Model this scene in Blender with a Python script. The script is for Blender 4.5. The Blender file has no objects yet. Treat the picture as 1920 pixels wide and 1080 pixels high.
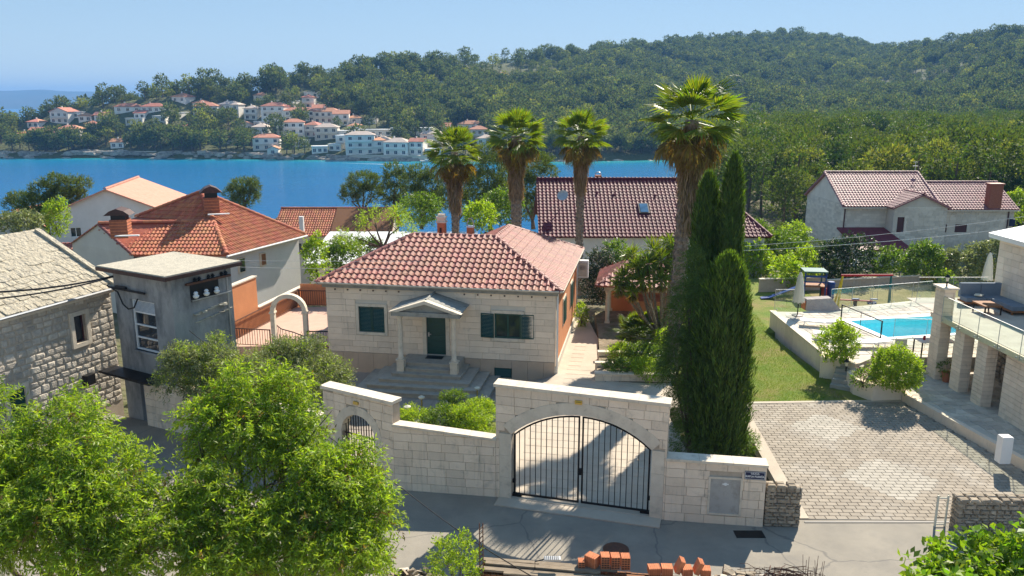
import bpy, math, random
import numpy as np
from mathutils import Vector, Matrix
R = math.radians
sc = bpy.context.scene
# ---------------------------------------------------------------- camera, sky, sun, exposure
CZ = 12.2
TH = math.atan((540 - 195) / 1500.0)
cam_d = bpy.data.cameras.new('camera')
cam = bpy.data.objects.new('camera', cam_d)
sc.collection.objects.link(cam)
cam_d.sensor_width = 36.0
cam_d.lens = 36.0 * 1500 / 1920
cam_d.clip_start = 0.5
cam_d.clip_end = 20000
cam.location = (0, 0, CZ)
cam.rotation_euler = (math.pi / 2 - TH, 0, 0)
sc.camera = cam
SUN_AZ, SUN_EL = R(29.0), R(39.5)      # azimuth from +Y towards +X
w = bpy.data.worlds.new('World')
sc.world = w
w.use_nodes = True
wn = w.node_tree.nodes
bg = wn['Background']
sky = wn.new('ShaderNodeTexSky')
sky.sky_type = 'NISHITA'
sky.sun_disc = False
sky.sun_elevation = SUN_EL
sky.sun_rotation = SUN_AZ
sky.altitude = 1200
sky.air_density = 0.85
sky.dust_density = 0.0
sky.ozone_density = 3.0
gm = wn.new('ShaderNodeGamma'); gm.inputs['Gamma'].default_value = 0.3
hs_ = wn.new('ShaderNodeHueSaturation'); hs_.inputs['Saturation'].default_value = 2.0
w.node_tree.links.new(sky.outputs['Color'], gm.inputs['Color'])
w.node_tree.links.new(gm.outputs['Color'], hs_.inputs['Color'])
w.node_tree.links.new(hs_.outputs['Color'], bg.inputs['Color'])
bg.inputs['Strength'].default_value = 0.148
sd = bpy.data.lights.new('sun', 'SUN')
sd.energy = 2.95
sd.angle = R(0.55)
sd.color = (1.0, 0.91, 0.77)
sun = bpy.data.objects.new('sun', sd)
sc.collection.objects.link(sun)
sun.location = (40, 80, 90)
sv = Vector((math.sin(SUN_AZ) * math.cos(SUN_EL), math.cos(SUN_AZ) * math.cos(SUN_EL), math.sin(SUN_EL)))
sun.rotation_euler = sv.to_track_quat('Z', 'Y').to_euler()
sc.view_settings.view_transform = 'Standard'
sc.view_settings.look = 'None'
sc.view_settings.gamma = 1
sc.view_settings.use_curve_mapping = False
sc.view_settings.exposure = 1.68
sc.cycles.max_bounces = 8
sc.cycles.transparent_max_bounces = 12
sc.cycles.use_denoising = True

# ---------------------------------------------------------------- helpers
col = sc.collection
S_, C_ = math.sin(TH), math.cos(TH)
def ray(px, py):
    u = (px - 960) / 1500.0; v = (540 - py) / 1500.0
    return u, C_ + v * S_, -S_ + v * C_
def G(px, py, z=0.0):
    r = ray(px, py); t = (z - CZ) / r[2]
    return (r[0] * t, r[1] * t, z)
def AT(px, py, Y):
    r = ray(px, py); t = Y / r[1]
    return (r[0] * t, Y, CZ + r[2] * t)

def new_mesh(name, V, F, mats, mi=None, smooth=False):
    m = bpy.data.meshes.new(name)
    m.from_pydata([tuple(v) for v in V], [], F)
    for k in mats: m.materials.append(k)
    if mi is not None:
        m.polygons.foreach_set('material_index', mi)
    if smooth:
        m.polygons.foreach_set('use_smooth', [True] * len(m.polygons))
    m.update()
    return m

def quads_mesh(name, V, mats, mi=None, smooth=False):
    """V: (n,4,3) array of independent quads"""
    n = len(V)
    m = bpy.data.meshes.new(name)
    m.vertices.add(n * 4)
    m.vertices.foreach_set('co', np.asarray(V, dtype=np.float32).reshape(-1))
    m.loops.add(n * 4)
    m.loops.foreach_set('vertex_index', np.arange(n * 4, dtype=np.int32))
    m.polygons.add(n)
    m.polygons.foreach_set('loop_start', np.arange(n, dtype=np.int32) * 4)
    try: m.polygons.foreach_set('loop_total', np.full(n, 4, dtype=np.int32))
    except Exception: pass
    for k in mats: m.materials.append(k)
    if mi is not None: m.polygons.foreach_set('material_index', np.asarray(mi, dtype=np.int32))
    m.update(calc_edges=True)
    return m

class MB:
    def __init__(s): s.v = []; s.f = []; s.m = []
    def add(s, V, F, mi=0):
        n = len(s.v); s.v += [tuple(p) for p in V]
        s.f += [tuple(i + n for i in f) for f in F]; s.m += [mi] * len(F); return s
    def box(s, x0, y0, z0, x1, y1, z1, mi=0, rz=0, piv=None):
        V = [(x0, y0, z0), (x1, y0, z0), (x1, y1, z0), (x0, y1, z0), (x0, y0, z1), (x1, y0, z1), (x1, y1, z1), (x0, y1, z1)]
        if rz:
            px, py = piv if piv else ((x0 + x1) / 2, (y0 + y1) / 2); c, sn = math.cos(rz), math.sin(rz)
            V = [(px + (a - px) * c - (b - py) * sn, py + (a - px) * sn + (b - py) * c, z) for a, b, z in V]
        return s.add(V, [(0, 3, 2, 1), (4, 5, 6, 7), (0, 1, 5, 4), (1, 2, 6, 5), (2, 3, 7, 6), (3, 0, 4, 7)], mi)
    def prism(s, poly, z0, z1, mi=0):
        n = len(poly)
        a = sum(poly[i][0] * poly[(i + 1) % n][1] - poly[(i + 1) % n][0] * poly[i][1] for i in range(n))
        if a < 0: poly = poly[::-1]
        V = [(p[0], p[1], z0) for p in poly] + [(p[0], p[1], z1 if not isinstance(z1, (list, tuple)) else z1[i]) for i, p in enumerate(poly)]
        F = [tuple(range(n))[::-1], tuple(range(n, 2 * n))] + [(i, (i + 1) % n, n + (i + 1) % n, n + i) for i in range(n)]
        return s.add(V, F, mi)
    def slab(s, pts, t, mi=0):
        """solid from planar 3D polygon, thickness t below along the normal"""
        P = [Vector(p) for p in pts]
        nrm = Vector((0, 0, 0))
        for i in range(len(P)):
            a, b = P[i], P[(i + 1) % len(P)]
            nrm += a.cross(b)
        nrm.normalize()
        if nrm.z < 0: P = P[::-1]; nrm = -nrm
        n = len(P)
        Q = [p - nrm * t for p in P]
        return s.add(P + Q, [tuple(range(n)), tuple(range(n, 2 * n))[::-1]] + [(i, n + i, n + (i + 1) % n, (i + 1) % n) for i in range(n)], mi)
    def yprism(s, poly, y0, y1, mi=0):
        """poly in (x,z), extruded in y"""
        n = len(poly)
        a = sum(poly[i][0] * poly[(i + 1) % n][1] - poly[(i + 1) % n][0] * poly[i][1] for i in range(n))
        if a < 0: poly = poly[::-1]
        V = [(p[0], y0, p[1]) for p in poly] + [(p[0], y1, p[1]) for p in poly]
        F = [tuple(range(n)), tuple(range(n, 2 * n))[::-1]] + [(i, n + i, n + (i + 1) % n, (i + 1) % n) for i in range(n)]
        return s.add(V, F, mi)
    def tube(s, pts, r, n=6, mi=0, caps=True):
        P = [Vector(p) for p in pts]
        rs = r if isinstance(r, (list, tuple)) else [r] * len(P)
        base = len(s.v); V = []
        for i, p in enumerate(P):
            d = (P[min(i + 1, len(P) - 1)] - P[max(i - 1, 0)])
            if d.length < 1e-9: d = Vector((0, 0, 1))
            d.normalize()
            a = d.cross(Vector((0, 0, 1)) if abs(d.z) < .9 else Vector((1, 0, 0))).normalized(); b = d.cross(a)
            for k in range(n):
                t = 2 * math.pi * k / n
                V.append(p + (a * math.cos(t) + b * math.sin(t)) * rs[i])
        F = []
        for i in range(len(P) - 1):
            for k in range(n):
                F.append((i * n + k, i * n + (k + 1) % n, (i + 1) * n + (k + 1) % n, (i + 1) * n + k))
        if caps:
            F.append(tuple(range(n))[::-1]); F.append(tuple((len(P) - 1) * n + k for k in range(n)))
        return s.add(V, F, mi)
    def lathe(s, prof, n=12, c=(0, 0, 0), mi=0):
        V = []; F = []
        for r, z in prof:
            for k in range(n):
                t = 2 * math.pi * k / n; V.append((c[0] + r * math.cos(t), c[1] + r * math.sin(t), c[2] + z))
        for i in range(len(prof) - 1):
            for k in range(n): F.append((i * n + k, i * n + (k + 1) % n, (i + 1) * n + (k + 1) % n, (i + 1) * n + k))
        F.append(tuple(range(n))[::-1]); F.append(tuple((len(prof) - 1) * n + k for k in range(n)))
        return s.add(V, F, mi)
    def mesh(s, name, mats, smooth=False):
        if not isinstance(mats, (list, tuple)): mats = [mats]
        return new_mesh(name, s.v, s.f, mats, s.m, smooth)

def link(name, mesh, parent=None, loc=None, rz=0.0, scale=None, kind=None, label=None):
    o = bpy.data.objects.new(name, mesh)
    col.objects.link(o)
    if parent: o.parent = parent
    if loc is not None: o.location = loc
    if rz: o.rotation_euler = (0, 0, rz)
    if scale is not None: o.scale = scale
    if kind: o['kind'] = kind
    if label: o['label'] = label
    return o
def part(name, mb, m, parent, smooth=False, kind=None, label=None, loc=None, rz=0.0):
    return link(name, mb.mesh(name, m, smooth), parent, kind=kind, label=label, loc=loc, rz=rz)
def thing(name, label, cat, loc=(0, 0, 0), rz=0.0, group=None):
    o = bpy.data.objects.new(name, None); col.objects.link(o)
    o.location = loc; o.rotation_euler = (0, 0, rz); o['label'] = label; o['category'] = cat
    if group: o['group'] = group
    return o
def tag(o, label, cat, group=None):
    o['label'] = label; o['category'] = cat
    if group: o['group'] = group
    return o
def struct(name, mb, m, smooth=False):
    o = link(name, mb.mesh(name, m, smooth)); o['kind'] = 'structure'; return o
def dup(root, loc, rz=0.0, label=None, scale=None, group=None):
    r = root.copy(); col.objects.link(r); r.location = loc; r.rotation_euler = (0, 0, rz)
    if label: r['label'] = label
    if group: r['group'] = group
    if scale is not None: r.scale = scale
    for ch in list(root.children):
        c = ch.copy(); col.objects.link(c); c.parent = r
        for g_ in ch.children:
            d = g_.copy(); col.objects.link(d); d.parent = c
    return r
def loc2(o, ang, p):
    """world xy(z) -> local frame of origin o, angle (deg)"""
    a = R(ang); dx, dy = p[0] - o[0], p[1] - o[1]
    q = (dx * math.cos(a) + dy * math.sin(a), -dx * math.sin(a) + dy * math.cos(a))
    return q + tuple(p[2:])

# ---------------------------------------------------------------- materials
def mat(name, c1, c2=None, scale=3.0, rough=.85, rnd=0.0, bump=None, transl=None, metal=0.0, spec=.3, patch=None, hue=0.0, detail=5, streak=None, stretch=None, cracks=False):
    m = bpy.data.materials.new(name); m.use_nodes = True
    nt = m.node_tree; N = nt.nodes; L = nt.links
    b = N['Principled BSDF']
    b.inputs['Roughness'].default_value = rough
    b.inputs['Metallic'].default_value = metal
    try: b.inputs['Specular IOR Level'].default_value = spec
    except Exception: pass
    geo = N.new('ShaderNodeNewGeometry')
    pos = geo.outputs['Position']
    if stretch:
        mp = N.new('ShaderNodeMapping'); mp.inputs['Scale'].default_value = stretch
        L.new(pos, mp.inputs['Vector']); pos = mp.outputs['Vector']
    rgb = N.new('ShaderNodeRGB'); rgb.outputs[0].default_value = (*c1, 1)
    out = rgb.outputs[0]
    if c2:
        nz = N.new('ShaderNodeTexNoise'); nz.inputs['Scale'].default_value = scale; nz.inputs['Detail'].default_value = detail; nz.inputs['Roughness'].default_value = .65
        L.new(pos, nz.inputs['Vector'])
        cr = N.new('ShaderNodeValToRGB'); cr.color_ramp.elements[0].position = .35; cr.color_ramp.elements[1].position = .65
        cr.color_ramp.elements[0].color = (*c1, 1); cr.color_ramp.elements[1].color = (*c2, 1)
        L.new(nz.outputs['Fac'], cr.inputs['Fac']); out = cr.outputs['Color']
    if patch:   # (colour, scale, lo, hi, amount): stains and wear
        nz = N.new('ShaderNodeTexNoise'); nz.inputs['Scale'].default_value = patch[1]; nz.inputs['Detail'].default_value = 8; nz.inputs['Roughness'].default_value = .7
        L.new(pos, nz.inputs['Vector'])
        mr = N.new('ShaderNodeMapRange'); mr.inputs[1].default_value = patch[2]; mr.inputs[2].default_value = patch[3]; mr.inputs[3].default_value = 0; mr.inputs[4].default_value = patch[4]
        L.new(nz.outputs['Fac'], mr.inputs[0])
        mx = N.new('ShaderNodeMix'); mx.data_type = 'RGBA'
        L.new(mr.outputs[0], mx.inputs[0]); L.new(out, mx.inputs[6]); mx.inputs[7].default_value = (*patch[0], 1); out = mx.outputs[2]
    if streak:   # (colour, lo, hi, amount): rain streaks
        mp_ = N.new('ShaderNodeMapping'); mp_.inputs['Scale'].default_value = (3.2, 3.2, .28); L.new(geo.outputs['Position'], mp_.inputs['Vector'])
        nz = N.new('ShaderNodeTexNoise'); nz.inputs['Scale'].default_value = 1.6; nz.inputs['Detail'].default_value = 9; nz.inputs['Roughness'].default_value = .72; L.new(mp_.outputs[0], nz.inputs['Vector'])
        mr = N.new('ShaderNodeMapRange'); mr.inputs[1].default_value = streak[1]; mr.inputs[2].default_value = streak[2]; mr.inputs[3].default_value = 0; mr.inputs[4].default_value = streak[3]; L.new(nz.outputs['Fac'], mr.inputs[0])
        mx = N.new('ShaderNodeMix'); mx.data_type = 'RGBA'; L.new(mr.outputs[0], mx.inputs[0]); L.new(out, mx.inputs[6]); mx.inputs[7].default_value = (*streak[0], 1); out = mx.outputs[2]
    if cracks:
        nz = N.new('ShaderNodeTexNoise'); nz.inputs['Scale'].default_value = 1.1; nz.inputs['Detail'].default_value = 6; L.new(geo.outputs['Position'], nz.inputs['Vector'])
        ma = N.new('ShaderNodeMix'); ma.data_type = 'VECTOR'; ma.inputs[0].default_value = .35; L.new(geo.outputs['Position'], ma.inputs[4]); L.new(nz.outputs['Color'], ma.inputs[5])
        vo = N.new('ShaderNodeTexVoronoi'); vo.feature = 'DISTANCE_TO_EDGE'; vo.inputs['Scale'].default_value = .42; L.new(ma.outputs[1], vo.inputs['Vector'])
        mr = N.new('ShaderNodeMapRange'); mr.inputs[1].default_value = .002; mr.inputs[2].default_value = .009; mr.inputs[3].default_value = .55; mr.inputs[4].default_value = 0; L.new(vo.outputs['Distance'], mr.inputs[0])
        mx = N.new('ShaderNodeMix'); mx.data_type = 'RGBA'; L.new(mr.outputs[0], mx.inputs[0]); L.new(out, mx.inputs[6]); mx.inputs[7].default_value = (.12, .115, .11, 1); out = mx.outputs[2]
        n3 = N.new('ShaderNodeTexNoise'); n3.inputs['Scale'].default_value = 90; n3.inputs['Detail'].default_value = 3; L.new(geo.outputs['Position'], n3.inputs['Vector'])
        m3 = N.new('ShaderNodeMapRange'); m3.inputs[1].default_value = .3; m3.inputs[2].default_value = .7; m3.inputs[3].default_value = .78; m3.inputs[4].default_value = 1.18; L.new(n3.outputs['Fac'], m3.inputs[0])
        h3 = N.new('ShaderNodeHueSaturation'); L.new(m3.outputs[0], h3.inputs['Value']); L.new(out, h3.inputs['Color']); out = h3.outputs['Color']
    if rnd or hue:
        oi = N.new('ShaderNodeObjectInfo')
        ad = N.new('ShaderNodeMath'); ad.operation = 'ADD'; L.new(oi.outputs['Random'], ad.inputs[0]); L.new(geo.outputs['Random Per Island'], ad.inputs[1])
        fr = N.new('ShaderNodeMath'); fr.operation = 'FRACT'; L.new(ad.outputs[0], fr.inputs[0])
        hs = N.new('ShaderNodeHueSaturation')
        mr = N.new('ShaderNodeMapRange'); mr.inputs[3].default_value = 1 - rnd; mr.inputs[4].default_value = 1 + rnd
        L.new(fr.outputs[0], mr.inputs[0]); L.new(mr.outputs[0], hs.inputs['Value'])
        if hue:
            m2 = N.new('ShaderNodeMath'); m2.operation = 'MULTIPLY'; m2.inputs[1].default_value = 7.31; L.new(fr.outputs[0], m2.inputs[0])
            f2 = N.new('ShaderNodeMath'); f2.operation = 'FRACT'; L.new(m2.outputs[0], f2.inputs[0])
            mh = N.new('ShaderNodeMapRange'); mh.inputs[3].default_value = .5 - hue; mh.inputs[4].default_value = .5 + hue
            L.new(f2.outputs[0], mh.inputs[0]); L.new(mh.outputs[0], hs.inputs['Hue'])
        L.new(out, hs.inputs['Color']); out = hs.outputs['Color']
    L.new(out, b.inputs['Base Color'])
    if bump:
        nz = N.new('ShaderNodeTexNoise'); nz.inputs['Scale'].default_value = bump[0]; nz.inputs['Detail'].default_value = 6
        L.new(pos, nz.inputs['Vector'])
        bp = N.new('ShaderNodeBump'); bp.inputs['Strength'].default_value = bump[1]; bp.inputs['Distance'].default_value = bump[2] if len(bump) > 2 else .02
        L.new(nz.outputs['Fac'], bp.inputs['Height']); L.new(bp.outputs['Normal'], b.inputs['Normal'])
    if transl:
        tr = N.new('ShaderNodeBsdfTranslucent')
        mxc = N.new('ShaderNodeMix'); mxc.data_type = 'RGBA'; mxc.blend_type = 'MULTIPLY'; mxc.inputs[0].default_value = 1
        L.new(out, mxc.inputs[6]); mxc.inputs[7].default_value = (*transl[1], 1)
        L.new(mxc.outputs[2], tr.inputs['Color'])
        ms = N.new('ShaderNodeMixShader'); ms.inputs[0].default_value = transl[0]
        L.new(b.outputs[0], ms.inputs[1]); L.new(tr.outputs[0], ms.inputs[2])
        L.new(ms.outputs[0], N['Material Output'].inputs['Surface'])
    return m

def glass_mat(name, tint, gl=.25, rough=.02):
    m = bpy.data.materials.new(name); m.use_nodes = True
    nt = m.node_tree; N = nt.nodes; L = nt.links
    N.remove(N['Principled BSDF'])
    t = N.new('ShaderNodeBsdfTransparent'); t.inputs['Color'].default_value = (*tint, 1)
    g = N.new('ShaderNodeBsdfGlossy'); g.inputs['Roughness'].default_value = rough
    lw = N.new('ShaderNodeLayerWeight'); lw.inputs['Blend'].default_value = .5
    pw = N.new('ShaderNodeMath'); pw.operation = 'POWER'; pw.inputs[1].default_value = 5; L.new(lw.outputs['Facing'], pw.inputs[0])
    ad = N.new('ShaderNodeMath'); ad.operation = 'MULTIPLY_ADD'; ad.inputs[1].default_value = .6; ad.inputs[2].default_value = gl; L.new(pw.outputs[0], ad.inputs[0])
    mx = N.new('ShaderNodeMixShader'); L.new(ad.outputs[0], mx.inputs[0]); L.new(t.outputs[0], mx.inputs[1]); L.new(g.outputs[0], mx.inputs[2])
    L.new(mx.outputs[0], N['Material Output'].inputs['Surface'])
    return m

M = {}
M['limestone'] = mat('limestone', (.84, .69, .535), (.79, .64, .49), 2.5, .85, rnd=.09, bump=(18, .5, .015), patch=((.40, .34, .26), 2.2, .58, .78, .6), streak=((.42, .36, .28), .56, .74, .55))
M['limestone_wall'] = mat('limestone_wall', (.86, .705, .54), (.80, .65, .49), 2.0, .88, rnd=.10, bump=(16, .6, .018), patch=((.38, .33, .26), 1.9, .56, .74, .65), streak=((.40, .345, .27), .54, .72, .6))
M['mortar'] = mat('mortar', (.50, .42, .33), (.42, .35, .27), 6, .95)
M['plinth'] = mat('plinth', (.55, .42, .31), (.48, .365, .27), 1.5, .85, rnd=.04, bump=(30, .2))
M['step'] = mat('step', (.42, .385, .32), (.35, .32, .27), 3, .85, rnd=.05, bump=(30, .3), patch=((.25, .24, .21), 3, .55, .75, .5))
M['weathered'] = mat('weathered', (.36, .345, .30), (.27, .265, .24), 2.5, .9, bump=(20, .4), patch=((.12, .125, .12), 3.0, .50, .72, .8))
M['coping'] = mat('coping', (.74, .645, .51), (.64, .55, .43), 3, .85, rnd=.05, bump=(20, .3), patch=((.30, .28, .24), 3, .55, .75, .6))
M['tile_red'] = mat('tile_red', (.44, .165, .11), (.34, .115, .078), 6, .6, rnd=.18, bump=(40, .3), hue=.012, spec=.5, patch=((.20, .13, .10), 1.3, .58, .74, .45))
M['tile_ridge'] = mat('tile_ridge', (.29, .09, .065), (.21, .06, .045), 5, .55, rnd=.15, bump=(40, .3), spec=.5)
M['tile_orange'] = mat('tile_orange', (.52, .185, .085), (.40, .125, .06), 3, .7, rnd=.2, bump=(30, .3), hue=.012, patch=((.20, .10, .06), 1.0, .55, .72, .6))
M['tile_maroon'] = mat('tile_maroon', (.17, .03, .04), (.11, .02, .03), 3, .6, rnd=.2, bump=(30, .2), spec=.25)
M['tile_dusty'] = mat('tile_dusty', (.36, .155, .15), (.26, .10, .10), 3, .55, rnd=.25, bump=(30, .2), spec=.5)
M['roof_pink'] = mat('roof_pink', (.62, .31, .22), (.55, .25, .17), 3, .8, bump=(12, .4))
M['roof_far'] = mat('roof_far', (.58, .26, .16), (.48, .20, .12), .4, .8, rnd=.18, bump=(5, .4, .1), hue=.015)
M['roof_far_pale'] = mat('roof_far_pale', (.60, .48, .40), (.52, .41, .33), .4, .8, rnd=.1, bump=(5, .4, .1))
M['wall_white'] = mat('wall_white', (.72, .70, .68), (.66, .64, .62), 1.2, .9, bump=(20, .15), patch=((.50, .48, .45), 1.0, .6, .8, .5))
M['wall_cream'] = mat('wall_cream', (.66, .60, .50), (.60, .54, .45), 1, .9, bump=(20, .15), patch=((.45, .42, .36), 1.2, .58, .8, .6))
M['wall_far'] = mat('wall_far', (.86, .81, .72), (.78, .73, .64), .3, .9, rnd=.12)
M['wall_far_stone'] = mat('wall_far_stone', (.74, .67, .56), (.64, .57, .47), .8, .9, rnd=.12)
M['wall_orange'] = mat('wall_orange', (.64, .27, .12), (.58, .235, .10), 1.5, .9, bump=(25, .2))
M['green_paint'] = mat('green_paint', (.004, .055, .045), None, rough=.4, spec=.5)
M['brown_paint'] = mat('brown_paint', (.085, .03, .028), None, rough=.5)
M['dark'] = mat('dark', (.012, .013, .015), None, rough=.3)
M['iron'] = mat('iron', (.012, .012, .014), (.02, .018, .016), 10, .5, metal=.3)
M['rust'] = mat('rust', (.16, .07, .04), (.09, .05, .035), 12, .9, bump=(40, .4))
M['galv'] = mat('galv', (.45, .46, .47), (.38, .39, .40), 3, .4, metal=.6)
M['white_paint'] = mat('white_paint', (.78, .78, .76), None, rough=.5)
M['render_grey'] = mat('render_grey', (.37, .365, .35), (.26, .26, .255), 1.3, .92, bump=(14, .5, .02), patch=((.085, .09, .095), .9, .45, .66, .85), stretch=(1, 1, .45))
M['slab_roof'] = mat('slab_roof', (.52, .47, .37), (.42, .38, .30), 5, .95, bump=(14, .7, .04), patch=((.30, .28, .23), 3, .5, .7, .7))
M['lime_slab'] = mat('lime_slab', (.50, .445, .34), (.40, .35, .26), 4, .95, rnd=.04, bump=(7, 1, .12), patch=((.30, .27, .22), 2.4, .52, .68, .7))
M['rubble_stone'] = mat('rubble_stone', (.58, .52, .43), (.42, .375, .32), 5, .95, rnd=.2, bump=(18, .8, .03), patch=((.50, .42, .30), 1.5, .55, .7, .5))
M['dry_stone'] = mat('dry_stone', (.40, .335, .25), (.27, .215, .155), 5, .95, rnd=.25, bump=(25, .8, .03), patch=((.52, .34, .14), 3, .58, .72, .5))
M['asphalt'] = mat('asphalt', (.325, .29, .235), (.26, .235, .195), .8, .95, bump=(60, .6, .012), patch=((.17, .16, .15), .55, .52, .75, .6), cracks=True)
M['concrete'] = mat('concrete', (.54, .46, .36), (.47, .395, .31), 1.2, .92, rnd=.03, bump=(50, .3, .01), patch=((.33, .29, .24), .7, .55, .75, .5))
M['forecourt'] = mat('forecourt', (.36, .305, .255), (.30, .26, .22), 1.5, .9, rnd=.06, bump=(40, .3, .01))
M['terracotta_floor'] = mat('terracotta_floor', (.62, .42, .32), (.56, .37, .28), 2, .85, rnd=.05)
M['paver'] = mat('paver', (.36, .31, .245), (.31, .265, .21), 1.3, .92, rnd=.10, bump=(40, .5, .01), patch=((.46, .43, .38), .5, .5, .7, .5))
M['joint'] = mat('joint', (.25, .215, .17), (.20, .17, .135), 3, .95)
M['crazy'] = mat('crazy', (.60, .55, .46), (.48, .43, .36), 1.3, .9, rnd=.16, bump=(20, .4, .01))
M['earth'] = mat('earth', (.30, .24, .165), (.20, .16, .105), 2, .98, bump=(8, 1, .08), patch=((.10, .12, .04), .6, .5, .6, .8))
M['lawn'] = mat('lawn', (.13, .21, .022), (.22, .235, .045), .9, .95, bump=(60, 1, .04), patch=((.31, .215, .10), .38, .5, .66, .8))
M['dry_lawn'] = mat('dry_lawn', (.30, .24, .10), (.20, .18, .07), .7, .95, bump=(50, 1, .04), patch=((.12, .13, .04), .3, .5, .65, .8))
M['grass_blade'] = mat('grass_blade', (.20, .27, .03), None, rough=.8, rnd=.35, hue=.03, transl=(.35, (1.3, 1.4, .6)))
M['wood'] = mat('wood', (.34, .27, .19), (.20, .155, .11), 4, .85, rnd=.25, bump=(30, .4), stretch=(1, 8, 8))
M['wood_brown'] = mat('wood_brown', (.30, .13, .05), (.20, .08, .03), 4, .7, rnd=.2, bump=(30, .4), stretch=(8, 8, 1))
M['hollow_brick'] = mat('hollow_brick', (.60, .22, .10), (.50, .17, .075), 8, .85, rnd=.12, bump=(40, .3))
M['brick'] = mat('brick', (.36, .13, .075), (.25, .085, .05), 8, .9, rnd=.2, bump=(30, .5))
M['bark'] = mat('bark', (.15, .11, .08), (.08, .06, .045), 8, .95, bump=(14, 1, .04), stretch=(1, 1, .3))
M['palm_bark'] = mat('palm_bark', (.30, .245, .19), (.16, .125, .095), 9, .95, bump=(10, 1, .08))
M['canvas'] = mat('canvas', (.70, .66, .53), (.64, .60, .48), 3, .9, bump=(8, .5, .03))
M['grey_fabric'] = mat('grey_fabric', (.20, .24, .29), (.17, .205, .25), 4, .95, bump=(60, .4))
M['plastic_blue'] = mat('plastic_blue', (.01, .05, .22), None, rough=.4)
M['plastic_red'] = mat('plastic_red', (.40, .02, .025), None, rough=.4)
M['plastic_yellow'] = mat('plastic_yellow', (.62, .44, .02), None, rough=.4)
M['plastic_green'] = mat('plastic_green', (.02, .12, .10), None, rough=.4)
M['pot'] = mat('pot', (.42, .15, .07), None, rough=.8)
M['glass'] = glass_mat('glass', (.93, .975, .96), .04)
M['pane'] = mat('pane', (.02, .03, .04), None, rough=.05, spec=1.0)
M['pane_painted_sky'] = mat('pane_painted_sky', (.10, .22, .36), (.05, .12, .2), 2, .08, spec=1.0)  # blue of a sky reflection put into the base colour
M['sign_blue'] = mat('sign_blue', (.012, .02, .065), None, rough=.35)
M['brass'] = mat('brass', (.55, .42, .12), None, rough=.35, metal=.8)
M['copper'] = mat('copper', (.10, .045, .035), (.05, .03, .025), 8, .6)
def leafmat(name, c, hue=.02, rnd=.3, tl=.45, tc=(1.5, 1.6, .55), rough=.5, spec=.4):
    return mat(name, c, None, rough=rough, rnd=rnd, hue=hue, transl=(tl, tc), spec=spec)
M['leaf_peach'] = leafmat('leaf_peach', (.25, .34, .03), .022, .35, .5)
M['leaf_fig'] = leafmat('leaf_fig', (.15, .25, .02), .02, .3, .5)
M['leaf_olive'] = leafmat('leaf_olive', (.20, .235, .095), .015, .35, .35, (1.3, 1.3, .8))
M['leaf_bush'] = leafmat('leaf_bush', (.125, .195, .025), .02, .35, .42)
M['leaf_bright'] = leafmat('leaf_bright', (.26, .35, .028), .02, .35, .5)
M['leaf_dark'] = leafmat('leaf_dark', (.03, .06, .015), .02, .35, .3)
M['leaf_cypress'] = leafmat('leaf_cypress', (.075, .125, .018), .02, .4, .25, (1.6, 1.8, .5), .7)
M['leaf_cypress_tip'] = leafmat('leaf_cypress_tip', (.15, .235, .025), .02, .3, .4)
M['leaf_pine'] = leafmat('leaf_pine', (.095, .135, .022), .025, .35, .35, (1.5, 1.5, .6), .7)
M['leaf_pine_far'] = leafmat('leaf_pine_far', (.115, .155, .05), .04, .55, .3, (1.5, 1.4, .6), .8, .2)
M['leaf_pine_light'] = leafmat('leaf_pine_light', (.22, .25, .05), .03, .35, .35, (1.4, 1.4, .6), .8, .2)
M['leaf_palm'] = leafmat('leaf_palm', (.13, .19, .02), .03, .3, .45, (1.7, 1.6, .4), .45, .6)
M['leaf_palm_old'] = leafmat('leaf_palm_old', (.17, .13, .03), .03, .35, .4, (1.6, 1.3, .4), .6)
M['leaf_dead'] = mat('leaf_dead', (.32, .23, .135), None, rough=.9, rnd=.35, hue=.012, transl=(.2, (1.2, 1.0, .6)))
M['leaf_flower'] = mat('leaf_flower', (.42, .36, .30), None, rough=.8, rnd=.3, hue=.02)
M['pink_flower'] = mat('pink_flower', (.7, .35, .4), None, rough=.8, rnd=.2)

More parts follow.
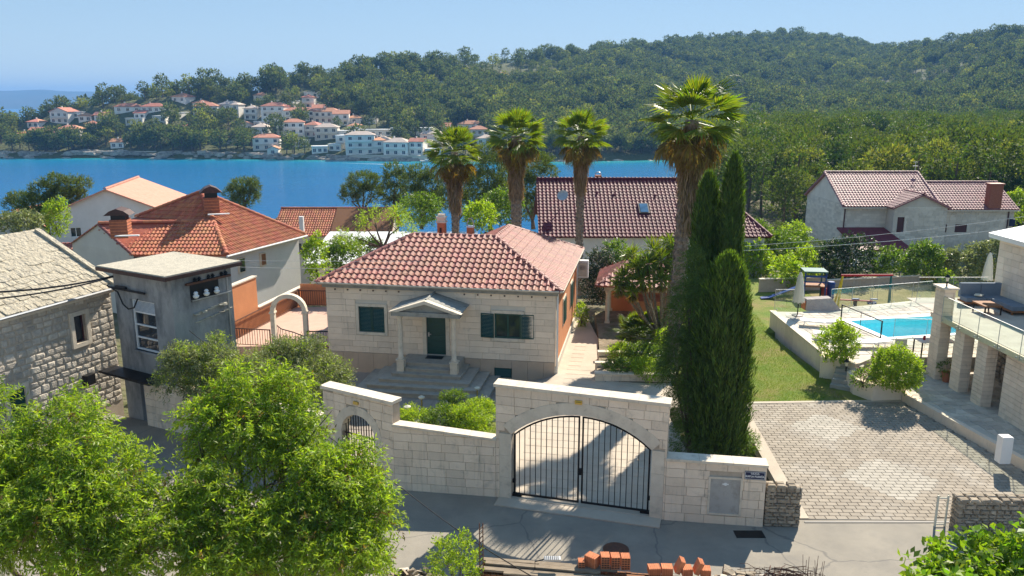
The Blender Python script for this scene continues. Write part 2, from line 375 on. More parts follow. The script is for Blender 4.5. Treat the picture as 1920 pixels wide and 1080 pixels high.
# ---------------------------------------------------------------- generators
def unit(v):
    return v / np.maximum(np.linalg.norm(v, axis=-1, keepdims=True), 1e-9)
def leaf_quads(P, D, ln, wd, rng, bend=.15, nrm=None):
    """diamond leaves: base P, direction D, length ln, width wd (arrays)"""
    n = len(P); D = unit(D)
    if nrm is None: nrm = unit(rng.normal(size=(n, 3)) + np.array([0, 0, .8]))
    side = unit(np.cross(D, nrm)); up = unit(np.cross(side, D))
    ln = np.broadcast_to(np.asarray(ln), (n,))[:, None]; wd = np.broadcast_to(np.asarray(wd), (n,))[:, None]
    mid = P + D * ln * .45 + up * ln * bend * .4
    tip = P + D * ln - up * ln * bend * .4
    return np.stack([P, mid + side * wd * .5, tip, mid - side * wd * .5], axis=1)
def sphere_dirs(n, rng, up=0.0):
    d = unit(rng.normal(size=(n, 3))); d[:, 2] += up; return unit(d)
def lobe_twigs(lobes, dens, rng, rmin=.7, up=.25, jit=.45, lumpy=.2):
    """points and outward directions near the surfaces of ellipsoid lobes; dens = twigs per m2"""
    Ps, Ds = [], []
    L = np.array([l if len(l) == 6 else (*l, l[3], l[3]) for l in lobes], dtype=float)
    for l in L:
        n = max(4, int(dens * 4 * math.pi * ((l[3] * l[4] + l[3] * l[5] + l[4] * l[5]) / 3)))
        d = sphere_dirs(n, rng, .15)
        r = (rmin + (1 - rmin) * rng.random(n) ** .5)
        r *= 1 + lumpy * np.sin(d[:, 0] * 5 + l[0] * 3) * np.sin(d[:, 1] * 5.7 + l[1]) + lumpy * .6 * np.sin(d[:, 2] * 8 + d[:, 0] * 6)
        P = l[:3] + d * l[3:6] * r[:, None]
        # drop those deep inside other lobes
        keep = np.ones(n, bool)
        for k in L:
            if k is l: continue
            q = np.linalg.norm((P - k[:3]) / k[3:6], axis=1)
            keep &= ~((q < .55) & (rng.random(n) < .8))
        Ps.append(P[keep]); Ds.append(unit(d[keep] + np.array([0, 0, up]) + jit * rng.normal(size=(keep.sum(), 3))))
    return np.concatenate(Ps), np.concatenate(Ds)
def twig_leaves(P, D, per, tlen, ln, wd, rng, droop=.3, spread=.7, bend=.15):
    n = len(P); t = np.tile(np.linspace(0.05, 1, per), n)
    PP = np.repeat(P, per, 0); DD = np.repeat(D, per, 0)
    s = unit(np.cross(DD, rng.normal(size=(n * per, 3))))
    base = PP + DD * (t * tlen)[:, None]; base[:, 2] -= droop * .5 * tlen * t ** 2
    d = DD * .6 + s * spread; d[:, 2] -= droop * .7
    l = ln * rng.uniform(.6, 1.15, n * per)
    return leaf_quads(base, d, l, wd * rng.uniform(.7, 1.1, n * per), rng, bend)
def limbs(mb, base, targets, r0, rng, mi=0, fork=.35):
    b = Vector(base)
    cx = sum(t[0] for t in targets) / len(targets); cy = sum(t[1] for t in targets) / len(targets); cz = min(t[2] for t in targets)
    f = b.lerp(Vector((cx, cy, cz)), fork)
    mb.tube([b, b.lerp(f, .5) + Vector((rng.normal() * .03, rng.normal() * .03, 0)), f], [r0, r0 * .85, r0 * .72], 8, mi)
    for t in targets:
        t = Vector(t[:3]); m = f.lerp(t, .5) + Vector(rng.normal(size=3) * .05 * (t - f).length); t = f.lerp(t, .9)
        mb.tube([f, m, t], [r0 * .55, r0 * .34, r0 * .1], 6, mi)
        for k in range(3):
            q = m.lerp(t, .3 + .2 * k); e = q + Vector(rng.normal(size=3)) * .16 * (t - f).length
            mb.tube([q, q.lerp(e, .5) + Vector((0, 0, .04)), e], [r0 * .2, r0 * .12, r0 * .04], 5, mi)
def clumps(lobes, rng, k=6, f=.46):
    out = []
    for l in lobes:
        for i in range(k):
            d = sphere_dirs(1, rng)[0]; q = rng.uniform(.45, .78); s = f * rng.uniform(.75, 1.2); out.append((l[0] + d[0] * l[3] * q, l[1] + d[1] * l[4] * q, l[2] + d[2] * l[5] * q, l[3] * s, l[4] * s, l[5] * s * 1.05))
    return out
def tree(name, label, cat, base, lobes, leafm, dens, per, tlen, ln, wd, seed, trunk_r=.12, droop=.3, spread=.7, trunk_m='bark', group=None, up=.25, limb_to=True, extra=None, rmin=.7, fork=.35, clump=0, mix=None):
    """base world; lobes in local coordinates"""
    rng = np.random.default_rng(seed)
    t = thing(name, label, cat, base, 0, group)
    mb = MB(); limbs(mb, (0, 0, 0), [l[:3] for l in lobes], trunk_r, rng, fork=fork)
    part('trunk', mb, M[trunk_m], t, smooth=True)
    if clump: lobes = clumps(lobes, rng, clump)
    P, D = lobe_twigs(lobes, dens, rng, up=up, rmin=rmin)
    Q = twig_leaves(P, D, per, tlen, ln, wd, rng, droop, spread)
    ms = [M[leafm]]; mi = None
    if mix:
        ms += [M[x] for x, _ in mix]; tw = rng.random(len(P)); pt = np.zeros(len(P), int); acc = 0
        for k, (_, fr_) in enumerate(mix): pt[(tw >= acc) & (tw < acc + fr_)] = k + 1; acc += fr_
        mi = np.repeat(pt, per)
    link('foliage', quads_mesh('foliage', Q, ms, mi), t, kind='stuff')
    return t

_cube = MB().box(0, 0, 0, 1, 1, 1).v
def block_mesh(name, m, jit=0.0, cham=.0, seed=0):
    """unit block (0..1)^3; front face at y=0. jit: irregular front like a rough stone"""
    rng = random.Random(seed); mb = MB()
    if jit:
        b = [(0 + .0, 0), (1, 0), (1, 1), (0, 1)]
        outer = [(rng.uniform(0, jit), rng.uniform(0, jit)), (1 - rng.uniform(0, jit), rng.uniform(0, jit)), (1 - rng.uniform(0, jit), 1 - rng.uniform(0, jit)), (rng.uniform(0, jit), 1 - rng.uniform(0, jit))]
        mid = []
        for i in range(4):
            a, c = outer[i], outer[(i + 1) % 4]
            mid += [a, ((a[0] + c[0]) / 2 + rng.uniform(-jit, jit) * .4, (a[1] + c[1]) / 2 + rng.uniform(-jit, jit) * .4)]
        mid = [(min(1, max(0, p[0])), min(1, max(0, p[1]))) for p in mid]
        cx, cz = .5 + rng.uniform(-.15, .15), .5 + rng.uniform(-.15, .15)
        V = [(p[0], 1, p[1]) for p in mid] + [(p[0], .35, p[1]) for p in mid] + [(cx + (p[0] - cx) * .78, rng.uniform(0, .15), cz + (p[1] - cz) * .78) for p in mid]
        F = []
        for r in range(2):
            for i in range(8): F.append((r * 8 + i, r * 8 + (i + 1) % 8, (r + 1) * 8 + (i + 1) % 8, (r + 1) * 8 + i))
        F.append(tuple(16 + i for i in range(8)))
        mb.add(V, F)
    else:
        c = cham
        V = [(0, 1, 0), (1, 1, 0), (1, 1, 1), (0, 1, 1), (0, c * 2, 0), (1, c * 2, 0), (1, c * 2, 1), (0, c * 2, 1), (c * .5, 0, c), (1 - c * .5, 0, c), (1 - c * .5, 0, 1 - c), (c * .5, 0, 1 - c)]
        F = [(0, 1, 5, 4), (1, 2, 6, 5), (2, 3, 7, 6), (3, 0, 4, 7), (4, 5, 9, 8), (5, 6, 10, 9), (6, 7, 11, 10), (7, 4, 8, 11), (8, 9, 10, 11)]
        mb.add(V, F)
    return mb.mesh(name, m)
def add_block(name, meshes, parent, x, y, z, w, d, h, rng, rz=0.0):
    """front-left-bottom corner (x,y,z) in parent's frame, facing local -y (before rz)"""
    return link(name, meshes[rng.randrange(len(meshes))], parent, (x, y, z), rz, (w, d, h))
def courses(z0, z1, h, rng, var=0.0):
    out = []; z = z0
    while z < z1 - h * .35:
        hh = h * (1 + rng.uniform(-var, var)); hh = min(hh, z1 - z)
        if z1 - z - hh < h * .35: hh = z1 - z
        out.append((z, z + hh)); z += hh
    return out
def ashlar(parent, name, meshes, x0, x1, z0, z1, ch, bl, rng, y=0.0, d=.05, gap=.012, holes=(), var=0.0, top=None, bot=None, tf=None, cap=300, zvar=0.0):
    """courses of blocks on the plane y (front face), holes: f(zmid)->(xa,xb) or None; top(x)/bot(x) limit; tf maps (x,y,z)->(x,y,z,rz)"""
    n = 0
    for k, (a, b) in enumerate(courses(z0, z1, ch, rng, zvar)):
        x = x0 - (rng.uniform(.1, .9) * bl if var == 0 and k % 2 else 0) if var == 0 else x0
        if var == 0: x = x0 - (bl * .5 if k % 2 else 0)
        while x < x1 - .03:
            w_ = bl * (1 + rng.uniform(-var, var)); xa, xb = max(x, x0), min(x + w_, x1); x += w_
            if x1 - xb < .06: xb = x1; x = x1
            if xb - xa < .04: continue
            segs = [(xa, xb)]
            for hf in holes:
                r = hf((a + b) / 2) if callable(hf) else ((hf[0], hf[1]) if a < hf[3] - .02 and b > hf[2] + .02 else None)
                if not r: continue
                ns = []
                for s0, s1 in segs:
                    if r[1] <= s0 or r[0] >= s1: ns.append((s0, s1)); continue
                    if s0 < r[0]: ns.append((s0, r[0]))
                    if s1 > r[1]: ns.append((r[1], s1))
                segs = ns
            for s0, s1 in segs:
                if s1 - s0 < .05: continue
                zz0, zz1 = a, b
                if top: zz1 = min(zz1, top((s0 + s1) / 2))
                if bot: zz0 = max(zz0, bot((s0 + s1) / 2))
                if zz1 - zz0 < .05: continue
                jy = rng.uniform(-.003, .003)
                if tf:
                    X, Y, Z, rz = tf(s0 + gap / 2, y + jy, zz0 + gap / 2)
                else:
                    X, Y, Z, rz = s0 + gap / 2, y + jy, zz0 + gap / 2, 0
                add_block(name, meshes, parent, X, Y, Z, s1 - s0 - gap, d, zz1 - zz0 - gap, rng, rz)
                n += 1
    return n

ASH = [block_mesh('block', M['limestone'], cham=.03, seed=i) for i in range(2)]
ASHW = [block_mesh('block', M['limestone_wall'], cham=.03, seed=i) for i in range(2)]
RUB = [block_mesh('stone', M['rubble_stone'], jit=.16, seed=i) for i in range(6)]
DRY = [block_mesh('stone', M['dry_stone'], jit=.13, seed=20 + i) for i in range(6)]

# pantiles
def tile_shape(w, l, h=.05, t=.042):
    prof = [(0, .012), (.06, .002), (.34, .002), (.44, .35 * h / .05 * .05), (.62, h), (.8, h * .8), (.97, .012)]
    V = []
    for yy, up in ((0, t), (l * 1.04, 0)):
        for a, b in prof: V.append((a * w, yy, b + up))
    for a, b in prof: V.append((a * w, .004, b * .15 - .012))
    n = len(prof)
    F = [(i, i + 1, n + i + 1, n + i) for i in range(n - 1)] + [(2 * n + i, 2 * n + i + 1, i + 1, i) for i in range(n - 1)]
    return V, F
def inpoly(x, y, P):
    c = False; j = len(P) - 1
    for i in range(len(P)):
        if (P[i][1] > y) != (P[j][1] > y) and x < (P[j][0] - P[i][0]) * (y - P[i][1]) / (P[j][1] - P[i][1]) + P[i][0]: c = not c
        j = i
    return c
def tile_frames(pts, w, l):
    """pts: polygon, first edge = eave. returns list of 4x4 matrices for tiles sorted from the eave"""
    P = [Vector(p) for p in pts]; o = P[0]; ex = (P[1] - P[0]).normalized()
    nrm = Vector((0, 0, 0))
    for i in range(len(P)): nrm += P[i].cross(P[(i + 1) % len(P)])
    nrm.normalize()
    if nrm.z < 0: nrm = -nrm
    ey = nrm.cross(ex).normalized()
    if ey.z < 0: ey = -ey
    if ex.cross(ey).z < 0:
        o = P[1]; ex = -ex
    Q = [((p - o).dot(ex), (p - o).dot(ey)) for p in P]
    xs = [q[0] for q in Q]; ys = [q[1] for q in Q]; out = []
    j = 0; y = min(ys) - l * .12
    while y < max(ys):
        i = 0; x = min(xs)
        while x < max(xs):
            if inpoly(x + w / 2, max(y + l / 2, min(ys) + .02), Q):
                p = o + ex * x + ey * y + nrm * .012
                m = Matrix((ex, ey, nrm)).transposed().to_4x4(); m.translation = p
                out.append((j, m))
            x += w; i += 1
        y += l; j += 1
    return out
def tile_roof(parent, polys, m, w=.3, l=.4, singles=0, h=.05):
    """parent's local frame. the first `singles` tiles become parts of their own"""
    V0, F0 = tile_shape(w, l, h)
    V0 = np.array(V0); tm = new_mesh('roof_tile', V0, F0, [m]); left = []; n = 0
    for pts in polys:
        for j, mt in tile_frames(pts, w, l):
            if n < singles:
                o = link('roof_tile', tm, parent); o.matrix_local = mt; n += 1
            else: left.append(mt)
    if left:
        VV = []; FF = []; nv = len(V0)
        for k, mt in enumerate(left):
            a = np.array(mt.to_3x3()); VV.append(V0 @ a.T + np.array(mt.translation))
        VV = np.concatenate(VV)
        FF = [tuple(i + k * nv for i in f) for k in range(len(left)) for f in F0]
        link('roof_tiles', new_mesh('roof_tiles', VV, FF, [m]), parent, kind='stuff')
def ridge_caps(parent, m, a, b, r=.13, step=.38, single=True):
    a, b = Vector(a), Vector(b); L_ = (b - a).length; n = max(1, int(L_ / step)); d = (b - a) / L_
    up = Vector((0, 0, 1)); s = d.cross(up).normalized(); u = s.cross(d)
    mb = MB()
    V = []
    for q, (t0, rr) in enumerate(((0, r * 1.08), (L_ / n * 1.06, r * .9))):
        for k in range(7):
            an = math.pi * k / 6
            V.append(Vector((0, 0, 0)) + d * t0 + s * math.cos(an) * rr + u * (math.sin(an) * rr * .9 - .04))
    F = [(k, k + 1, 8 + k, 7 + k) for k in range(6)]
    if single:
        me = new_mesh('ridge_tile', V, F + [tuple(range(7))], [m])
        for i in range(n): link('ridge_tile', me, parent, a + d * (L_ / n * i))
    else:
        for i in range(n): mb.add([v + a + d * (L_ / n * i) for v in V], F)
        part('ridge_tiles', mb, m, parent, kind='stuff')

# windows (local -y is outside); frame stands proud
def window(parent, x0, z0, x1, z1, y=0.0, frame='white_paint', panes=2, rows=1, depth=.08, pane='pane', name='window', fw=.05):
    mb = MB()
    mb.box(x0, y - .015, z0, x1, y + depth, z0 + fw); mb.box(x0, y - .015, z1 - fw, x1, y + depth, z1)
    mb.box(x0, y - .014, z0 + fw, x0 + fw, y + depth, z1 - fw); mb.box(x1 - fw, y - .014, z0 + fw, x1, y + depth, z1 - fw)
    for k in range(1, panes):
        xc = x0 + (x1 - x0) * k / panes; mb.box(xc - fw * .5, y - .012, z0 + fw, xc + fw * .5, y + depth, z1 - fw)
    for k in range(1, rows):
        zc = z0 + (z1 - z0) * k / rows; mb.box(x0 + fw, y - .010, zc - fw * .4, x1 - fw, y + depth, zc + fw * .4)
    o = part(name, mb, M[frame], parent)
    part('pane', MB().box(x0 + fw * .5, y + depth * .45, z0 + fw * .5, x1 - fw * .5, y + depth * .6, z1 - fw * .5), M[pane], o)
    return o
def louvre(parent, x0, z0, x1, z1, y, m, name='shutter', rz=0.0, piv=None, n=None):
    """a shutter leaf with slats"""
    mb = MB(); fw = .05
    mb.box(0, -.02, 0, x1 - x0, .02, fw); mb.box(0, -.02, z1 - z0 - fw, x1 - x0, .02, z1 - z0)
    mb.box(0, -.021, fw, fw, .021, z1 - z0 - fw); mb.box(x1 - x0 - fw, -.021, fw, x1 - x0, .021, z1 - z0 - fw)
    o = part(name, mb, m, parent, loc=(x0, y, z0)); o.rotation_euler = (0, 0, rz)
    n = n or int((z1 - z0) / .07); sm = MB()
    V = [(0, -.016, 0), (x1 - x0 - 2 * fw, -.016, 0), (x1 - x0 - 2 * fw, .014, .045), (0, .014, .045)]
    V += [(a, b + .006, c - .004) for a, b, c in V]
    sm.add(V, [(0, 1, 2, 3), (7, 6, 5, 4), (0, 4, 5, 1), (3, 2, 6, 7)])
    me = sm.mesh('slat', m)
    for k in range(n): link('slat', me, o, (fw, 0, fw + .01 + (z1 - z0 - 2 * fw - .02) * k / n))
    return o
def box_walls(parent, x0, y0, x1, y1, z0, z1, m, holes=(), t=.3, name='wall'):
    """hollow-looking solid box with recesses cut in the front (-y) face: holes (xa,za,xb,zb)"""
    mb = MB()
    mb.box(x0, y0 + t, z0, x1, y1, z1)
    xs = sorted(set([x0, x1] + [h[0] for h in holes] + [h[2] for h in holes]))
    for a, b in zip(xs[:-1], xs[1:]):
        c = (a + b) / 2; hs = sorted([(h[1], h[3]) for h in holes if h[0] <= c <= h[2]])
        z = z0
        for q0, q1 in hs:
            if q0 > z: mb.box(a, y0, z, b, y0 + t, q0)
            z = q1
        if z < z1: mb.box(a, y0, z, b, y0 + t, z1)
    return part(name, mb, m, parent)

# ---------------------------------------------------------------- terrain
def sstep(a, b, x):
    t = np.clip((x - a) / (b - a), 0, 1); return t * t * (3 - 2 * t)
SEA = -13.8
# skyline of the far shore, in azimuth a=x/y : (pixel x, ground skyline pixel y, distance)
KN = [(-500, 330, 420), (-150, 290, 430), (0, 256, 440), (60, 243, 440), (100, 226, 450), (170, 212, 455), (240, 202, 460), (300, 195, 460), (400, 186, 480), (480, 182, 490), (560, 166, 520), (640, 160, 540),
      (700, 146, 570), (760, 137, 600), (850, 131, 640), (1000, 124, 700), (1100, 113, 760), (1200, 102, 820), (1300, 91, 880), (1400, 87, 930), (1450, 82, 950), (1500, 80, 950), (1560, 89, 960),
      (1600, 97, 960), (1640, 108, 980), (1700, 108, 800), (1760, 101, 760), (1850, 86, 720), (1920, 76, 700), (2100, 63, 690), (2500, 62, 690), (3200, 70, 690)]
KA = np.array([ray(k[0], k[1])[0] / ray(k[0], k[1])[1] for k in KN])
KY = np.array([k[2] for k in KN], float)
KZ = np.array([AT(k[0], k[1], k[2])[2] for k in KN])
SHX = np.array([-.9, -.65, -.5, -.3, -.15, 0, .12, .2, .3, .45, 2.0]); SHY = np.array([430, 398, 398, 388, 375, 366, 372, 380, 384, 330, 250.])
def terr(x, y):
    x = np.asarray(x, float); y = np.maximum(np.asarray(y, float), 1.0); a = x / y
    near = -16.5 * sstep(44, 128, y) * (1 - sstep(.20, .30, a)) - .35
    right = -.7 - 2.0 * sstep(48, 75, y)
    # near land on the right becomes a wooded plateau
    k = sstep(.19, .27, a); k = np.where(y < 60, sstep(.1, .2, a), k)
    zn = near * (1 - k) + right * k
    zn = zn + .5 * sstep(60, 90, y) * np.sin(x * .11 + 1) * np.cos(y * .07)
    ys = np.interp(a, SHX, SHY); yr = np.interp(a, KA, KY); zr = np.interp(a, KA, KZ)
    t = (y - ys) / (yr - ys)
    up = np.clip(t, 0, 1)
    prof = .22 * sstep(0, .06, t) * np.minimum(1, 9.0 / np.maximum(zr - SEA, 1e-3)) + 0
    zf = SEA - 3 + (zr - SEA + 3) * (up ** 1.15) + 4.3 * sstep(-.02, .05, t)
    bump_ = (3.2 * np.sin(x * .021 + 2) * np.cos(y * .017) + 1.6 * np.sin(x * .06 + y * .03)) * sstep(.05, .3, t) * (1 - sstep(.75, 1, t))
    gul = -(zr - SEA) * .10 * np.abs(np.sin(a * 19 + 1.2)) * sstep(.1, .5, t) * (1 - sstep(.6, 1, t)) * sstep(.1, .3, a)
    zf = zf + bump_ + gul
    beyond = np.maximum(0, y - yr)
    zf = np.where(y > yr, zr - beyond * .22 + 0, zf)
    zf = np.maximum(zf, SEA - 6)
    k2 = sstep(.26, .4, a)
    zfr = np.maximum(zf, -3.0 + 0 * a)          # on the right the valley floor joins the plateau
    zf = zf * (1 - k2) + zfr * k2
    m = sstep(ys - 60, ys, y)
    return zn * (1 - m) + zf * m
def T1(x, y): return float(terr(x, y))
def march(px, py, y0=370, y1=1100, lift=0.0):
    r = ray(px, py); y = y0
    while y < y1:
        t = y / r[1]; x = r[0] * t; z = CZ + r[2] * t
        if z <= T1(x, y) + lift: return (x, y, T1(x, y))
        y += 1.0
    return None
def grid_mesh(name, A, Y, m, zf=terr):
    AA, YY = np.meshgrid(A, Y); XX = AA * YY; ZZ = zf(XX, YY)
    n, k = AA.shape; V = np.stack([XX, YY, ZZ], -1).reshape(-1, 3)
    F = [(i * k + j, i * k + j + 1, (i + 1) * k + j + 1, (i + 1) * k + j) for i in range(n - 1) for j in range(k - 1)]
    return new_mesh(name, V, F, [m], smooth=True)
M['ground'] = mat('ground', (.16, .135, .08), (.09, .10, .035), .25, .98, bump=(2, 1, .3), patch=((.27, .22, .15), .12, .5, .65, .7))
M['hill'] = mat('hill', (.075, .09, .03), (.12, .12, .045), .05, .98, bump=(.6, 1, 1.0), patch=((.30, .26, .20), .035, .62, .74, .6))
Ag = np.linspace(-1.5, 2.2, 240)
Yn = np.concatenate([np.linspace(1.0, 60, 12), np.linspace(64, 360, 90)])
# near sheet is rectangular close to the camera
def near_grid():
    X = np.linspace(-260, 420, 300); Y = np.concatenate([np.linspace(-60, 44, 10), np.linspace(46, 362, 130)])
    XX, YY = np.meshgrid(X, Y); ZZ = terr(XX, np.maximum(YY, 2)); n, k = XX.shape
    ZZ = np.where(YY < 44, -.7, ZZ)
    V = np.stack([XX, YY, ZZ], -1).reshape(-1, 3)
    F = [(i * k + j, i * k + j + 1, (i + 1) * k + j + 1, (i + 1) * k + j) for i in range(n - 1) for j in range(k - 1)]
    o = link('ground', new_mesh('ground', V, F, [M['ground']], smooth=True)); o['kind'] = 'structure'
near_grid()
hl = link('hillside', grid_mesh('hillside', np.linspace(-1.3, 1.6, 420), np.concatenate([np.linspace(300, 620, 130), np.linspace(628, 1500, 100)]), M['hill'], lambda x, y: terr(x, y) + np.where(y < 362, -.25, 0))); hl['kind'] = 'structure'

# sea
def sea_material():
    m = bpy.data.materials.new('sea_water'); m.use_nodes = True
    nt = m.node_tree; N = nt.nodes; L = nt.links; b = N['Principled BSDF']
    geo = N.new('ShaderNodeNewGeometry')
    at = N.new('ShaderNodeAttribute'); at.attribute_name = 'shallow'
    cr = N.new('ShaderNodeValToRGB'); e = cr.color_ramp.elements
    e[0].position = 0; e[0].color = (.002, .13, .33, 1); e[1].position = 1; e[1].color = (.04, .36, .38, 1)
    el = e.new(.5); el.color = (.003, .21, .40, 1)
    nz = N.new('ShaderNodeTexNoise'); nz.inputs['Scale'].default_value = .03; nz.inputs['Detail'].default_value = 4
    mp = N.new('ShaderNodeMapping'); mp.inputs['Scale'].default_value = (.4, 1.6, 1); L.new(geo.outputs['Position'], mp.inputs['Vector']); L.new(mp.outputs[0], nz.inputs['Vector'])
    ma = N.new('ShaderNodeMath'); ma.operation = 'MULTIPLY_ADD'; ma.inputs[1].default_value = .35; L.new(nz.outputs['Fac'], ma.inputs[0])
    sb = N.new('ShaderNodeMath'); sb.operation = 'SUBTRACT'; sb.inputs[1].default_value = .17; L.new(at.outputs['Fac'], sb.inputs[0]); L.new(sb.outputs[0], ma.inputs[2])
    L.new(ma.outputs[0], cr.inputs['Fac']); L.new(cr.outputs['Color'], b.inputs['Base Color'])
    b.inputs['Roughness'].default_value = .16; b.inputs['IOR'].default_value = 1.33
    n1 = N.new('ShaderNodeTexNoise'); n1.inputs['Scale'].default_value = .55; n1.inputs['Detail'].default_value = 7
    mp2 = N.new('ShaderNodeMapping'); mp2.inputs['Scale'].default_value = (.7, 1.8, 1); mp2.inputs['Rotation'].default_value = (0, 0, .3); L.new(geo.outputs['Position'], mp2.inputs['Vector']); L.new(mp2.outputs[0], n1.inputs['Vector'])
    bp = N.new('ShaderNodeBump'); bp.inputs['Strength'].default_value = .8; bp.inputs['Distance'].default_value = .6
    L.new(n1.outputs['Fac'], bp.inputs['Height']); L.new(bp.outputs['Normal'], b.inputs['Normal'])
    return m
M['sea'] = sea_material()
def sea():
    A = np.linspace(-2.2, 2.2, 260); Y = np.concatenate([np.linspace(60, 400, 150), np.geomspace(404, 7000, 60)])
    AA, YY = np.meshgrid(A, Y); XX = AA * YY; ZZ = np.full_like(XX, SEA); n, k = AA.shape
    V = np.stack([XX, YY, ZZ], -1).reshape(-1, 3)
    F = [(i * k + j, i * k + j + 1, (i + 1) * k + j + 1, (i + 1) * k + j) for i in range(n - 1) for j in range(k - 1)]
    me = new_mesh('sea', V, F, [M['sea']])
    dep = SEA - terr(XX, YY)
    ys = np.interp(AA, SHX, SHY)
    sh = np.exp(-np.maximum(ys - YY, 0) / 26.0) * (YY < ys + 30)
    att = me.attributes.new('shallow', 'FLOAT', 'POINT'); att.data.foreach_set('value', (sh * .95).reshape(-1).astype(np.float32))
    o = link('sea', me); o['kind'] = 'structure'
sea()
# far island
def island():
    X = np.linspace(-7500, 7500, 260); Y = np.linspace(4300, 6800, 40); XX, YY = np.meshgrid(X, Y)
    px = 960 + 1500 * XX / 5000.
    prof = np.interp(px, [-3000, -900, -300, 0, 60, 120, 200, 300, 340, 420, 520, 700, 1200, 3500], [90, 120, 110, 120, 108, 98, 92, 92, 96, 88, 82, 80, 80, 60])
    r = np.sin(np.clip((YY - 4400) / 2300, 0, 1) * math.pi) ** .7
    ZZ = SEA - 4 + r * prof * (1 + .05 * np.sin(XX * .006) + .03 * np.sin(XX * .017 + YY * .01)) + r * 4
    n, k = XX.shape; V = np.stack([XX, YY, ZZ], -1).reshape(-1, 3)
    F = [(i * k + j, i * k + j + 1, (i + 1) * k + j + 1, (i + 1) * k + j) for i in range(n - 1) for j in range(k - 1)]
    o = link('distant_island', new_mesh('distant_island', V, F, [mat('island', (.06, .08, .05), (.10, .10, .07), .004, .95)], smooth=True)); o['kind'] = 'structure'
island()
# air
hm = bpy.data.materials.new('haze'); hm.use_nodes = True
hn = hm.node_tree.nodes; hn.remove(hn['Principled BSDF'])
pv = hn.new('ShaderNodeVolumePrincipled'); pv.inputs['Color'].default_value = (.21, .49, .97, 1); pv.inputs['Density'].default_value = 2.2e-4; pv.inputs['Anisotropy'].default_value = 0
hm.node_tree.links.new(pv.outputs[0], hn['Material Output'].inputs['Volume'])
hz = link('haze', MB().box(-16000, -300, SEA - 12, 16000, 7300, 150).mesh('haze', hm)); hz['kind'] = 'stuff'

rg = random.Random(7)
# ================================================================ GROUND SURFACES NEAR THE CAMERA
HO, HA = (-8.88, 37.13), -9.8                       # main house frame
def hw(x, y):                                        # house local -> world
    a = R(HA); return (HO[0] + x * math.cos(a) - y * math.sin(a), HO[1] + x * math.sin(a) + y * math.cos(a))
WL = [(-14.2, 29.2), (-6.35, 25.35), (-3.8, 23.85), (-.51, 23.34), (4.57, 21.9), (7.42, 21.49), (8.5, 21.43)]
struct('road', MB().prism([(-30, 17.2), (26, 16.6), (26, 22.2), (8.6, 21.9), (8.5, 21.7), (4.6, 22.2), (-.5, 23.6), (-3.8, 24.1), (-6.4, 25.6), (-14.2, 29.5), (-16.5, 30.5), (-24, 22)], -.4, 0), M['asphalt'])
struct('verge', MB().prism([(-30, 3), (26, 3), (26, 16.58), (-30, 17.18)], -.5, -.06), M['concrete'])  # unseen ground below the view, made pale to bounce light onto shaded walls
struct('driveway', MB().prism([(-.45, 23.63), (4.6, 22.22), (6.3, 22.0), (6.3, 30.9), (7.3, 31.2), (7.3, 34.0), (4.1, 34.2), (3.95, 35.2), (4.6, 41), (4.3, 48), (3.0, 52), (1.2, 52), hw(11.05, 6), hw(11.05, -.02), (.9, 32.2), (.2, 29), (-.2, 26.6)], -.6, .0), M['concrete'])
# faint paving joints of the drive, as slabs
def drive_slabs():
    mb = MB(); r = random.Random(3)
    for i in range(-1, 16):
        for j in range(0, 34):
            x, y = .0 + i * .62, 22.6 + j * .62
            a = R(-9.8)
            xc, yc = x + (y - 22.6) * .17, y - x * .17
            if not (yc > 23.9 - .28 * (xc + .5) * 1.0 + .1 and xc < 6.2 and (yc < 31.3 or xc < 7.2)): continue
            if yc < 34.2 and xc < -.2 + (yc - 26.6) * .14 + .35: continue
            if yc >= 34.2 and (xc > 3.6 or xc < 2.4 + (yc - 35) * .17): continue
            if yc > 43: continue
            z = .006 + r.uniform(0, .004); s = .298
            mb.box(xc - s, yc - s, .0, xc + s, yc + s, z, rz=a)
    o = link('driveway_slabs', mb.mesh('driveway_slabs', M['concrete'])); o['kind'] = 'structure'
drive_slabs()
struct('forecourt', MB().prism([(-14, 29.6), (-6.3, 25.7), (-3.7, 24.2), (-.55, 23.7), (-.3, 26.6), (.1, 29), (.8, 32.2), hw(11.0, .02), hw(0, .02), hw(-6, .6), (-15, 33)], -.68, -.45), M['forecourt'])
def floor_tiles(name, poly, s, z, m, a=0.0, gap=.012, seed=1, th=.012):
    mb = MB(); r = random.Random(seed); xs = [p[0] for p in poly]; ys = [p[1] for p in poly]
    c, sn = math.cos(a), math.sin(a); D = max(max(xs) - min(xs), max(ys) - min(ys)); cx, cy = sum(xs) / len(xs), sum(ys) / len(ys)
    n = int(D / s) + 2
    for i in range(-n, n):
        for j in range(-n, n):
            u, v = i * s, j * s; x, y = cx + u * c - v * sn, cy + u * sn + v * c
            if inpoly(x, y, poly):
                mb.box(x - s / 2 + gap / 2, y - s / 2 + gap / 2, z, x + s / 2 - gap / 2, y + s / 2 - gap / 2, z + th + r.uniform(0, .004), rz=a)
    o = link(name, mb.mesh(name, m)); o['kind'] = 'structure'; return o
floor_tiles('forecourt_tiles', [(-9, 30.5), (-4, 29.2), (-.6, 29.2), (.5, 32.4), hw(10.7, -.3), hw(.2, -.3), hw(-2, 0)], .4, -.45, M['forecourt'], R(-9.8))
# ramp from the drive down to the forecourt
struct('ramp', MB().slab([(.55, 31.0, .004), (1.95, 35.0, .004), (.45, 35.15, -.432), (-.7, 31.3, -.432)], .1), M['forecourt'])
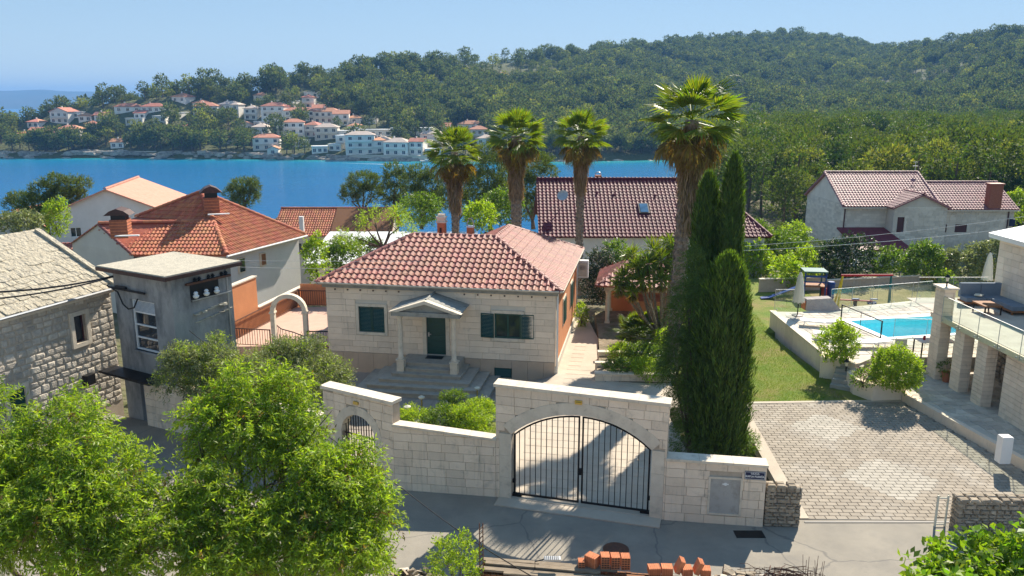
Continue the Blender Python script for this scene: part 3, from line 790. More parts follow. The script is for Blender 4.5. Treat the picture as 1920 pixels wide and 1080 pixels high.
# lawn and paved yard on the right
struct('lawn', MB().prism([(9.3, 31.55), (16.2, 31.85), (15.2, 33.4), (14.35, 35.6), (13.95, 42), (20, 45), (36, 52), (36, 56), (8.0, 56), (7.3, 48), (7.4, 35), (7.32, 31.2)], -.6, .0), M['lawn'])
PV = [(8.7, 21.95), (9.45, 31.5), (16.4, 31.8), (17.45, 25.1), (18.0, 21.95)]
struct('yard_bed', MB().prism(PV, -.6, -.02), M['joint'])
def pavers():
    r = random.Random(5); me = block_mesh('paver', M['paver'], cham=.0, seed=1)
    bw, bd = .33, .215
    V = [(0, 0, 0), (1, 0, 0), (1, 1, 0), (0, 1, 0), (.02, .04, 1), (.98, .04, 1), (.98, .96, 1), (.02, .96, 1)]
    F = [(4, 5, 6, 7), (0, 1, 5, 4), (1, 2, 6, 5), (2, 3, 7, 6), (3, 0, 4, 7)]
    me = new_mesh('paver', V, F, [M['paver']]); mb = MB(); n = 0; M['paver_pale'] = mat('paver_pale', (.44, .40, .335), (.39, .355, .295), 1.3, .92, rnd=.08); mep = new_mesh('paver', V, F, [M['paver_pale']])
    struct('yard_edging', MB().prism([(8.55, 21.95), (8.95, 21.95), (9.68, 31.5), (9.2, 31.55)], -.3, .03).prism([(9.3, 31.42), (16.4, 31.7), (16.4, 31.9), (9.3, 31.62)], -.3, .03), M['concrete'])
    root = thing('paved_yard', 'large pale yard of staggered concrete paving blocks beside the lawn', 'paving', (8.7, 21.95, 0))
    a = R(-1.5); c, s = math.cos(a), math.sin(a); j = 0; y = 0.0
    while y < 10.2:
        x = -.2 - (.165 if j % 2 else 0)
        while x < 10:
            wx, wy = 8.7 + (x + bw / 2) * c - (y + bd / 2) * s, 21.95 + (x + bw / 2) * s + (y + bd / 2) * c
            if inpoly(wx, wy, PV):
                h = .03 + r.uniform(0, .003); pale = any(abs((wx - q_[0]) * .8 + (wy - q_[1]) * .6) < q_[2] and abs((wy - q_[1]) * .8 - (wx - q_[0]) * .6) < q_[2] for q_ in ((12.2, 29.0, .95), (12.6, 24.6, 1.15)))
                if n < 300 and (y < 3.6):
                    link('paver', mep if pale else me, root, (x * c - y * s, x * s + y * c, -.02), a, (bw - .012, bd - .012, h)); n += 1
                else:
                    q = [((a_[0] * (bw - .012) + x), (a_[1] * (bd - .012) + y), a_[2] * h - .02) for a_ in V]
                    mb.add([(u * c - v * s, u * s + v * c, z) for u, v, z in q], F, 1 if pale else 0)
            x += bw
        y += bd; j += 1
    part('pavers', mb, [M['paver'], M['paver_pale']], root, kind='stuff')
pavers()
# drain strip, manholes
tag(link('drain_grate', MB().box(8.75, 21.72, 0, 13.6, 21.8, .018).mesh('drain_grate', M['iron'])), 'thin dark metal drain channel across the paved yard entrance', 'drain')
def manhole(px, py, label, r=.33, sq=False):
    p = G(px, py, 0); mb = MB()
    if sq: mb.box(-.42, -.2, 0, .42, .2, .012)
    else: mb.lathe([(r * 1.12, 0), (r * 1.12, .008), (r, .008), (r, .014)], 20)
    o = link('manhole_cover', mb.mesh('manhole_cover', M['rust'] if not sq else M['iron'])); o.location = p; tag(o, label, 'manhole cover')
manhole(1405, 1002, 'small square drain cover set in the road below the street sign', sq=True)
manhole(1155, 1030, 'round rusty manhole cover in the road behind the stacked bricks')

# ================================================================ BOUNDARY WALL AND GATES
def wall_thing(name, label, p0, p1, z0, zt0, zt1, th=.3, cat='wall', holes=(), coping=True, ch=.285, bl=.56, mesh=ASHW, seed=1, backing=None, var=.12):
    A = math.atan2(p1[1] - p0[1], p1[0] - p0[0]); Ln = math.dist(p0, p1)
    t = thing(name, label, cat, (p0[0], p0[1], 0), A); r = random.Random(seed)
    top = lambda x: zt0 + (zt1 - zt0) * x / Ln
    if backing is None:
        mb = MB(); V = [(0, .03, z0), (Ln, .03, z0), (Ln, th, z0), (0, th, z0), (0, .03, zt0), (Ln, .03, zt1), (Ln, th, zt1), (0, th, zt0)]
        mb.add(V, [(0, 3, 2, 1), (4, 5, 6, 7), (0, 1, 5, 4), (1, 2, 6, 5), (2, 3, 7, 6), (3, 0, 4, 7)])
        part('wall_core', mb, M['mortar'], t)
    else: part('wall_core', backing, M['mortar'], t)
    ashlar(t, 'block', mesh, 0, Ln, z0, max(zt0, zt1), ch, bl, r, 0, .05, .011, holes, var, top=top)
    if coping:
        mb = MB(); n = max(1, round(Ln / .9))
        for k in range(n):
            a, b = Ln * k / n + (.004 if k else -.03), Ln * (k + 1) / n + (.03 if k == n - 1 else -.004)
            za, zb = top(max(0, a)), top(min(Ln, b))
            V = [(0, -.05, 0), (b - a, -.05, zb - za), (b - a, th + .05, zb - za), (0, th + .05, 0)]
            V = V + [(x, y, z + .08) for x, y, z in V]
            q = MB().add(V, [(0, 3, 2, 1), (4, 5, 6, 7), (0, 1, 5, 4), (1, 2, 6, 5), (2, 3, 7, 6), (3, 0, 4, 7)])
            part('coping_stone', q, M['coping'], t, loc=(a, 0, za + .002))
    return t, Ln, A, top
wall_thing('boundary_wall', 'pale stone block garden wall between the double gate and the small arched gate', WL[2], WL[3], -.02, 2.2, 1.92, seed=2)
wall_thing('boundary_wall', 'pale block wall mostly hidden behind the leafy trees beside the grey tower', WL[0], WL[1], -.02, 1.75, 1.85, seed=3)

# the big gateway
def arc_pts(x0, x1, zs, rise, n=24, off=0.0):
    h = (x1 - x0) / 2; Rr = (h * h + rise * rise) / (2 * rise); cx = (x0 + x1) / 2; cz = zs + rise - Rr
    a = math.asin(min(1, h / Rr)); out = []
    for i in range(n + 1):
        t = -a + 2 * a * i / n; out.append((cx + (Rr + off) * math.sin(t), cz + (Rr + off) * math.cos(t)))
    return out, (cx, cz, Rr, a)
def gateway():
    p0, p1 = WL[3], WL[4]; Ln = math.dist(p0, p1); th = .42
    zt0, zt1 = 3.72, 3.63; ox0, ox1, zs, rise = .5, 4.84, 2.2, .86
    arc, (cx, cz, Rr, a) = arc_pts(ox0, ox1, zs, rise)
    top = lambda x: zt0 + (zt1 - zt0) * x / Ln
    mb = MB()
    def seg(xa, xb, za0, zb0):     # vertical slice from opening to top
        V = [(xa, .035, za0), (xb, .035, zb0), (xb, th, zb0), (xa, th, za0), (xa, .035, top(xa)), (xb, .035, top(xb)), (xb, th, top(xb)), (xa, th, top(xa))]
        mb.add(V, [(0, 3, 2, 1), (4, 5, 6, 7), (0, 1, 5, 4), (1, 2, 6, 5), (2, 3, 7, 6), (3, 0, 4, 7)])
    seg(0, ox0, -.05, -.05); seg(ox1, Ln, -.05, -.05)
    for (xa, za), (xb, zb) in zip(arc[:-1], arc[1:]): seg(xa, xb, za, zb)
    A = math.atan2(p1[1] - p0[1], p1[0] - p0[0])
    t = thing('gateway', 'tall pale stone block gateway with a wide arch and flat coping', 'gateway', (p0[0], p0[1], 0), A)
    part('wall_core', mb, M['mortar'], t)
    def hole(z):
        Ro = Rr + .30
        if z < zs: return (ox0 - .38, ox1 + .38)
        d = Ro * Ro - (z - cz) ** 2
        if d <= 0: return None
        return (max(ox0 - .38, cx - math.sqrt(d)), min(ox1 + .38, cx + math.sqrt(d)))
    ashlar(t, 'block', ASHW, 0, Ln, 0, 3.73, .285, .58, random.Random(5), 0, .05, .011, (hole,), .12, top=top)
    # arch band
    n = 15; ab, _ = arc_pts(ox0, ox1, zs, rise, n); ob = [(p[0] + (p[0] - cx) / Rr * .38, p[1] + (p[1] - cz) / Rr * .38) for p in ab]
    for k in range(n):
        q = MB().yprism([ab[k], ab[k + 1], (ob[k + 1][0], ob[k + 1][1]), (ob[k][0], ob[k][1])], -.012, th + .01)
        part('arch_stone', q, M['coping'], t)
    for x0, x1, ztop in ((ox0 - .38, ox0, 0), (ox1, ox1 + .38, 0)):
        for k in range(3):
            q = MB().box(x0, -.012, .0 + k * .735, x1, th + .01, .729 + k * .735); part('jamb_stone', q, M['coping'], t)
    # coping
    n = 6
    for k in range(n):
        x0, x1 = Ln * k / n - (.05 if k == 0 else -.003), Ln * (k + 1) / n + (.05 if k == n - 1 else -.003)
        V = [(x0, -.06, top(x0)), (x1, -.06, top(x1)), (x1, th + .06, top(x1)), (x0, th + .06, top(x0))]; V += [(x, y, z + .1) for x, y, z in V]
        part('coping_stone', MB().add(V, [(0, 3, 2, 1), (4, 5, 6, 7), (0, 1, 5, 4), (1, 2, 6, 5), (2, 3, 7, 6), (3, 0, 4, 7)]), M['coping'], t)
    part('threshold', MB().box(.1, -.55, 0, 5.2, -.0, .035).box(.15, -.0, 0, 5.15, .4, .05), M['concrete'], t)
    part('lamp', MB().box(2.5, -.05, 3.42, 2.72, -.012, 3.54).box(2.53, -.1, 3.45, 2.69, -.05, 3.5), M['brass'], t, label='small yellow lamp above the arch')
    # the gate itself
    g = thing('iron_gate', 'black wrought iron double gate of upright bars filling the wide arch', 'gate', (p0[0], p0[1], 0), A)
    def ztop(x):
        d = (Rr - .03) ** 2 - (x - cx) ** 2
        return min(cz + math.sqrt(max(d, 0)), 9) - .04
    yy = .18
    for side, (xa, xb) in enumerate(((ox0 + .05, cx - .035), (cx + .035, ox1 - .05))):
        f = MB(); n = 12
        f.box(xa, yy - .025, .12, xa + .05, yy + .025, ztop(xa + .02) - .05); f.box(xb - .05, yy - .025, .12, xb, yy + .025, ztop(xb) - .03)
        f.box(xa, yy - .022, .1, xb, yy + .022, .16)
        pts = [(xa + (xb - xa) * i / 10, yy, ztop(xa + (xb - xa) * i / 10) - .05) for i in range(11)]
        f.tube(pts, .028, 6)
        fr = part('gate_leaf', f, M['iron'], g)
        for i in range(1, n):
            x = xa + (xb - xa) * i / n
            part('bar', MB().box(x - .011, yy - .011, .16, x + .011, yy + .011, ztop(x) - .05), M['iron'], fr)
        part('hinge', MB().box((ox0 if side == 0 else ox1 - .1), yy - .04, .5, (ox0 + .1 if side == 0 else ox1), yy + .04, .62).box((ox0 if side == 0 else ox1 - .3), yy - .06, .05, (ox0 + .3 if side == 0 else ox1), yy + .08, .13), M['iron'], g)
    part('lock', MB().box(cx - .06, yy - .05, 1.05, cx + .06, yy + .05, 1.25), M['iron'], g)
gateway()
# wall to the right of the gateway, with the utility cabinet and the street sign
w3, L3, A3, top3 = wall_thing('boundary_wall', 'pale block wall carrying the blue street sign and a grey cabinet door', WL[4], WL[5], -.02, 1.93, 1.90, th=.42, seed=4, holes=((1.27, 2.19, .34, 1.49),))
cab = thing('utility_cabinet', 'pale grey metal cabinet door with peeling paint set in the block wall', 'cabinet', w3.location, A3)
M['cab'] = mat('cab', (.44, .42, .38), (.40, .38, .345), 2, .7, bump=(20, .2), patch=((.22, .19, .15), 4, .5, .75, .6))
fr = MB(); fr.box(1.24, -.03, .30, 2.22, .02, .36); fr.box(1.24, -.03, 1.46, 2.22, .02, 1.52); fr.box(1.24, -.029, .36, 1.30, .02, 1.46); fr.box(2.16, -.029, .36, 2.22, .02, 1.46)
part('frame', fr, M['coping'], cab); part('door', MB().box(1.30, -.012, .36, 2.16, .02, 1.46), M['cab'], cab)
part('badge', MB().lathe([(.05, 0), (.05, .004)], 12).box(-.09, -.02, 0, .09, .02, .005), M['white_paint'], cab, loc=(1.73, -.014, 1.3)).rotation_euler = (R(90), 0, 0)
part('lock', MB().box(1.69, -.022, .95, 1.76, -.012, 1.06), M['galv'], cab)
def text(name, s, size, loc, m, parent, rx=90, bold=.0, sx=1.0):
    c = bpy.data.curves.new(name, 'FONT'); c.body = s; c.size = size; c.extrude = .002; c.offset = bold; c.align_x = 'CENTER'; c.align_y = 'CENTER'
    c.materials.append(m); tmp = bpy.data.objects.new(name, c); col.objects.link(tmp); bpy.context.view_layer.update()
    me = bpy.data.meshes.new_from_object(tmp.evaluated_get(bpy.context.evaluated_depsgraph_get())); bpy.data.objects.remove(tmp); o = bpy.data.objects.new(name, me); col.objects.link(o); o.parent = parent; o.location = loc; o.rotation_euler = (R(rx), 0, 0); o.scale = (sx, 1, 1)
    return o
sg = thing('street_sign', 'dark blue street name plate with white capitals on the wall end', 'street sign', w3.location, A3)
part('plate', MB().box(2.26, -.022, 1.50, 2.84, -.004, 1.76), M['sign_blue'], sg)
bd = MB(); bd.box(2.27, -.026, 1.515, 2.83, -.022, 1.525).box(2.27, -.026, 1.735, 2.83, -.022, 1.745).box(2.27, -.0255, 1.525, 2.28, -.022, 1.735).box(2.82, -.0255, 1.525, 2.83, -.022, 1.735)
part('border', bd, M['white_paint'], sg)
text('lettering', 'ULICA', .068, (2.55, -.024, 1.69), M['white_paint'], sg, bold=.002, sx=1.25)
text('lettering', 'KARLA BUDIĆA', .082, (2.55, -.024, 1.60), M['white_paint'], sg, bold=.003, sx=.92)

def dry_wall(label, p0, p1, z0, z1, th, seed, ends=True, cap=True):
    A = math.atan2(p1[1] - p0[1], p1[0] - p0[0]); Ln = math.dist(p0, p1); t = thing('stone_wall', label, 'wall', (p0[0], p0[1], 0), A); r = random.Random(seed)
    part('wall_core', MB().box(.05, .08, z0, Ln - .05, th - .04, z1 - .04), M['mortar'], t)
    ashlar(t, 'stone', DRY, 0, Ln, z0, z1, .12, .26, r, 0, .16, .008, (), .5, zvar=.35)
    if ends:
        ashlar(t, 'stone', DRY, 0, th, z0, z1, .13, .28, r, 0, .12, .008, (), .4, zvar=.3, tf=lambda x, y, z: (0 + y, th - x, z, R(-90)))
    if cap:
        for i in range(int(Ln / .3)):
            for j in range(2):
                o = add_block('stone', DRY, t, i * .3 + r.uniform(0, .03), j * th / 2 + .0, z1 - .05, .3, .09, th / 2, r); o.rotation_euler = (R(90), 0, 0); o.location = (i * .3, (j + 1) * th / 2, z1 - .06)
                o.rotation_euler = (R(-90), 0, 0); o.location = (i * .3, j * th / 2, z1 + .05)
    return t
dry_wall('short rough stone wall beside the street sign, edging the yard entrance', (7.45, 21.5), (8.5, 21.43), 0, 1.28, .35, 3)
dry_wall('low yellowish stone wall behind the fig tree at the yard entrance', (12.95, 21.15), (16.5, 21.0), 0, 1.0, .5, 4)
tag(link('gate_post', MB().box(0, 0, 0, .05, .05, 1.0).box(.3, 0, 0, .34, .05, 1.0).box(.05, .01, .9, .3, .04, .94).box(.05, .01, .06, .3, .04, .1).mesh('gate_post', M['canvas'])), 'narrow cream metal gate frame standing against the yellowish stone wall', 'gate frame').location = (12.5, 21.5, 0)

# small pedestrian gateway
def ped_gate():
    p0, p1 = WL[1], WL[2]; Ln = math.dist(p0, p1); th = .38; A = math.atan2(p1[1] - p0[1], p1[0] - p0[0])
    zt0, zt1 = 2.88, 2.98; c0, rad, zs = Ln * .5, .72, 1.55
    t = thing('gateway', 'small pale stone gateway with a round arch behind the leafy trees', 'gateway', (p0[0], p0[1], 0), A)
    top = lambda x: zt0 + (zt1 - zt0) * x / Ln
    mb = MB(); mb.box(0, .035, -.02, c0 - rad, th, zt0); mb.box(c0 + rad, .035, -.02, Ln, th, zt0)
    for i in range(16):
        t0, t1 = math.pi * (1 - i / 16), math.pi * (1 - (i + 1) / 16)
        mb.yprism([(c0 + rad * math.cos(t0), zs + rad * math.sin(t0)), (c0 + rad * math.cos(t1), zs + rad * math.sin(t1)), (c0 + rad * math.cos(t1), zt0), (c0 + rad * math.cos(t0), zt0)], .035, th)
    part('wall_core', mb, M['mortar'], t)
    def hole(z):
        ro = rad + .26
        if z < zs: return (c0 - ro, c0 + ro)
        d = ro * ro - (z - zs) ** 2
        return (c0 - math.sqrt(d), c0 + math.sqrt(d)) if d > 0 else None
    ashlar(t, 'block', ASHW, 0, Ln, 0, 2.98, .285, .5, random.Random(8), 0, .05, .011, (hole,), .12, top=top)
    for i in range(10):
        t0, t1 = math.pi * (1 - i / 10), math.pi * (1 - (i + 1) / 10); ro = rad + .3
        part('arch_stone', MB().yprism([(c0 + rad * math.cos(t0), zs + rad * math.sin(t0)), (c0 + rad * math.cos(t1), zs + rad * math.sin(t1)), (c0 + ro * math.cos(t1), zs + ro * math.sin(t1)), (c0 + ro * math.cos(t0), zs + ro * math.sin(t0))], -.012, th), M['coping'], t)
    for k in range(4):
        for s in (-1, 1):
            xa, xb = sorted((c0 + s * rad, c0 + s * (rad + .3))); part('jamb_stone', MB().box(xa, -.012, k * .39, xb, th, k * .39 + .385), M['coping'], t)
    part('coping_stone', MB().box(-.05, -.06, zt0 + .05, Ln * .5 - .003, th + .06, zt0 + .16), M['coping'], t)
    part('coping_stone', MB().box(Ln * .5 + .003, -.06, zt0 + .05, Ln + .05, th + .06, zt0 + .16), M['coping'], t)
    part('wall_lamp', MB().box(c0 - .1, -.06, zs + rad + .38, c0 + .1, -.012, zs + rad + .48), M['brass'], t)
    g = thing('iron_gate', 'dark wrought iron garden gate inside the small round arch', 'gate', (p0[0], p0[1], 0), A)
    for i in range(13):
        x = c0 - rad + .06 + (2 * rad - .12) * i / 12; zt = zs + math.sqrt(max(0, rad ** 2 - (x - c0) ** 2)) - .05
        part('bar', MB().box(x - .012, .16, .05, x + .012, .185, zt), M['iron'], g)
    part('rail', MB().box(c0 - rad, .15, .12, c0 + rad, .2, .17).box(c0 - rad, .15, zs - .1, c0 + rad, .2, zs - .06), M['iron'], g)
ped_gate()

# ================================================================ MAIN HOUSE
def main_house():
    t = thing('main_house', 'single storey cream stone house with red hipped tile roof and columned porch', 'house', (HO[0], HO[1], 0), R(HA))
    W, D = 11.0, 10.5; zp, ze = .55, 3.72
    holes = [(1.6, 1.58, 2.88, 2.84), (4.92, .62, 5.86, 2.55), (8.19, 1.60, 9.44, 2.79)]
    bh = (8.17, -.32, 9.01, .16)
    # core
    box_walls(t, 0.0, .04, W, D, -.6, ze, M['wall_cream'], [bh] + holes, t=.3)
    part('side_wall', MB().box(W, .9, .35, W + .03, D, ze), M['wall_orange'], t, label='orange rendered side wall')
    part('side_plinth', MB().box(W, .0, -.6, W + .09, D, .34), M['wall_cream'], t)
    ashlar(t, 'cladding_slab', ASH, 0, W, zp, 3.72, .29, 1.05, random.Random(2), 0, .04, .009, [(1.44, 3.04, 1.43, 3.0), (4.74, 6.04, .55, 2.75), (8.0, 9.63, 1.42, 2.96)], .35)
    ashlar(t, 'corner_slab', ASH, 0, .9, .35, 3.72, .29, .9, random.Random(3), 0, .04, .009, (), 0, tf=lambda x, y, z: (W + .045 - y, x, z, R(90)))
    # plinth panels
    r = random.Random(4); x = 0
    while x < W:
        b = min(W, x + .75)
        segs = [(-.6, zp - .01)] if not (x < bh[2] and b > bh[0]) else []
        for a_, c_ in segs: part('plinth_slab', MB().box(x + .005, -.03, a_, b - .005, .04, c_), M['plinth'], t)
        if not segs:
            mb = MB()
            if x < bh[0]: mb.box(x + .005, -.03, -.6, bh[0], .04, zp - .01)
            if b > bh[2]: mb.box(bh[2], -.03, -.6, b - .005, .04, zp - .01)
            xa, xb = max(x + .005, bh[0]), min(b - .005, bh[2])
            mb.box(xa, -.03, bh[3], xb, .04, zp - .01); mb.box(xa, -.03, -.6, xb, .04, bh[1])
            part('plinth_slab', mb, M['plinth'], t)
        x = b
    # basement window
    window(t, bh[0], bh[1], bh[2], bh[3], .05, 'green_paint', 2, 1)
    louvre(t, bh[0] + .02, bh[1] + .02, bh[2] - .02, bh[3] - .02, .02, M['green_paint'], n=8, name='vent_cover')
    # window surrounds
    for (a, b, c, d) in ((1.6, 1.58, 2.88, 2.84), (8.19, 1.60, 9.44, 2.79)):
        s = .14
        part('surround', MB().box(a - s, -.03, b - s, c + s, .04, b).box(a - s, -.03, d, c + s, .04, d + s).box(a - s, -.029, b, a, .04, d).box(c, -.029, b, c + s, .04, d), M['coping'], t)
    part('surround', MB().box(4.74, -.04, .55, 4.92, .04, 2.74).box(5.86, -.04, .55, 6.04, .04, 2.74).box(4.92, -.039, 2.55, 5.86, .04, 2.74), M['coping'], t)
    # closed shutters left
    louvre(t, 1.61, 1.59, 2.235, 2.83, .06, M['green_paint']); louvre(t, 2.245, 1.59, 2.87, 2.83, .06, M['green_paint'])
    # right window, open shutters
    window(t, 8.19, 1.60, 9.44, 2.79, .05, 'green_paint', 2, 1, pane='pane', fw=.08)
    louvre(t, 7.55, 1.62, 8.18, 2.78, -.04, M['green_paint'], rz=R(-6)); louvre(t, 9.45, 1.62, 10.06, 2.78, -.06, M['green_paint'], rz=R(8))
    # door
    mb = MB().box(4.92, .10, .63, 5.86, .16, 2.55)
    for k in range(6): mb.box(5.0, .085, .75 + k * .29, 5.78, .10, .98 + k * .29)
    d = part('front_door', mb, M['green_paint'], t); part('handle', MB().box(4.98, .03, 1.5, 5.05, .1, 1.7).box(4.98, .02, 1.6, 5.14, .045, 1.625), M['galv'], d)
    # cornice under the eave, little vents
    part('cornice', MB().box(-.12, -.14, 3.74, W + .12, D + .1, 3.90).box(-.3, -.34, 3.90, W + .3, D + .3, 3.99), M['weathered'], t)
    for k in range(17):
        if 4.0 < .5 + k * .63 < 6.6: continue
        part('vent_stub', MB().box(.45 + k * .63, -.06, 3.60, .51 + k * .63, .0, 3.66), M['copper'], t)
    # roof: front wing and right wing
    e = .34; x0, x1, y0, y1 = -e, W + e, -e, D + e; z0 = 4.0; s = .485; rr = 3.75
    zr = z0 + rr * s; yb = y0 + 2 * rr
    xr = x1 - 2 * rr
    RL, RR, RB = (x0 + rr, y0 + rr, zr), (x1 - rr, y0 + rr, zr), (x1 - rr, y1 - rr, zr)
    front = [(x0, y0, z0), (x1, y0, z0), RR, RL]
    right = [(x1, y0, z0), (x1, y1, z0), RB, RR]
    leftf = [(x0, yb, z0), (x0, y0, z0), RL]
    back1 = [(xr, yb, z0), (x0, yb, z0), RL, RR]
    inner = [(xr, y1, z0), (xr, yb, z0), RR, RB]
    back2 = [(x1, y1, z0), (xr, y1, z0), RB]
    body = MB()
    for p in (front, right, leftf, back1, inner, back2): body.slab(p, .05)
    part('roof', body, M['tile_red'], t)
    tile_roof(t, [front], M['tile_red'], .3, .385, 300, .08); tile_roof(t, [right, leftf, inner, back1, back2], M['tile_red'], .3, .385, 0, .042)
    ridge_caps(t, M['tile_ridge'], RL, RR); ridge_caps(t, M['tile_ridge'], RR, RB, single=True)
    for a, b in (((x0, y0, z0), RL), ((x1, y0, z0), RR), ((x1, y1, z0), RB), ((x0, yb, z0), RL)): ridge_caps(t, M['tile_ridge'], a, b, .15, .36)
    part('gutter', MB().tube([(x0 - .03, y0 - .05, z0 + .0), (x1 + .03, y0 - .05, z0)], .045, 6).tube([(x1 + .05, y0 - .05, z0), (x1 + .05, y1, z0)], .045, 6), M['coping'], t)
    part('downpipe', MB().tube([(W + .1, .12, 3.9), (W + .1, .12, -.3)], .05, 8), M['white_paint'], t)
    part('downpipe', MB().tube([(W + .12, 9.6, 3.9), (W + .12, 9.6, 0)], .05, 8), M['white_paint'], t)
    # side windows with shutters
    for (ya, yb_) in ((3.0, 4.3), (6.6, 7.8)):
        f = part('side_window', MB().box(W + .03, ya, 1.45, W + .07, yb_, 2.85), M['coping'], t)
        part('shutter', MB().box(W + .07, ya + .12, 1.55, W + .11, (ya + yb_) / 2 - .01, 2.75).box(W + .07, (ya + yb_) / 2 + .01, 1.55, W + .11, yb_ - .12, 2.75), M['green_paint'], f)
    return t
main_house()
# porch
def porch():
    t = thing('porch', 'small grey weathered stone porch with gable and two thin columns', 'porch', (HO[0], HO[1], 0), R(HA))
    for x in (4.12, 6.62):
        y = -1.5
        part('pedestal', MB().box(x - .17, y - .17, .28, x + .17, y + .17, .80).box(x - .2, y - .2, .80, x + .2, y + .2, .86), M['coping'], t)
        part('column', MB().lathe([(.15, .86), (.15, .93), (.115, .96), (.12, 1.4), (.105, 2.75), (.13, 2.80), (.15, 2.85), (.15, 2.92)], 14, (x, y, 0)), M['coping'], t, smooth=True)
        b = part('beam', MB().box(x - .13, y + .13, 2.92, x + .13, -.02, 3.10), M['weathered'], t)
    x0, x1, xm, yf, yb = 3.78, 6.96, 5.37, -1.75, -.03
    part('lintel', MB().box(x0, yf, 2.925, x1, yf + .5, 3.12), M['weathered'], t)
    part('ceiling', MB().box(x0 + .1, yf + .5, 3.101, x1 - .1, yb, 3.15), M['weathered'], t)
    part('tympanum', MB().yprism([(x0 + .12, 3.12), (x1 - .12, 3.12), (xm, 3.52)], yf + .14, yf + .24), M['weathered'], t)
    rk = MB().yprism([(x0 - .08, 3.12), (x0 + .3, 3.12), (xm, 3.52), (x1 - .3, 3.12), (x1 + .08, 3.12), (xm, 3.68)], yf - .05, yf + .3)
    part('raking_cornice', rk, M['coping'], t)
    for a, b in ((x0 - .06, xm), (x1 + .06, xm)):
        part('roof_slab', MB().slab([(a, yf + .3, 3.16), (b, yf + .3, 3.66), (b, yb, 3.66), (a, yb, 3.16)], .05), M['weathered'], t)
    part('ridge', MB().tube([(xm, yf + .2, 3.68), (xm, yb, 3.68)], .05, 6), M['weathered'], t)
porch()
def steps():
    t = thing('entrance_steps', 'broad flight of grey stone steps climbing to the green front door', 'steps', (HO[0], HO[1], 0), R(HA))
    lv = [(2.35, 8.45, -3.0, -.23), (2.85, 7.95, -2.63, -.06), (3.3, 7.45, -2.27, .11), (3.78, 6.98, -1.9, .28)]
    for k, (a, b, y, z) in enumerate(lv):
        part('step', MB().box(a, y, z - .2, b, -.035, z - .045).box(a - .03, y - .03, z - .044, b + .03, -.034, z), M['step'], t)
    part('step', MB().box(4.32, -1.62, .28, 6.42, -.035, .41).box(4.32, -1.65, .41, 6.42, -.035, .45), M['step'], t)
    part('landing', MB().box(4.0, -1.28, .28, 6.75, -.036, .58).box(4.0, -1.31, .581, 6.75, -.036, .62), M['step'], t)
    tag(link('door_mat', MB().box(5.0, -.62, .62, 5.8, -.18, .638).mesh('door_mat', M['dark'])), 'dark rectangular door mat in front of the green door', 'door mat')
    bpy.data.objects['door_mat'].location = (HO[0], HO[1], 0); bpy.data.objects['door_mat'].rotation_euler = (0, 0, R(HA))
steps()
# chimneys behind the front ridge
def chimney(px, py_top, Y, zb, w, label, kind):
    p = AT(px, py_top, Y); t = thing('chimney', label, 'chimney', (p[0], p[1], zb), R(HA)); h = p[2] - zb
    if kind == 'brick':
        part('stack', MB().box(-w / 2, -w / 2, 0, w / 2, w / 2, h * .78), M['hollow_brick'], t)
        part('collar', MB().box(-w * .62, -w * .62, h * .78, w * .62, w * .62, h * .82).box(-w * .5, -w * .5, h * .821, w * .5, w * .5, h * .9).box(-w * .6, -w * .6, h * .901, w * .6, w * .6, h * .94), M['coping'], t)
        part('chimney_cap', MB().box(-w * .42, -w * .42, h * .94, w * .42, w * .42, h), M['coping'], t)
        part('vent', MB().box(-w * .18, -w / 2 - .01, h * .52, w * .1, -w / 2, h * .66), M['dark'], t)
    else:
        part('stack', MB().box(-w / 2, -w / 2, 0, w / 2, w / 2, h * .72), M['hollow_brick'], t)
        part('rim', MB().box(-w * .56, -w * .56, h * .72, w * .56, w * .56, h * .76), M['white_paint'], t)
        part('hood', MB().tube([(w * .5 * math.cos(a_), 0, h * .76 + h * .22 * math.sin(a_)) for a_ in np.linspace(0, math.pi, 9)], .03, 5), M['galv'], t)
chimney(828, 401, 43.5, 4.2, .42, 'tall pinkish brick chimney with stepped stone cap behind the red roof', 'brick')
chimney(882, 408, 43.9, 4.2, .36, 'short red chimney with arched metal hood behind the red roof ridge', 'hood')
# air conditioner
pa = hw(11.42, 9.9)
ac = thing('air_conditioner', 'white air conditioner unit on the far corner of the orange side wall', 'air conditioner', (pa[0], pa[1], 2.5), R(HA))
part('casing', MB().box(-.3, -.2, 0, .32, .2, 1.0), M['white_paint'], ac); part('grille', MB().lathe([(.2, 0), (.2, .01), (.17, .015)], 14, (0, 0, 0)).box(-.01, -.2, .012, .01, .2, .02), M['galv'], ac, loc=(0, -.2, .6)).rotation_euler = (R(90), 0, 0)
part('grille', MB().box(-.24, -.215, .1, .26, -.2, .9), M['galv'], ac)

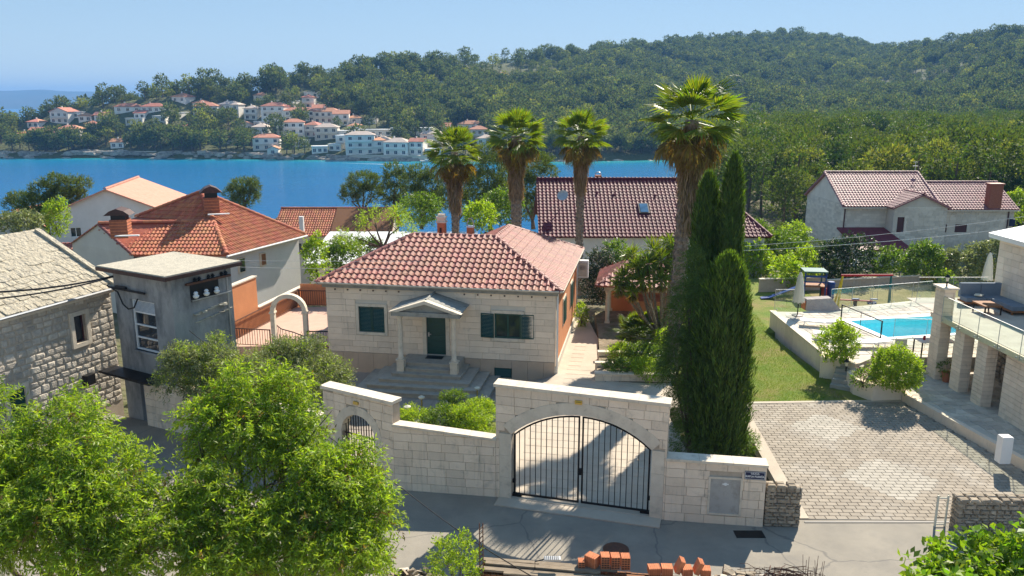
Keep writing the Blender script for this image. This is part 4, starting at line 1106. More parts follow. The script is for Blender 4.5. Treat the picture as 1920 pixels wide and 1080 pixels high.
# ================================================================ TRANSFORMER TOWER
def tower():
    o, A = (-15.39, 30.16), -30.14; W, D, H_ = 3.4, 2.75, 6.0
    t = thing('transformer_tower', 'square grey rendered substation tower with flat slab roof and insulators', 'tower', (o[0], o[1], 0), R(A))
    wz = (.92, 2.94, 2.34, 4.95)
    box_walls(t, 0, 0, W, D, -.3, H_, M['render_grey'], [wz, (.95, 0, 2.0, 1.86)], t=.3)
    part('slab_roof', MB().prism([(-.42, -.35), (W + .2, -.35), (W + .2, D + .35), (-.42, D + .35)], H_ + .002, H_ + .17), M['slab_roof'], t)
    part('roof_edge', MB().box(-.45, -.39, H_ - .02, W + .24, -.352, H_ + .12).box(W + .202, -.35, H_ - .02, W + .24, D + .38, H_ + .12), M['copper'], t)
    # window
    wd = window(t, wz[0], wz[1], wz[2], wz[3], .1, 'white_paint', 1, 4, fw=.07)
    part('top_pane', MB().box(1.0, .1, 4.45, 2.26, .12, 4.88), M['pane_painted_sky'], wd, label='top pane coloured blue like reflected sky')  # window pane with the sky reflection painted in, not a blind
    for k in range(9): part('louvre', MB().box(1.0, .08, 4.47 + k * .046, 2.26, .1, 4.49 + k * .046), M['white_paint'], wd)
    part('sill', MB().box(.85, -.06, 2.86, 2.4, .1, 2.94), M['render_grey'], t)
    part('canopy', MB().box(-.45, -.75, 1.96, 2.6, -.002, 2.05), M['iron'], t)
    dr = part('door', MB().box(.95, .12, 0, 1.46, .16, 1.86).box(1.49, .12, 0, 2.0, .16, 1.86), M['galv'], t); part('handle', MB().box(1.40, .09, .9, 1.44, .12, 1.05), M['iron'], dr)
    # bracket with cable on the left face
    part('bracket', MB().tube([(-.15, -.12, 5.32), (2.0, -.12, 5.30)], .045, 6).tube([(.3, -.12, 5.38), (.9, -.12, 5.38)], .06, 6), M['iron'], t)
    part('cable_loop', MB().tube([(-.2, -.15, 5.38), (.5, -.2, 5.2), (.75, -.2, 4.75), (1.05, -.2, 4.6), (1.4, -.2, 4.7), (1.6, -.15, 5.05)], .03, 5), M['iron'], t)
    # side face insulators
    y0 = .75
    part('recess_shade', MB().box(W - .001, y0 + .05, 4.95, W + .02, y0 + 1.35, 5.62), M['dark'], t)  # flat dark plate on the wall, painted shade of an opening
    part('bracket', MB().box(W, y0 - .15, 5.62, W + .12, D - .1, 5.70), M['rust'], t)
    for k in range(6):
        y = y0 + .25 + (k // 2) * .62 + (k % 2) * .2
        part('insulator', MB().lathe([(.03, 0), (.07, .02), (.04, .06), (.075, .09), (.05, .13), (.03, .17)], 10), M['iron'], t, loc=(W + .08, y, 5.70))
    part('rail', MB().box(W + .03, y0 + .05, 4.98, W + .10, D - .1, 5.03), M['galv'], t)
    for k in range(3):
        part('insulator', MB().lathe([(.05, 0), (.10, .04), (.12, .1), (.06, .16), (.09, .2), (.05, .26)], 12), M['white_paint'], t, loc=(W + .12, y0 + .2 + k * .48, 5.08))
    # broken render ledge
    r = random.Random(6); mb = MB()
    for k in range(9):
        y = y0 + .1 + k * .16; mb.box(W, y, 4.42 + .02 * k + r.uniform(-.04, .04), W + r.uniform(.05, .2), y + .2, 4.48 + .02 * k, rz=r.uniform(-.3, .3))
    for k in range(8):
        y = y0 + .15 + k * .22; mb.box(W, y, 4.12 + .03 * k + r.uniform(-.03, .03), W + r.uniform(.04, .1), y + .24, 4.15 + .03 * k, rz=r.uniform(-.2, .2))
    part('ledge', mb, M['slab_roof'], t)
    part('conduit', MB().tube([(W + .04, D - .25, 5.9), (W + .04, D - .25, 0)], .03, 6), M['galv'], t)
tower()

# ================================================================ OLD STONE HOUSE ON THE LEFT
def stone_house():
    o, A = (-17.6, 26.56), 71.57
    t = thing('stone_cottage', 'old rubble stone house with whitewashed stone slab roof beside the tower', 'house', (o[0], o[1], 0), R(A)); r = random.Random(9)
    x0, x1, ze, dp = -7.0, 4.9, 5.0, 3.6
    win = (2.95, 3.24, 3.52, 4.32); low = (-.1, .85, .55, 2.35)
    box_walls(t, x0, .06, x1, dp * 2, -.4, ze, M['mortar'], [win, low], t=.3)
    part('gable', MB().slab([(x1 - .3, .1, ze), (x1 - .3, dp, ze + 2.0), (x1 - .3, 2 * dp, ze)], .01) if False else MB().add([(x1, .1, ze), (x1, dp, ze + 2), (x1, 2 * dp, ze), (x1 - .3, .1, ze), (x1 - .3, dp, ze + 2), (x1 - .3, 2 * dp, ze)], [(0, 2, 1), (3, 4, 5), (0, 1, 4, 3), (1, 2, 5, 4), (2, 0, 3, 5)]), M['render_grey'], t)
    ashlar(t, 'stone', RUB, -1.6, x1, 0.3, ze - .12, .27, .38, r, .025, .10, .009, [(win[0] - .18, win[2] + .18, win[1] - .2, win[3] + .16), (low[0] - .2, low[2] + .2, low[1] - .2, low[3] + .2)], .4, zvar=.3)
    for q, nm in ((win, 'window'), (low, 'window')):
        s = .16
        part('surround', MB().box(q[0] - s, -.03, q[1] - s, q[2] + s, .1, q[1]).box(q[0] - s, -.03, q[3], q[2] + s, .1, q[3] + s).box(q[0] - s, -.029, q[1], q[0], .1, q[3]).box(q[2], -.029, q[1], q[2] + s, .1, q[3]), M['coping'], t)
    window(t, win[0], win[1], win[2], win[3], .2, 'brown_paint', 1, 1, fw=.03)
    part('shutter', MB().box(low[0], .05, low[1], low[2], .1, low[3]), M['green_paint'], t)
    for k in range(14): part('slat', MB().box(low[0] + .04, .03, low[1] + .06 + k * .1, low[2] - .04, .05, low[1] + .1 + k * .1), M['green_paint'], t)
    part('meter_box', MB().box(3.0, -.25, 1.55, 3.4, 0, 1.95), M['iron'], t)
    # gutter ledge
    part('eave_ledge', MB().box(x0, -.14, ze - .12, x1, .1, ze - .02).box(x0, -.22, ze - .019, x1, .1, ze + .06), M['coping'], t)
    part('gutter', MB().tube([(x0, -.26, ze + .05), (x1, -.26, ze + .05)], .05, 6), M['galv'], t)
    # roof of rough slabs
    L_ = math.hypot(dp + .2, 2.0); sl = math.atan2(2.0, dp + .2)
    part('roof_bed', MB().slab([(x0, -.2, ze + .06), (x1 + .1, -.2, ze + .06), (x1 + .1, dp, ze + 2.12), (x0, dp, ze + 2.12)], .1).slab([(x0, dp, ze + 2.12), (x1 + .1, dp, ze + 2.12), (x1 + .1, 2 * dp + .2, ze + .06), (x0, 2 * dp + .2, ze + .06)], .1), M['lime_slab'], t)
    sm = []
    for k in range(5):
        q = random.Random(k + 40); V = [(q.uniform(0, .1), q.uniform(0, .12), 1), (q.uniform(.4, .6), q.uniform(-.08, .04), 1.1), (1 - q.uniform(0, .1), q.uniform(0, .12), 1), (1, 1, .6), (0, 1, .6)]
        V2 = [(a, b, 0) for a, b, c in V]; sm.append(new_mesh('roof_slab', V + V2, [(0, 1, 2, 3, 4), (5, 6, 1, 0), (6, 7, 2, 1), (7, 8, 3, 2), (9, 5, 0, 4)], [M['lime_slab']]))
    n = 0; y = 0
    while y < L_ - .1:
        x = -4.6 + r.uniform(0, .2)
        while x < x1 + .05:
            ww = r.uniform(.3, .62); b = min(x + ww, x1 + .12)
            o_ = link('roof_slab', sm[r.randrange(5)], t, (x, -.2 + y * math.cos(sl), ze + .075 + y * math.sin(sl)), 0, (b - x, .46, r.uniform(.01, .045)))
            o_.rotation_euler = (sl - .03, r.uniform(-.03, .03), r.uniform(-.06, .06)); x = b; n += 1
        y += .29
    part('verge', MB().slab([(x1 + .0, -.25, ze + .18), (x1 + .22, -.25, ze + .18), (x1 + .22, dp, ze + 2.24), (x1 + .0, dp, ze + 2.24)], .1), M['lime_slab'], t)
stone_house()

# ================================================================ NEIGHBOURING HOUSES
def wpart(name, mb, m, t, **k):      # mesh written in world coordinates, parent at t.location without rotation
    lx, ly, lz = t.location; mb.v = [(a - lx, b - ly, c - lz) for a, b, c in mb.v]; return part(name, mb, m, t, **k)
def wl(t, p): return (p[0] - t.location[0], p[1] - t.location[1], p[2] - t.location[2])
def capped_chimney(t, p, w, h, ang=0.0):
    """brick chimney with tiled hood, base point p in t's frame"""
    c = part('chimney', MB().box(-w / 2, -w / 2, 0, w / 2, w / 2, h * .62), M['brick'], t, loc=p, rz=ang)
    for k in range(6): part('brick_course', MB().box(-w / 2 - .02, -w / 2 - .02, h * (.03 + .1 * k), w / 2 + .02, w / 2 + .02, h * (.03 + .1 * k) + .05), M['hollow_brick'], c)
    part('smoke_box', MB().box(-w * .42, -w * .42, h * .62, w * .42, w * .42, h * .8), M['dark'], c)
    part('chimney_hood', MB().yprism([(-w * .75, h * .78), (w * .75, h * .78), (w * .42, h * .92), (0, h), (-w * .42, h * .92)], -w * .7, w * .7), M['copper'], c)
def orange_house():
    A, B, C = G(573, 440, 3.5), G(425, 478, 3.5), G(250, 478, 3.5)
    P = AT(378, 360, 53.2); W1 = G(185, 420, 5.0); W2 = tuple((B[i] + P[i]) / 2 for i in range(3)); E = G(135, 456, 3.5); K = G(255, 407, 4.7)
    t = thing('tiled_house', 'house with broad orange tile roof and white side wall behind the grey tower', 'house', (B[0], B[1], 0))
    A2 = (A[0] - 8.5, A[1] + 3.6, 3.5); K2 = (K[0] - 1, K[1] + 4, 3.5)
    q = .35
    foot = [(C[0] + .3, C[1] + .3), (B[0] - .25, B[1] + .4), (A[0] - .45, A[1] - .2), (A2[0], A2[1] - .4), (K2[0], K2[1]), (E[0] + .3, E[1])]
    wpart('wall', MB().prism(foot, -3, 3.42), M['wall_white'], t)
    wpart('gable', MB().add([C, W1, E, (C[0], C[1], -1), (E[0], E[1], -1)], [(0, 3, 4, 2), (0, 2, 1)]).add([(p[0] + .3, p[1] + .3, p[2] - .02) for p in (C, W1, E, (C[0], C[1], -1), (E[0], E[1], -1))], [(2, 4, 3, 0), (1, 2, 0)]), M['wall_cream'], t)
    polys = [[B, A, P], [C, B, W2, W1], [K, W2, P], [E, W1, W2, K], [A, A2, P], [A2, K2, P], [K2, K, P]]
    mb = MB()
    for p in polys: mb.slab(p, .12)
    wpart('roof', mb, M['tile_orange'], t)
    tile_roof(t, [[wl(t, v) for v in p] for p in polys[:3]], M['tile_orange'], .235, .36, 0, .05)
    for a, b in ((B, P), (A, P), (W1, W2), (K, P)): ridge_caps(t, M['tile_orange'], wl(t, (a[0], a[1], a[2] + .06)), wl(t, (b[0], b[1], b[2] + .06)), .17, .36)
    ridge_caps(t, M['tile_ridge'], wl(t, C), wl(t, W1), .12, .36); ridge_caps(t, M['tile_orange'], wl(t, E), wl(t, W1), .12, .36)
    wpart('gutter', MB().tube([(B[0] + .05, B[1] - .1, 3.42), (A[0] + .1, A[1], 3.42)], .07, 6), M['white_paint'], t)
    for (x, y, ww, hh, Y) in ((452, 497, .45, .8, 0), (492, 486, .4, .7, 0)):
        # on the side wall plane between B and A
        d = Vector((A[0] - B[0], A[1] - B[1])).normalized(); o = Vector((B[0] - .25 + .03, B[1] + .4)); r = ray(x, y)
        n = Vector((d.y, -d.x)); tt = (o.x * n.x + o.y * n.y) / (r[0] * n.x + r[1] * n.y); c = Vector((r[0] * tt, r[1] * tt)) + n * .0; z = CZ + r[2] * tt
        f = part('window', MB().box(-ww / 2 - .07, -.1, -hh / 2 - .07, ww / 2 + .07, .05, hh / 2 + .07), M['coping'], t, loc=wl(t, (c.x, c.y, z)), rz=math.atan2(d.y, d.x))
        part('pane', MB().box(-ww / 2, -.12, -hh / 2, ww / 2, -.095, hh / 2), M['wood_brown'] if x > 470 else M['pane'], f)
    p = AT(228, 440, 46.8); capped_chimney(t, wl(t, (p[0], p[1], p[2] - .15)), .95, 1.75, .2)
    p = AT(398, 400, 51.2); capped_chimney(t, wl(t, (p[0], p[1], p[2] - .2)), .9, 2.0, .4)
    part('flashing', MB().box(-.6, -.5, 0, .7, -.25, .06), M['white_paint'], t, loc=wl(t, AT(240, 441, 46.3)), rz=.2)
    part('flashing', MB().box(-.6, -.5, 0, .7, -.25, .06), M['white_paint'], t, loc=wl(t, AT(408, 401, 50.6)), rz=.4)
    # little lean-to roof by the tower
    a, b, c_, d_ = G(428, 517, 1.9), G(455, 503, 1.9), G(453, 498, 2.3), G(427, 490, 2.5)
    wpart('lean_to_roof', MB().slab([a, b, c_, d_], .08), M['tile_red'], t); wpart('lean_to_post', MB().box(b[0] - .5, b[1] - .4, -1, b[0] - .3, b[1] - .2, 1.85), M['wood_brown'], t)
orange_house()

def box_house(name, label, x0, y0, wd, dp, zb, ze, rise, ax, wm, rm, over=.35, tile=None, wins=(), rz=0.0, hip=(False, False), gable_m=None, cat='house', singles=0, group=None, caps=True, frame='white_paint'):
    """x0,y0: front-left wall corner, local x right, y back. ax 'x': ridge along x"""
    t = thing(name, label, cat, (x0, y0, 0), rz, group)
    hl_ = [(w_[0], w_[1], w_[2], w_[3]) for w_ in wins]
    box_walls(t, 0, 0, wd, dp, zb, ze, M[wm], hl_, t=.25)
    o = over
    if ax == 'x':
        zr = ze + rise; hl0 = dp / 2 + o if hip[0] else -o; hr = wd - dp / 2 - o if hip[1] else wd + o
        zl = ze - o * rise / (dp / 2)
        if hip[0] is not False and hip[0] is not True: hl0 = hip[0]
        if hip[1] is not False and hip[1] is not True: hr = wd - hip[1]
        a, b, c, d = (-o, -o, zl), (wd + o, -o, zl), (wd + o, dp + o, zl), (-o, dp + o, zl); e, f = (hl0, dp / 2, zr), (hr, dp / 2, zr)
        polys = [[a, b, f, e], [c, d, e, f]]
        if hip[0]: polys.append([d, a, e])
        if hip[1]: polys.append([b, c, f])
        if not hip[0]: part('gable', MB().add([(0, 0, ze), (0, dp, ze), (0, dp / 2, zr - .04), (.25, 0, ze), (.25, dp, ze), (.25, dp / 2, zr - .04)], [(0, 2, 1), (3, 4, 5), (0, 3, 5, 2), (1, 2, 5, 4)]), M[gable_m or wm], t)
        if not hip[1]: part('gable', MB().add([(wd, 0, ze), (wd, dp, ze), (wd, dp / 2, zr - .04), (wd - .25, 0, ze), (wd - .25, dp, ze), (wd - .25, dp / 2, zr - .04)], [(0, 1, 2), (3, 5, 4), (0, 2, 5, 3), (1, 4, 5, 2)]), M[gable_m or wm], t)
        ridges = [(e, f)] + ([(a, e), (d, e)] if hip[0] else []) + ([(b, f), (c, f)] if hip[1] else [])
    else:
        zr = ze + rise; zl = ze - o * rise / (wd / 2)
        a, b, c, d = (-o, -o, zl), (wd + o, -o, zl), (wd + o, dp + o, zl), (-o, dp + o, zl); e, f = (wd / 2, -o, zr), (wd / 2, dp + o, zr)
        polys = [[a, d, f, e], [c, b, e, f]]
        part('gable', MB().yprism([(0, ze), (wd, ze), (wd / 2, zr - .04)], 0, .25), M[gable_m or wm], t); part('gable', MB().yprism([(0, ze), (wd, ze), (wd / 2, zr - .04)], dp - .25, dp), M[gable_m or wm], t)
        ridges = [(e, f)]
    mb = MB()
    for p in polys: mb.slab([(v[0], v[1], v[2] + .05) for v in p], .12)
    part('roof', mb, M[rm], t)
    if tile: tile_roof(t, [[(v[0], v[1], v[2] + .05) for v in p] for p in polys], M[rm], tile[0], tile[1], singles)
    if caps:
        for a_, b_ in ridges: ridge_caps(t, M[rm], (a_[0], a_[1], a_[2] + .1), (b_[0], b_[1], b_[2] + .1), .14, .4, single=bool(tile))
    for w_ in wins:
        k = w_[4] if len(w_) > 4 else {}
        window(t, w_[0], w_[1], w_[2], w_[3], k.get('y', .06), k.get('frame', frame), k.get('panes', 2), 1, pane=k.get('pane', 'pane'))
    return t
# dark red roofed house behind the palms
db = box_house('maroon_roofed_house', 'long white house with shiny dark maroon tile roof and skylights behind the palms', 2.35, 58.4, 16.3, 12, -2, 2.9, 3.4, 'x', 'wall_white', 'tile_maroon', .4, (.30, .40),
               [(5.8, -.2, 6.6, 1.6, {'pane': 'wood_brown'}), (10, -.2, 10.9, 1.4)], hip=(False, 3.2))
def skylight(t, x, y, L=1.25):
    s = 3.4 / 6; z = 2.9 + s * y + .12
    f = part('skylight', MB().box(-.4, 0, 0, .4, L, .09), M['iron'], t, loc=(x, y, z)); f.rotation_euler = (math.atan(s), 0, 0); part('pane', MB().box(-.3, .1, .09, .3, L - .1, .11), M['pane_painted_sky'], f)
skylight(db, 7.7, 1.9); skylight(db, 11.0, 1.9)
for x, y in ((4.3, 4.2), (5.6, 4.0), (8.8, 3.9)): part('vent_tile', MB().lathe([(.09, 0), (.1, .1), (.05, .2)], 8), M['tile_maroon'], db, loc=(x, y, 2.95 + 3.4 / 6 * y))
c = part('chimney', MB().box(-.25, -.25, 0, .25, .25, .7), M['tile_orange'], db, loc=(4.6, 6.6, 5.9)); part('chimney_hood', MB().tube([(.25 * math.cos(a), 0, .7 + .25 * math.sin(a)) for a in np.linspace(0, math.pi, 8)], .04, 5), M['galv'], c)
sdish = thing('satellite_dish', 'grey satellite dish on the maroon roof beside its verge', 'satellite dish', (3.9, 61.2, 5.0)); part('dish', MB().lathe([(.05, 0), (.25, .03), (.42, .12), (.43, .13), (.24, .05)], 14), M['galv'], sdish, loc=(0, 0, .35)).rotation_euler = (R(60), 0, R(-20)); part('arm', MB().tube([(0, 0, -.3), (0, 0, .4)], .03), M['galv'], sdish)
# white gable house on the far left
wh = box_house('white_house', 'plain white gabled house with pink roof near the water', -39.9, 68.5, 9.6, 11.5, -8, 2.95, 2.05, 'y', 'wall_white', 'roof_pink', .35, None,
               [(1.55, .9, 2.45, 1.75), (3.95, .9, 4.85, 1.75), (7.4, .9, 8.2, 1.75)], rz=R(12))
part('gutter', MB().tube([(9.95, -.3, 2.85), (9.95, 11.8, 2.85)], .07, 6), M['white_paint'], wh)
# stone villa on the right
vl = thing('stone_villa', 'large pale stone villa with stepped pinkish tile roofs among trees', 'house', (32.5, 78, 0))
def villa():
    t = vl; zb = -3.2
    box_walls(t, 0, 0, 9.2, 10, zb, 2.62, M['wall_far_stone'], [(5.0, .0, 5.0, .0)], t=.25)
    box_walls(t, 9.2, .8, 17.2, 8.8, zb, 2.2, M['wall_far_stone'], [(9.9, -.25, 10.7, .55), (11.5, -.25, 12.7, .55)], t=.25)
    box_walls(t, 4.2, -1.5, 9.3, -.001, zb, 2.55, M['wall_far_stone'], [(4.6, .1, 5.3, 1.6)], t=.25)
    part('gable', MB().add([(0, 0, 2.62), (0, 10, 2.62), (0, 5, 5.3), (.3, 0, 2.62), (.3, 10, 2.62), (.3, 5, 5.3)], [(0, 2, 1), (3, 4, 5), (0, 3, 5, 2), (1, 2, 5, 4)]), M['wall_far_stone'], t); part('gable', MB().yprism([(4.2, 2.55), (9.3, 2.55), (6.75, 3.72)], -1.5, -1.2), M['wall_far_stone'], t)
    P = [[(-.3, -.35, 2.5), (9.3, -.35, 2.5), (9.3, 5, 5.35), (-.3, 5, 5.35)], [(9.3, 10.35, 2.5), (-.3, 10.35, 2.5), (-.3, 5, 5.35), (9.3, 5, 5.35)],
         [(9.31, .5, 2.1), (17.5, .5, 2.1), (17.5, 4.8, 4.35), (9.31, 4.8, 4.35)], [(17.5, 9.1, 2.1), (9.31, 9.1, 2.1), (9.31, 4.8, 4.35), (17.5, 4.8, 4.35)],
         [(3.95, 2.6, 2.5), (3.95, -1.75, 2.5), (6.75, -1.75, 3.8), (6.75, 2.6, 3.8)], [(9.55, -1.75, 2.5), (9.55, 2.6, 2.5), (6.75, 2.6, 3.8), (6.75, -1.75, 3.8)]]
    mb = MB()
    for p in P: mb.slab(p, .14)
    part('roof', mb, M['tile_dusty'], t); tile_roof(t, P, M['tile_dusty'], .30, .40)
    for a, b in (((-.3, 5, 5.42), (9.3, 5, 5.42)), ((9.3, 4.8, 4.42), (17.5, 4.8, 4.42)), ((6.75, -1.8, 3.86), (6.75, 2.4, 3.86)), ((9.3, -.35, 2.6), (9.3, 5, 5.42)), ((-.3, -.35, 2.6), (-.3, 5, 5.42))): ridge_caps(t, M['tile_dusty'], a, b, .14, .4, single=False)
    # course joints on the walls: slabs of stone
    r = random.Random(12); mb = MB()
    for (xa, xb, yy, z1, hs) in ((.0, 4.15, -.03, 2.45, ()), (4.2, 9.3, -1.53, 2.5, ((4.5, 5.4, .0, 1.7),)), (9.35, 17.2, .77, 2.1, ((9.8, 10.8, -.35, .65), (11.4, 12.8, -.35, .65)))):
        for (za, zz) in courses(zb + 1.2, z1, .25, r):
            x = xa - r.uniform(0, .4)
            while x < xb:
                w_ = r.uniform(.35, .7); a, b = max(x, xa), min(x + w_, xb); x += w_
                if b - a < .06 or any(a < h[1] and b > h[0] and za < h[3] and zz > h[2] for h in hs): continue
                mb.box(a + .01, yy, za + .01, b - .01, yy + .05, zz - .01)
    for (za, zz) in courses(zb + 1.2, 2.6, .25, r):
        y = 0
        while y < 10:
            w_ = r.uniform(.4, .8); mb.box(-.03, y + .01, za + .01, .02, min(10, y + w_) - .01, zz - .01); y += w_
    part('facing_stones', mb, M['wall_far_stone'], t, kind='stuff')
    for w_ in ((9.9, -.25, 10.7, .55), (11.5, -.25, 12.7, .55)): 
        o = window(t, w_[0], w_[1], w_[2], w_[3], .88, 'brown_paint', 2); part('shutter', MB().box(w_[0] + .03, .84, w_[1] + .03, w_[2] - .03, .87, w_[3] - .03), M['brown_paint'], o)
    part('door', MB().box(4.62, -1.4, .1, 5.28, -1.35, 1.6), M['brown_paint'], t)
    part('lean_to_roof', MB().slab([(-.3, -4.6, -1.0), (4.9, -4.6, -1.0), (4.0, -.1, .4), (-.6, -.1, .4)], .15), M['tile_maroon'], t)
    part('lean_to_wall', MB().box(.0, -4.2, zb, 4.4, -.1, -1.15), M['wall_far_stone'], t)
    part('downpipe', MB().tube([(.05, -.1, 2.4), (.05, -.1, .3)], .06, 6), M['brown_paint'], t); part('downpipe', MB().tube([(16.6, .7, 2.0), (16.6, .7, -3)], .06, 6), M['brown_paint'], t)
    part('gutter', MB().box(-.3, -.46, 2.28, 4.0, -.36, 2.40).box(9.6, .38, 1.9, 17.5, .48, 2.02), M['coping'], t)
    c = part('chimney', MB().box(-.62, -.4, 0, .62, .4, 2.3), M['brick'], t, loc=(15.0, .9, 2.2)); part('chimney_cap', MB().box(-.7, -.48, 2.3, .7, .48, 2.42), M['tile_red'], c)
    part('meter_box', MB().box(16.8, .6, .4, 17.3, .8, 1.1), M['sign_blue'], t)
villa()
an = thing('tv_antenna', 'white television antenna mast on the stone villa roof', 'antenna', (41.5, 83, 5.0)); mb = MB().tube([(0, 0, 0), (0, 0, 1.5)], .018); mb.box(-.25, -.02, 1.38, .25, .02, 1.41).box(-.25, -.1, .98, .25, .1, 1.0)
part('mast', mb, M['white_paint'], an)
# white flat roof building, tiled cottages between house and sea
def flat_block(name, label, px0, px1, pyt, pyb, Y, dp, wm, rm, cat='house', parapet=.15, rz=0.0, wins=3):
    a, b = AT(px0, pyt, Y), AT(px1, pyt, Y); zb = AT(px0, pyb, Y)[2] - 2; wd = b[0] - a[0]; t = thing(name, label, cat, (a[0], Y, 0), rz)
    hs = [(wd * (k + .35) / wins, a[2] - 1.9, wd * (k + .35) / wins + .9, a[2] - .9) for k in range(wins)]
    box_walls(t, 0, 0, wd, dp, zb, a[2], M[wm], hs); part('flat_roof', MB().box(-.3, -.4, a[2] + .002, wd + .3, dp + .3, a[2] + .15), M[rm], t)
    for h in hs: window(t, h[0], h[1], h[2], h[3], .06)
    return t
def slant_block():
    # long white mono-pitch roof
    t = thing('white_roofed_building', 'low building with a long bright white sheet roof behind the stone house', 'building', (-16.0, 62, 0))
    box_walls(t, 0, 0, 12.5, 9, -5, -.2, M['wall_cream'], [(1.2, -1.3, 2.2, -.6), (5.5, -1.3, 6.4, -.6), (9, -1.3, 10.2, -.6)])
    part('roof', MB().slab([(-.4, -.4, .0), (12.9, -.4, .0), (12.9, 9.4, 1.0), (-.4, 9.4, 1.0)], .12), M['white_paint'], t)
    for q in ((1.2, -1.3, 2.2, -.6), (5.5, -1.3, 6.4, -.6), (9, -1.3, 10.2, -.6)): window(t, *q, .06)
    part('vent_pipe', MB().tube([(1.4, 5.5, .4), (1.4, 5.5, 1.8)], .1, 8), M['white_paint'], t); part('ledge', MB().box(-.6, -1.2, -2.1, 13.2, -.01, -1.95), M['concrete'], t)
slant_block()
tc = box_house('tiled_cottage', 'low cottage with weathered orange and brown tile roof by the white sheet roof', -23.0, 77, 11.0, 7, -6, -.1, 2.0, 'x', 'wall_cream', 'tile_orange', .3, (.24, .36), [(2, -2, 3, -1)])
part('darker_roof_half', MB().slab([(5.4, -.33, .0), (11.3, -.33, .0), (11.3, 3.5, 2.06), (5.4, 3.5, 2.06)], .02), M['wood_brown'], tc, label='browner half of the tile roof')
part('chimney', MB().box(2.4, -.2, -.1, 2.8, .2, 1.6), M['wall_white'], tc)
box_house('stone_cottage', 'little rough stone gabled cottage by the water, right of the small pine', -26.8, 84, 4.6, 6, -6, -.9, 1.6, 'y', 'rubble_stone', 'roof_far_pale', .3, None, [(1.6, -2.4, 2.4, -1.4)])
box_house('low_shed', 'low dark red tiled shed beside the whitewashed stone roof', -36.5, 52, 9.3, 5, -3, 1.3, 1.4, 'x', 'wall_cream', 'tile_red', .3, (.28, .38), [(2, -1, 3, 0)])
box_house('small_cottage', 'small orange roofed cottage at the water, at the very left edge', -53, 80, 6, 7, -8, .2, 1.5, 'y', 'wall_cream', 'roof_far', .3, None, [(2, -2, 3, -1)])

# ---------------------------------------------------------------- terrace at the left of the main house
def railing(label, p0, p1, z0, h=.95, sp=.13, m='rust', z1=None, name='railing'):
    z1 = z0 if z1 is None else z1; A = math.atan2(p1[1] - p0[1], p1[0] - p0[0]); Ln = math.dist(p0[:2], p1[:2]); t = thing(name, label, 'railing', (p0[0], p0[1], z0), A)
    s = (z1 - z0) / Ln; n = max(2, int(Ln / sp))
    part('top_rail', MB().tube([(0, 0, h), (Ln, 0, h + s * Ln)], .03, 6), M[m], t); part('bottom_rail', MB().tube([(0, 0, .1), (Ln, 0, .1 + s * Ln)], .02, 5), M[m], t)
    me = MB().box(-.01, -.01, .1, .01, .01, h).mesh('baluster', M[m])
    for i in range(1, n): x = Ln * i / n; link('baluster', me, t, (x, 0, s * x))
    for x in (0, Ln): part('post', MB().box(-.025, -.025, 0, .025, .025, h + .03), M[m], t, loc=(x, 0, s * x))
    return t
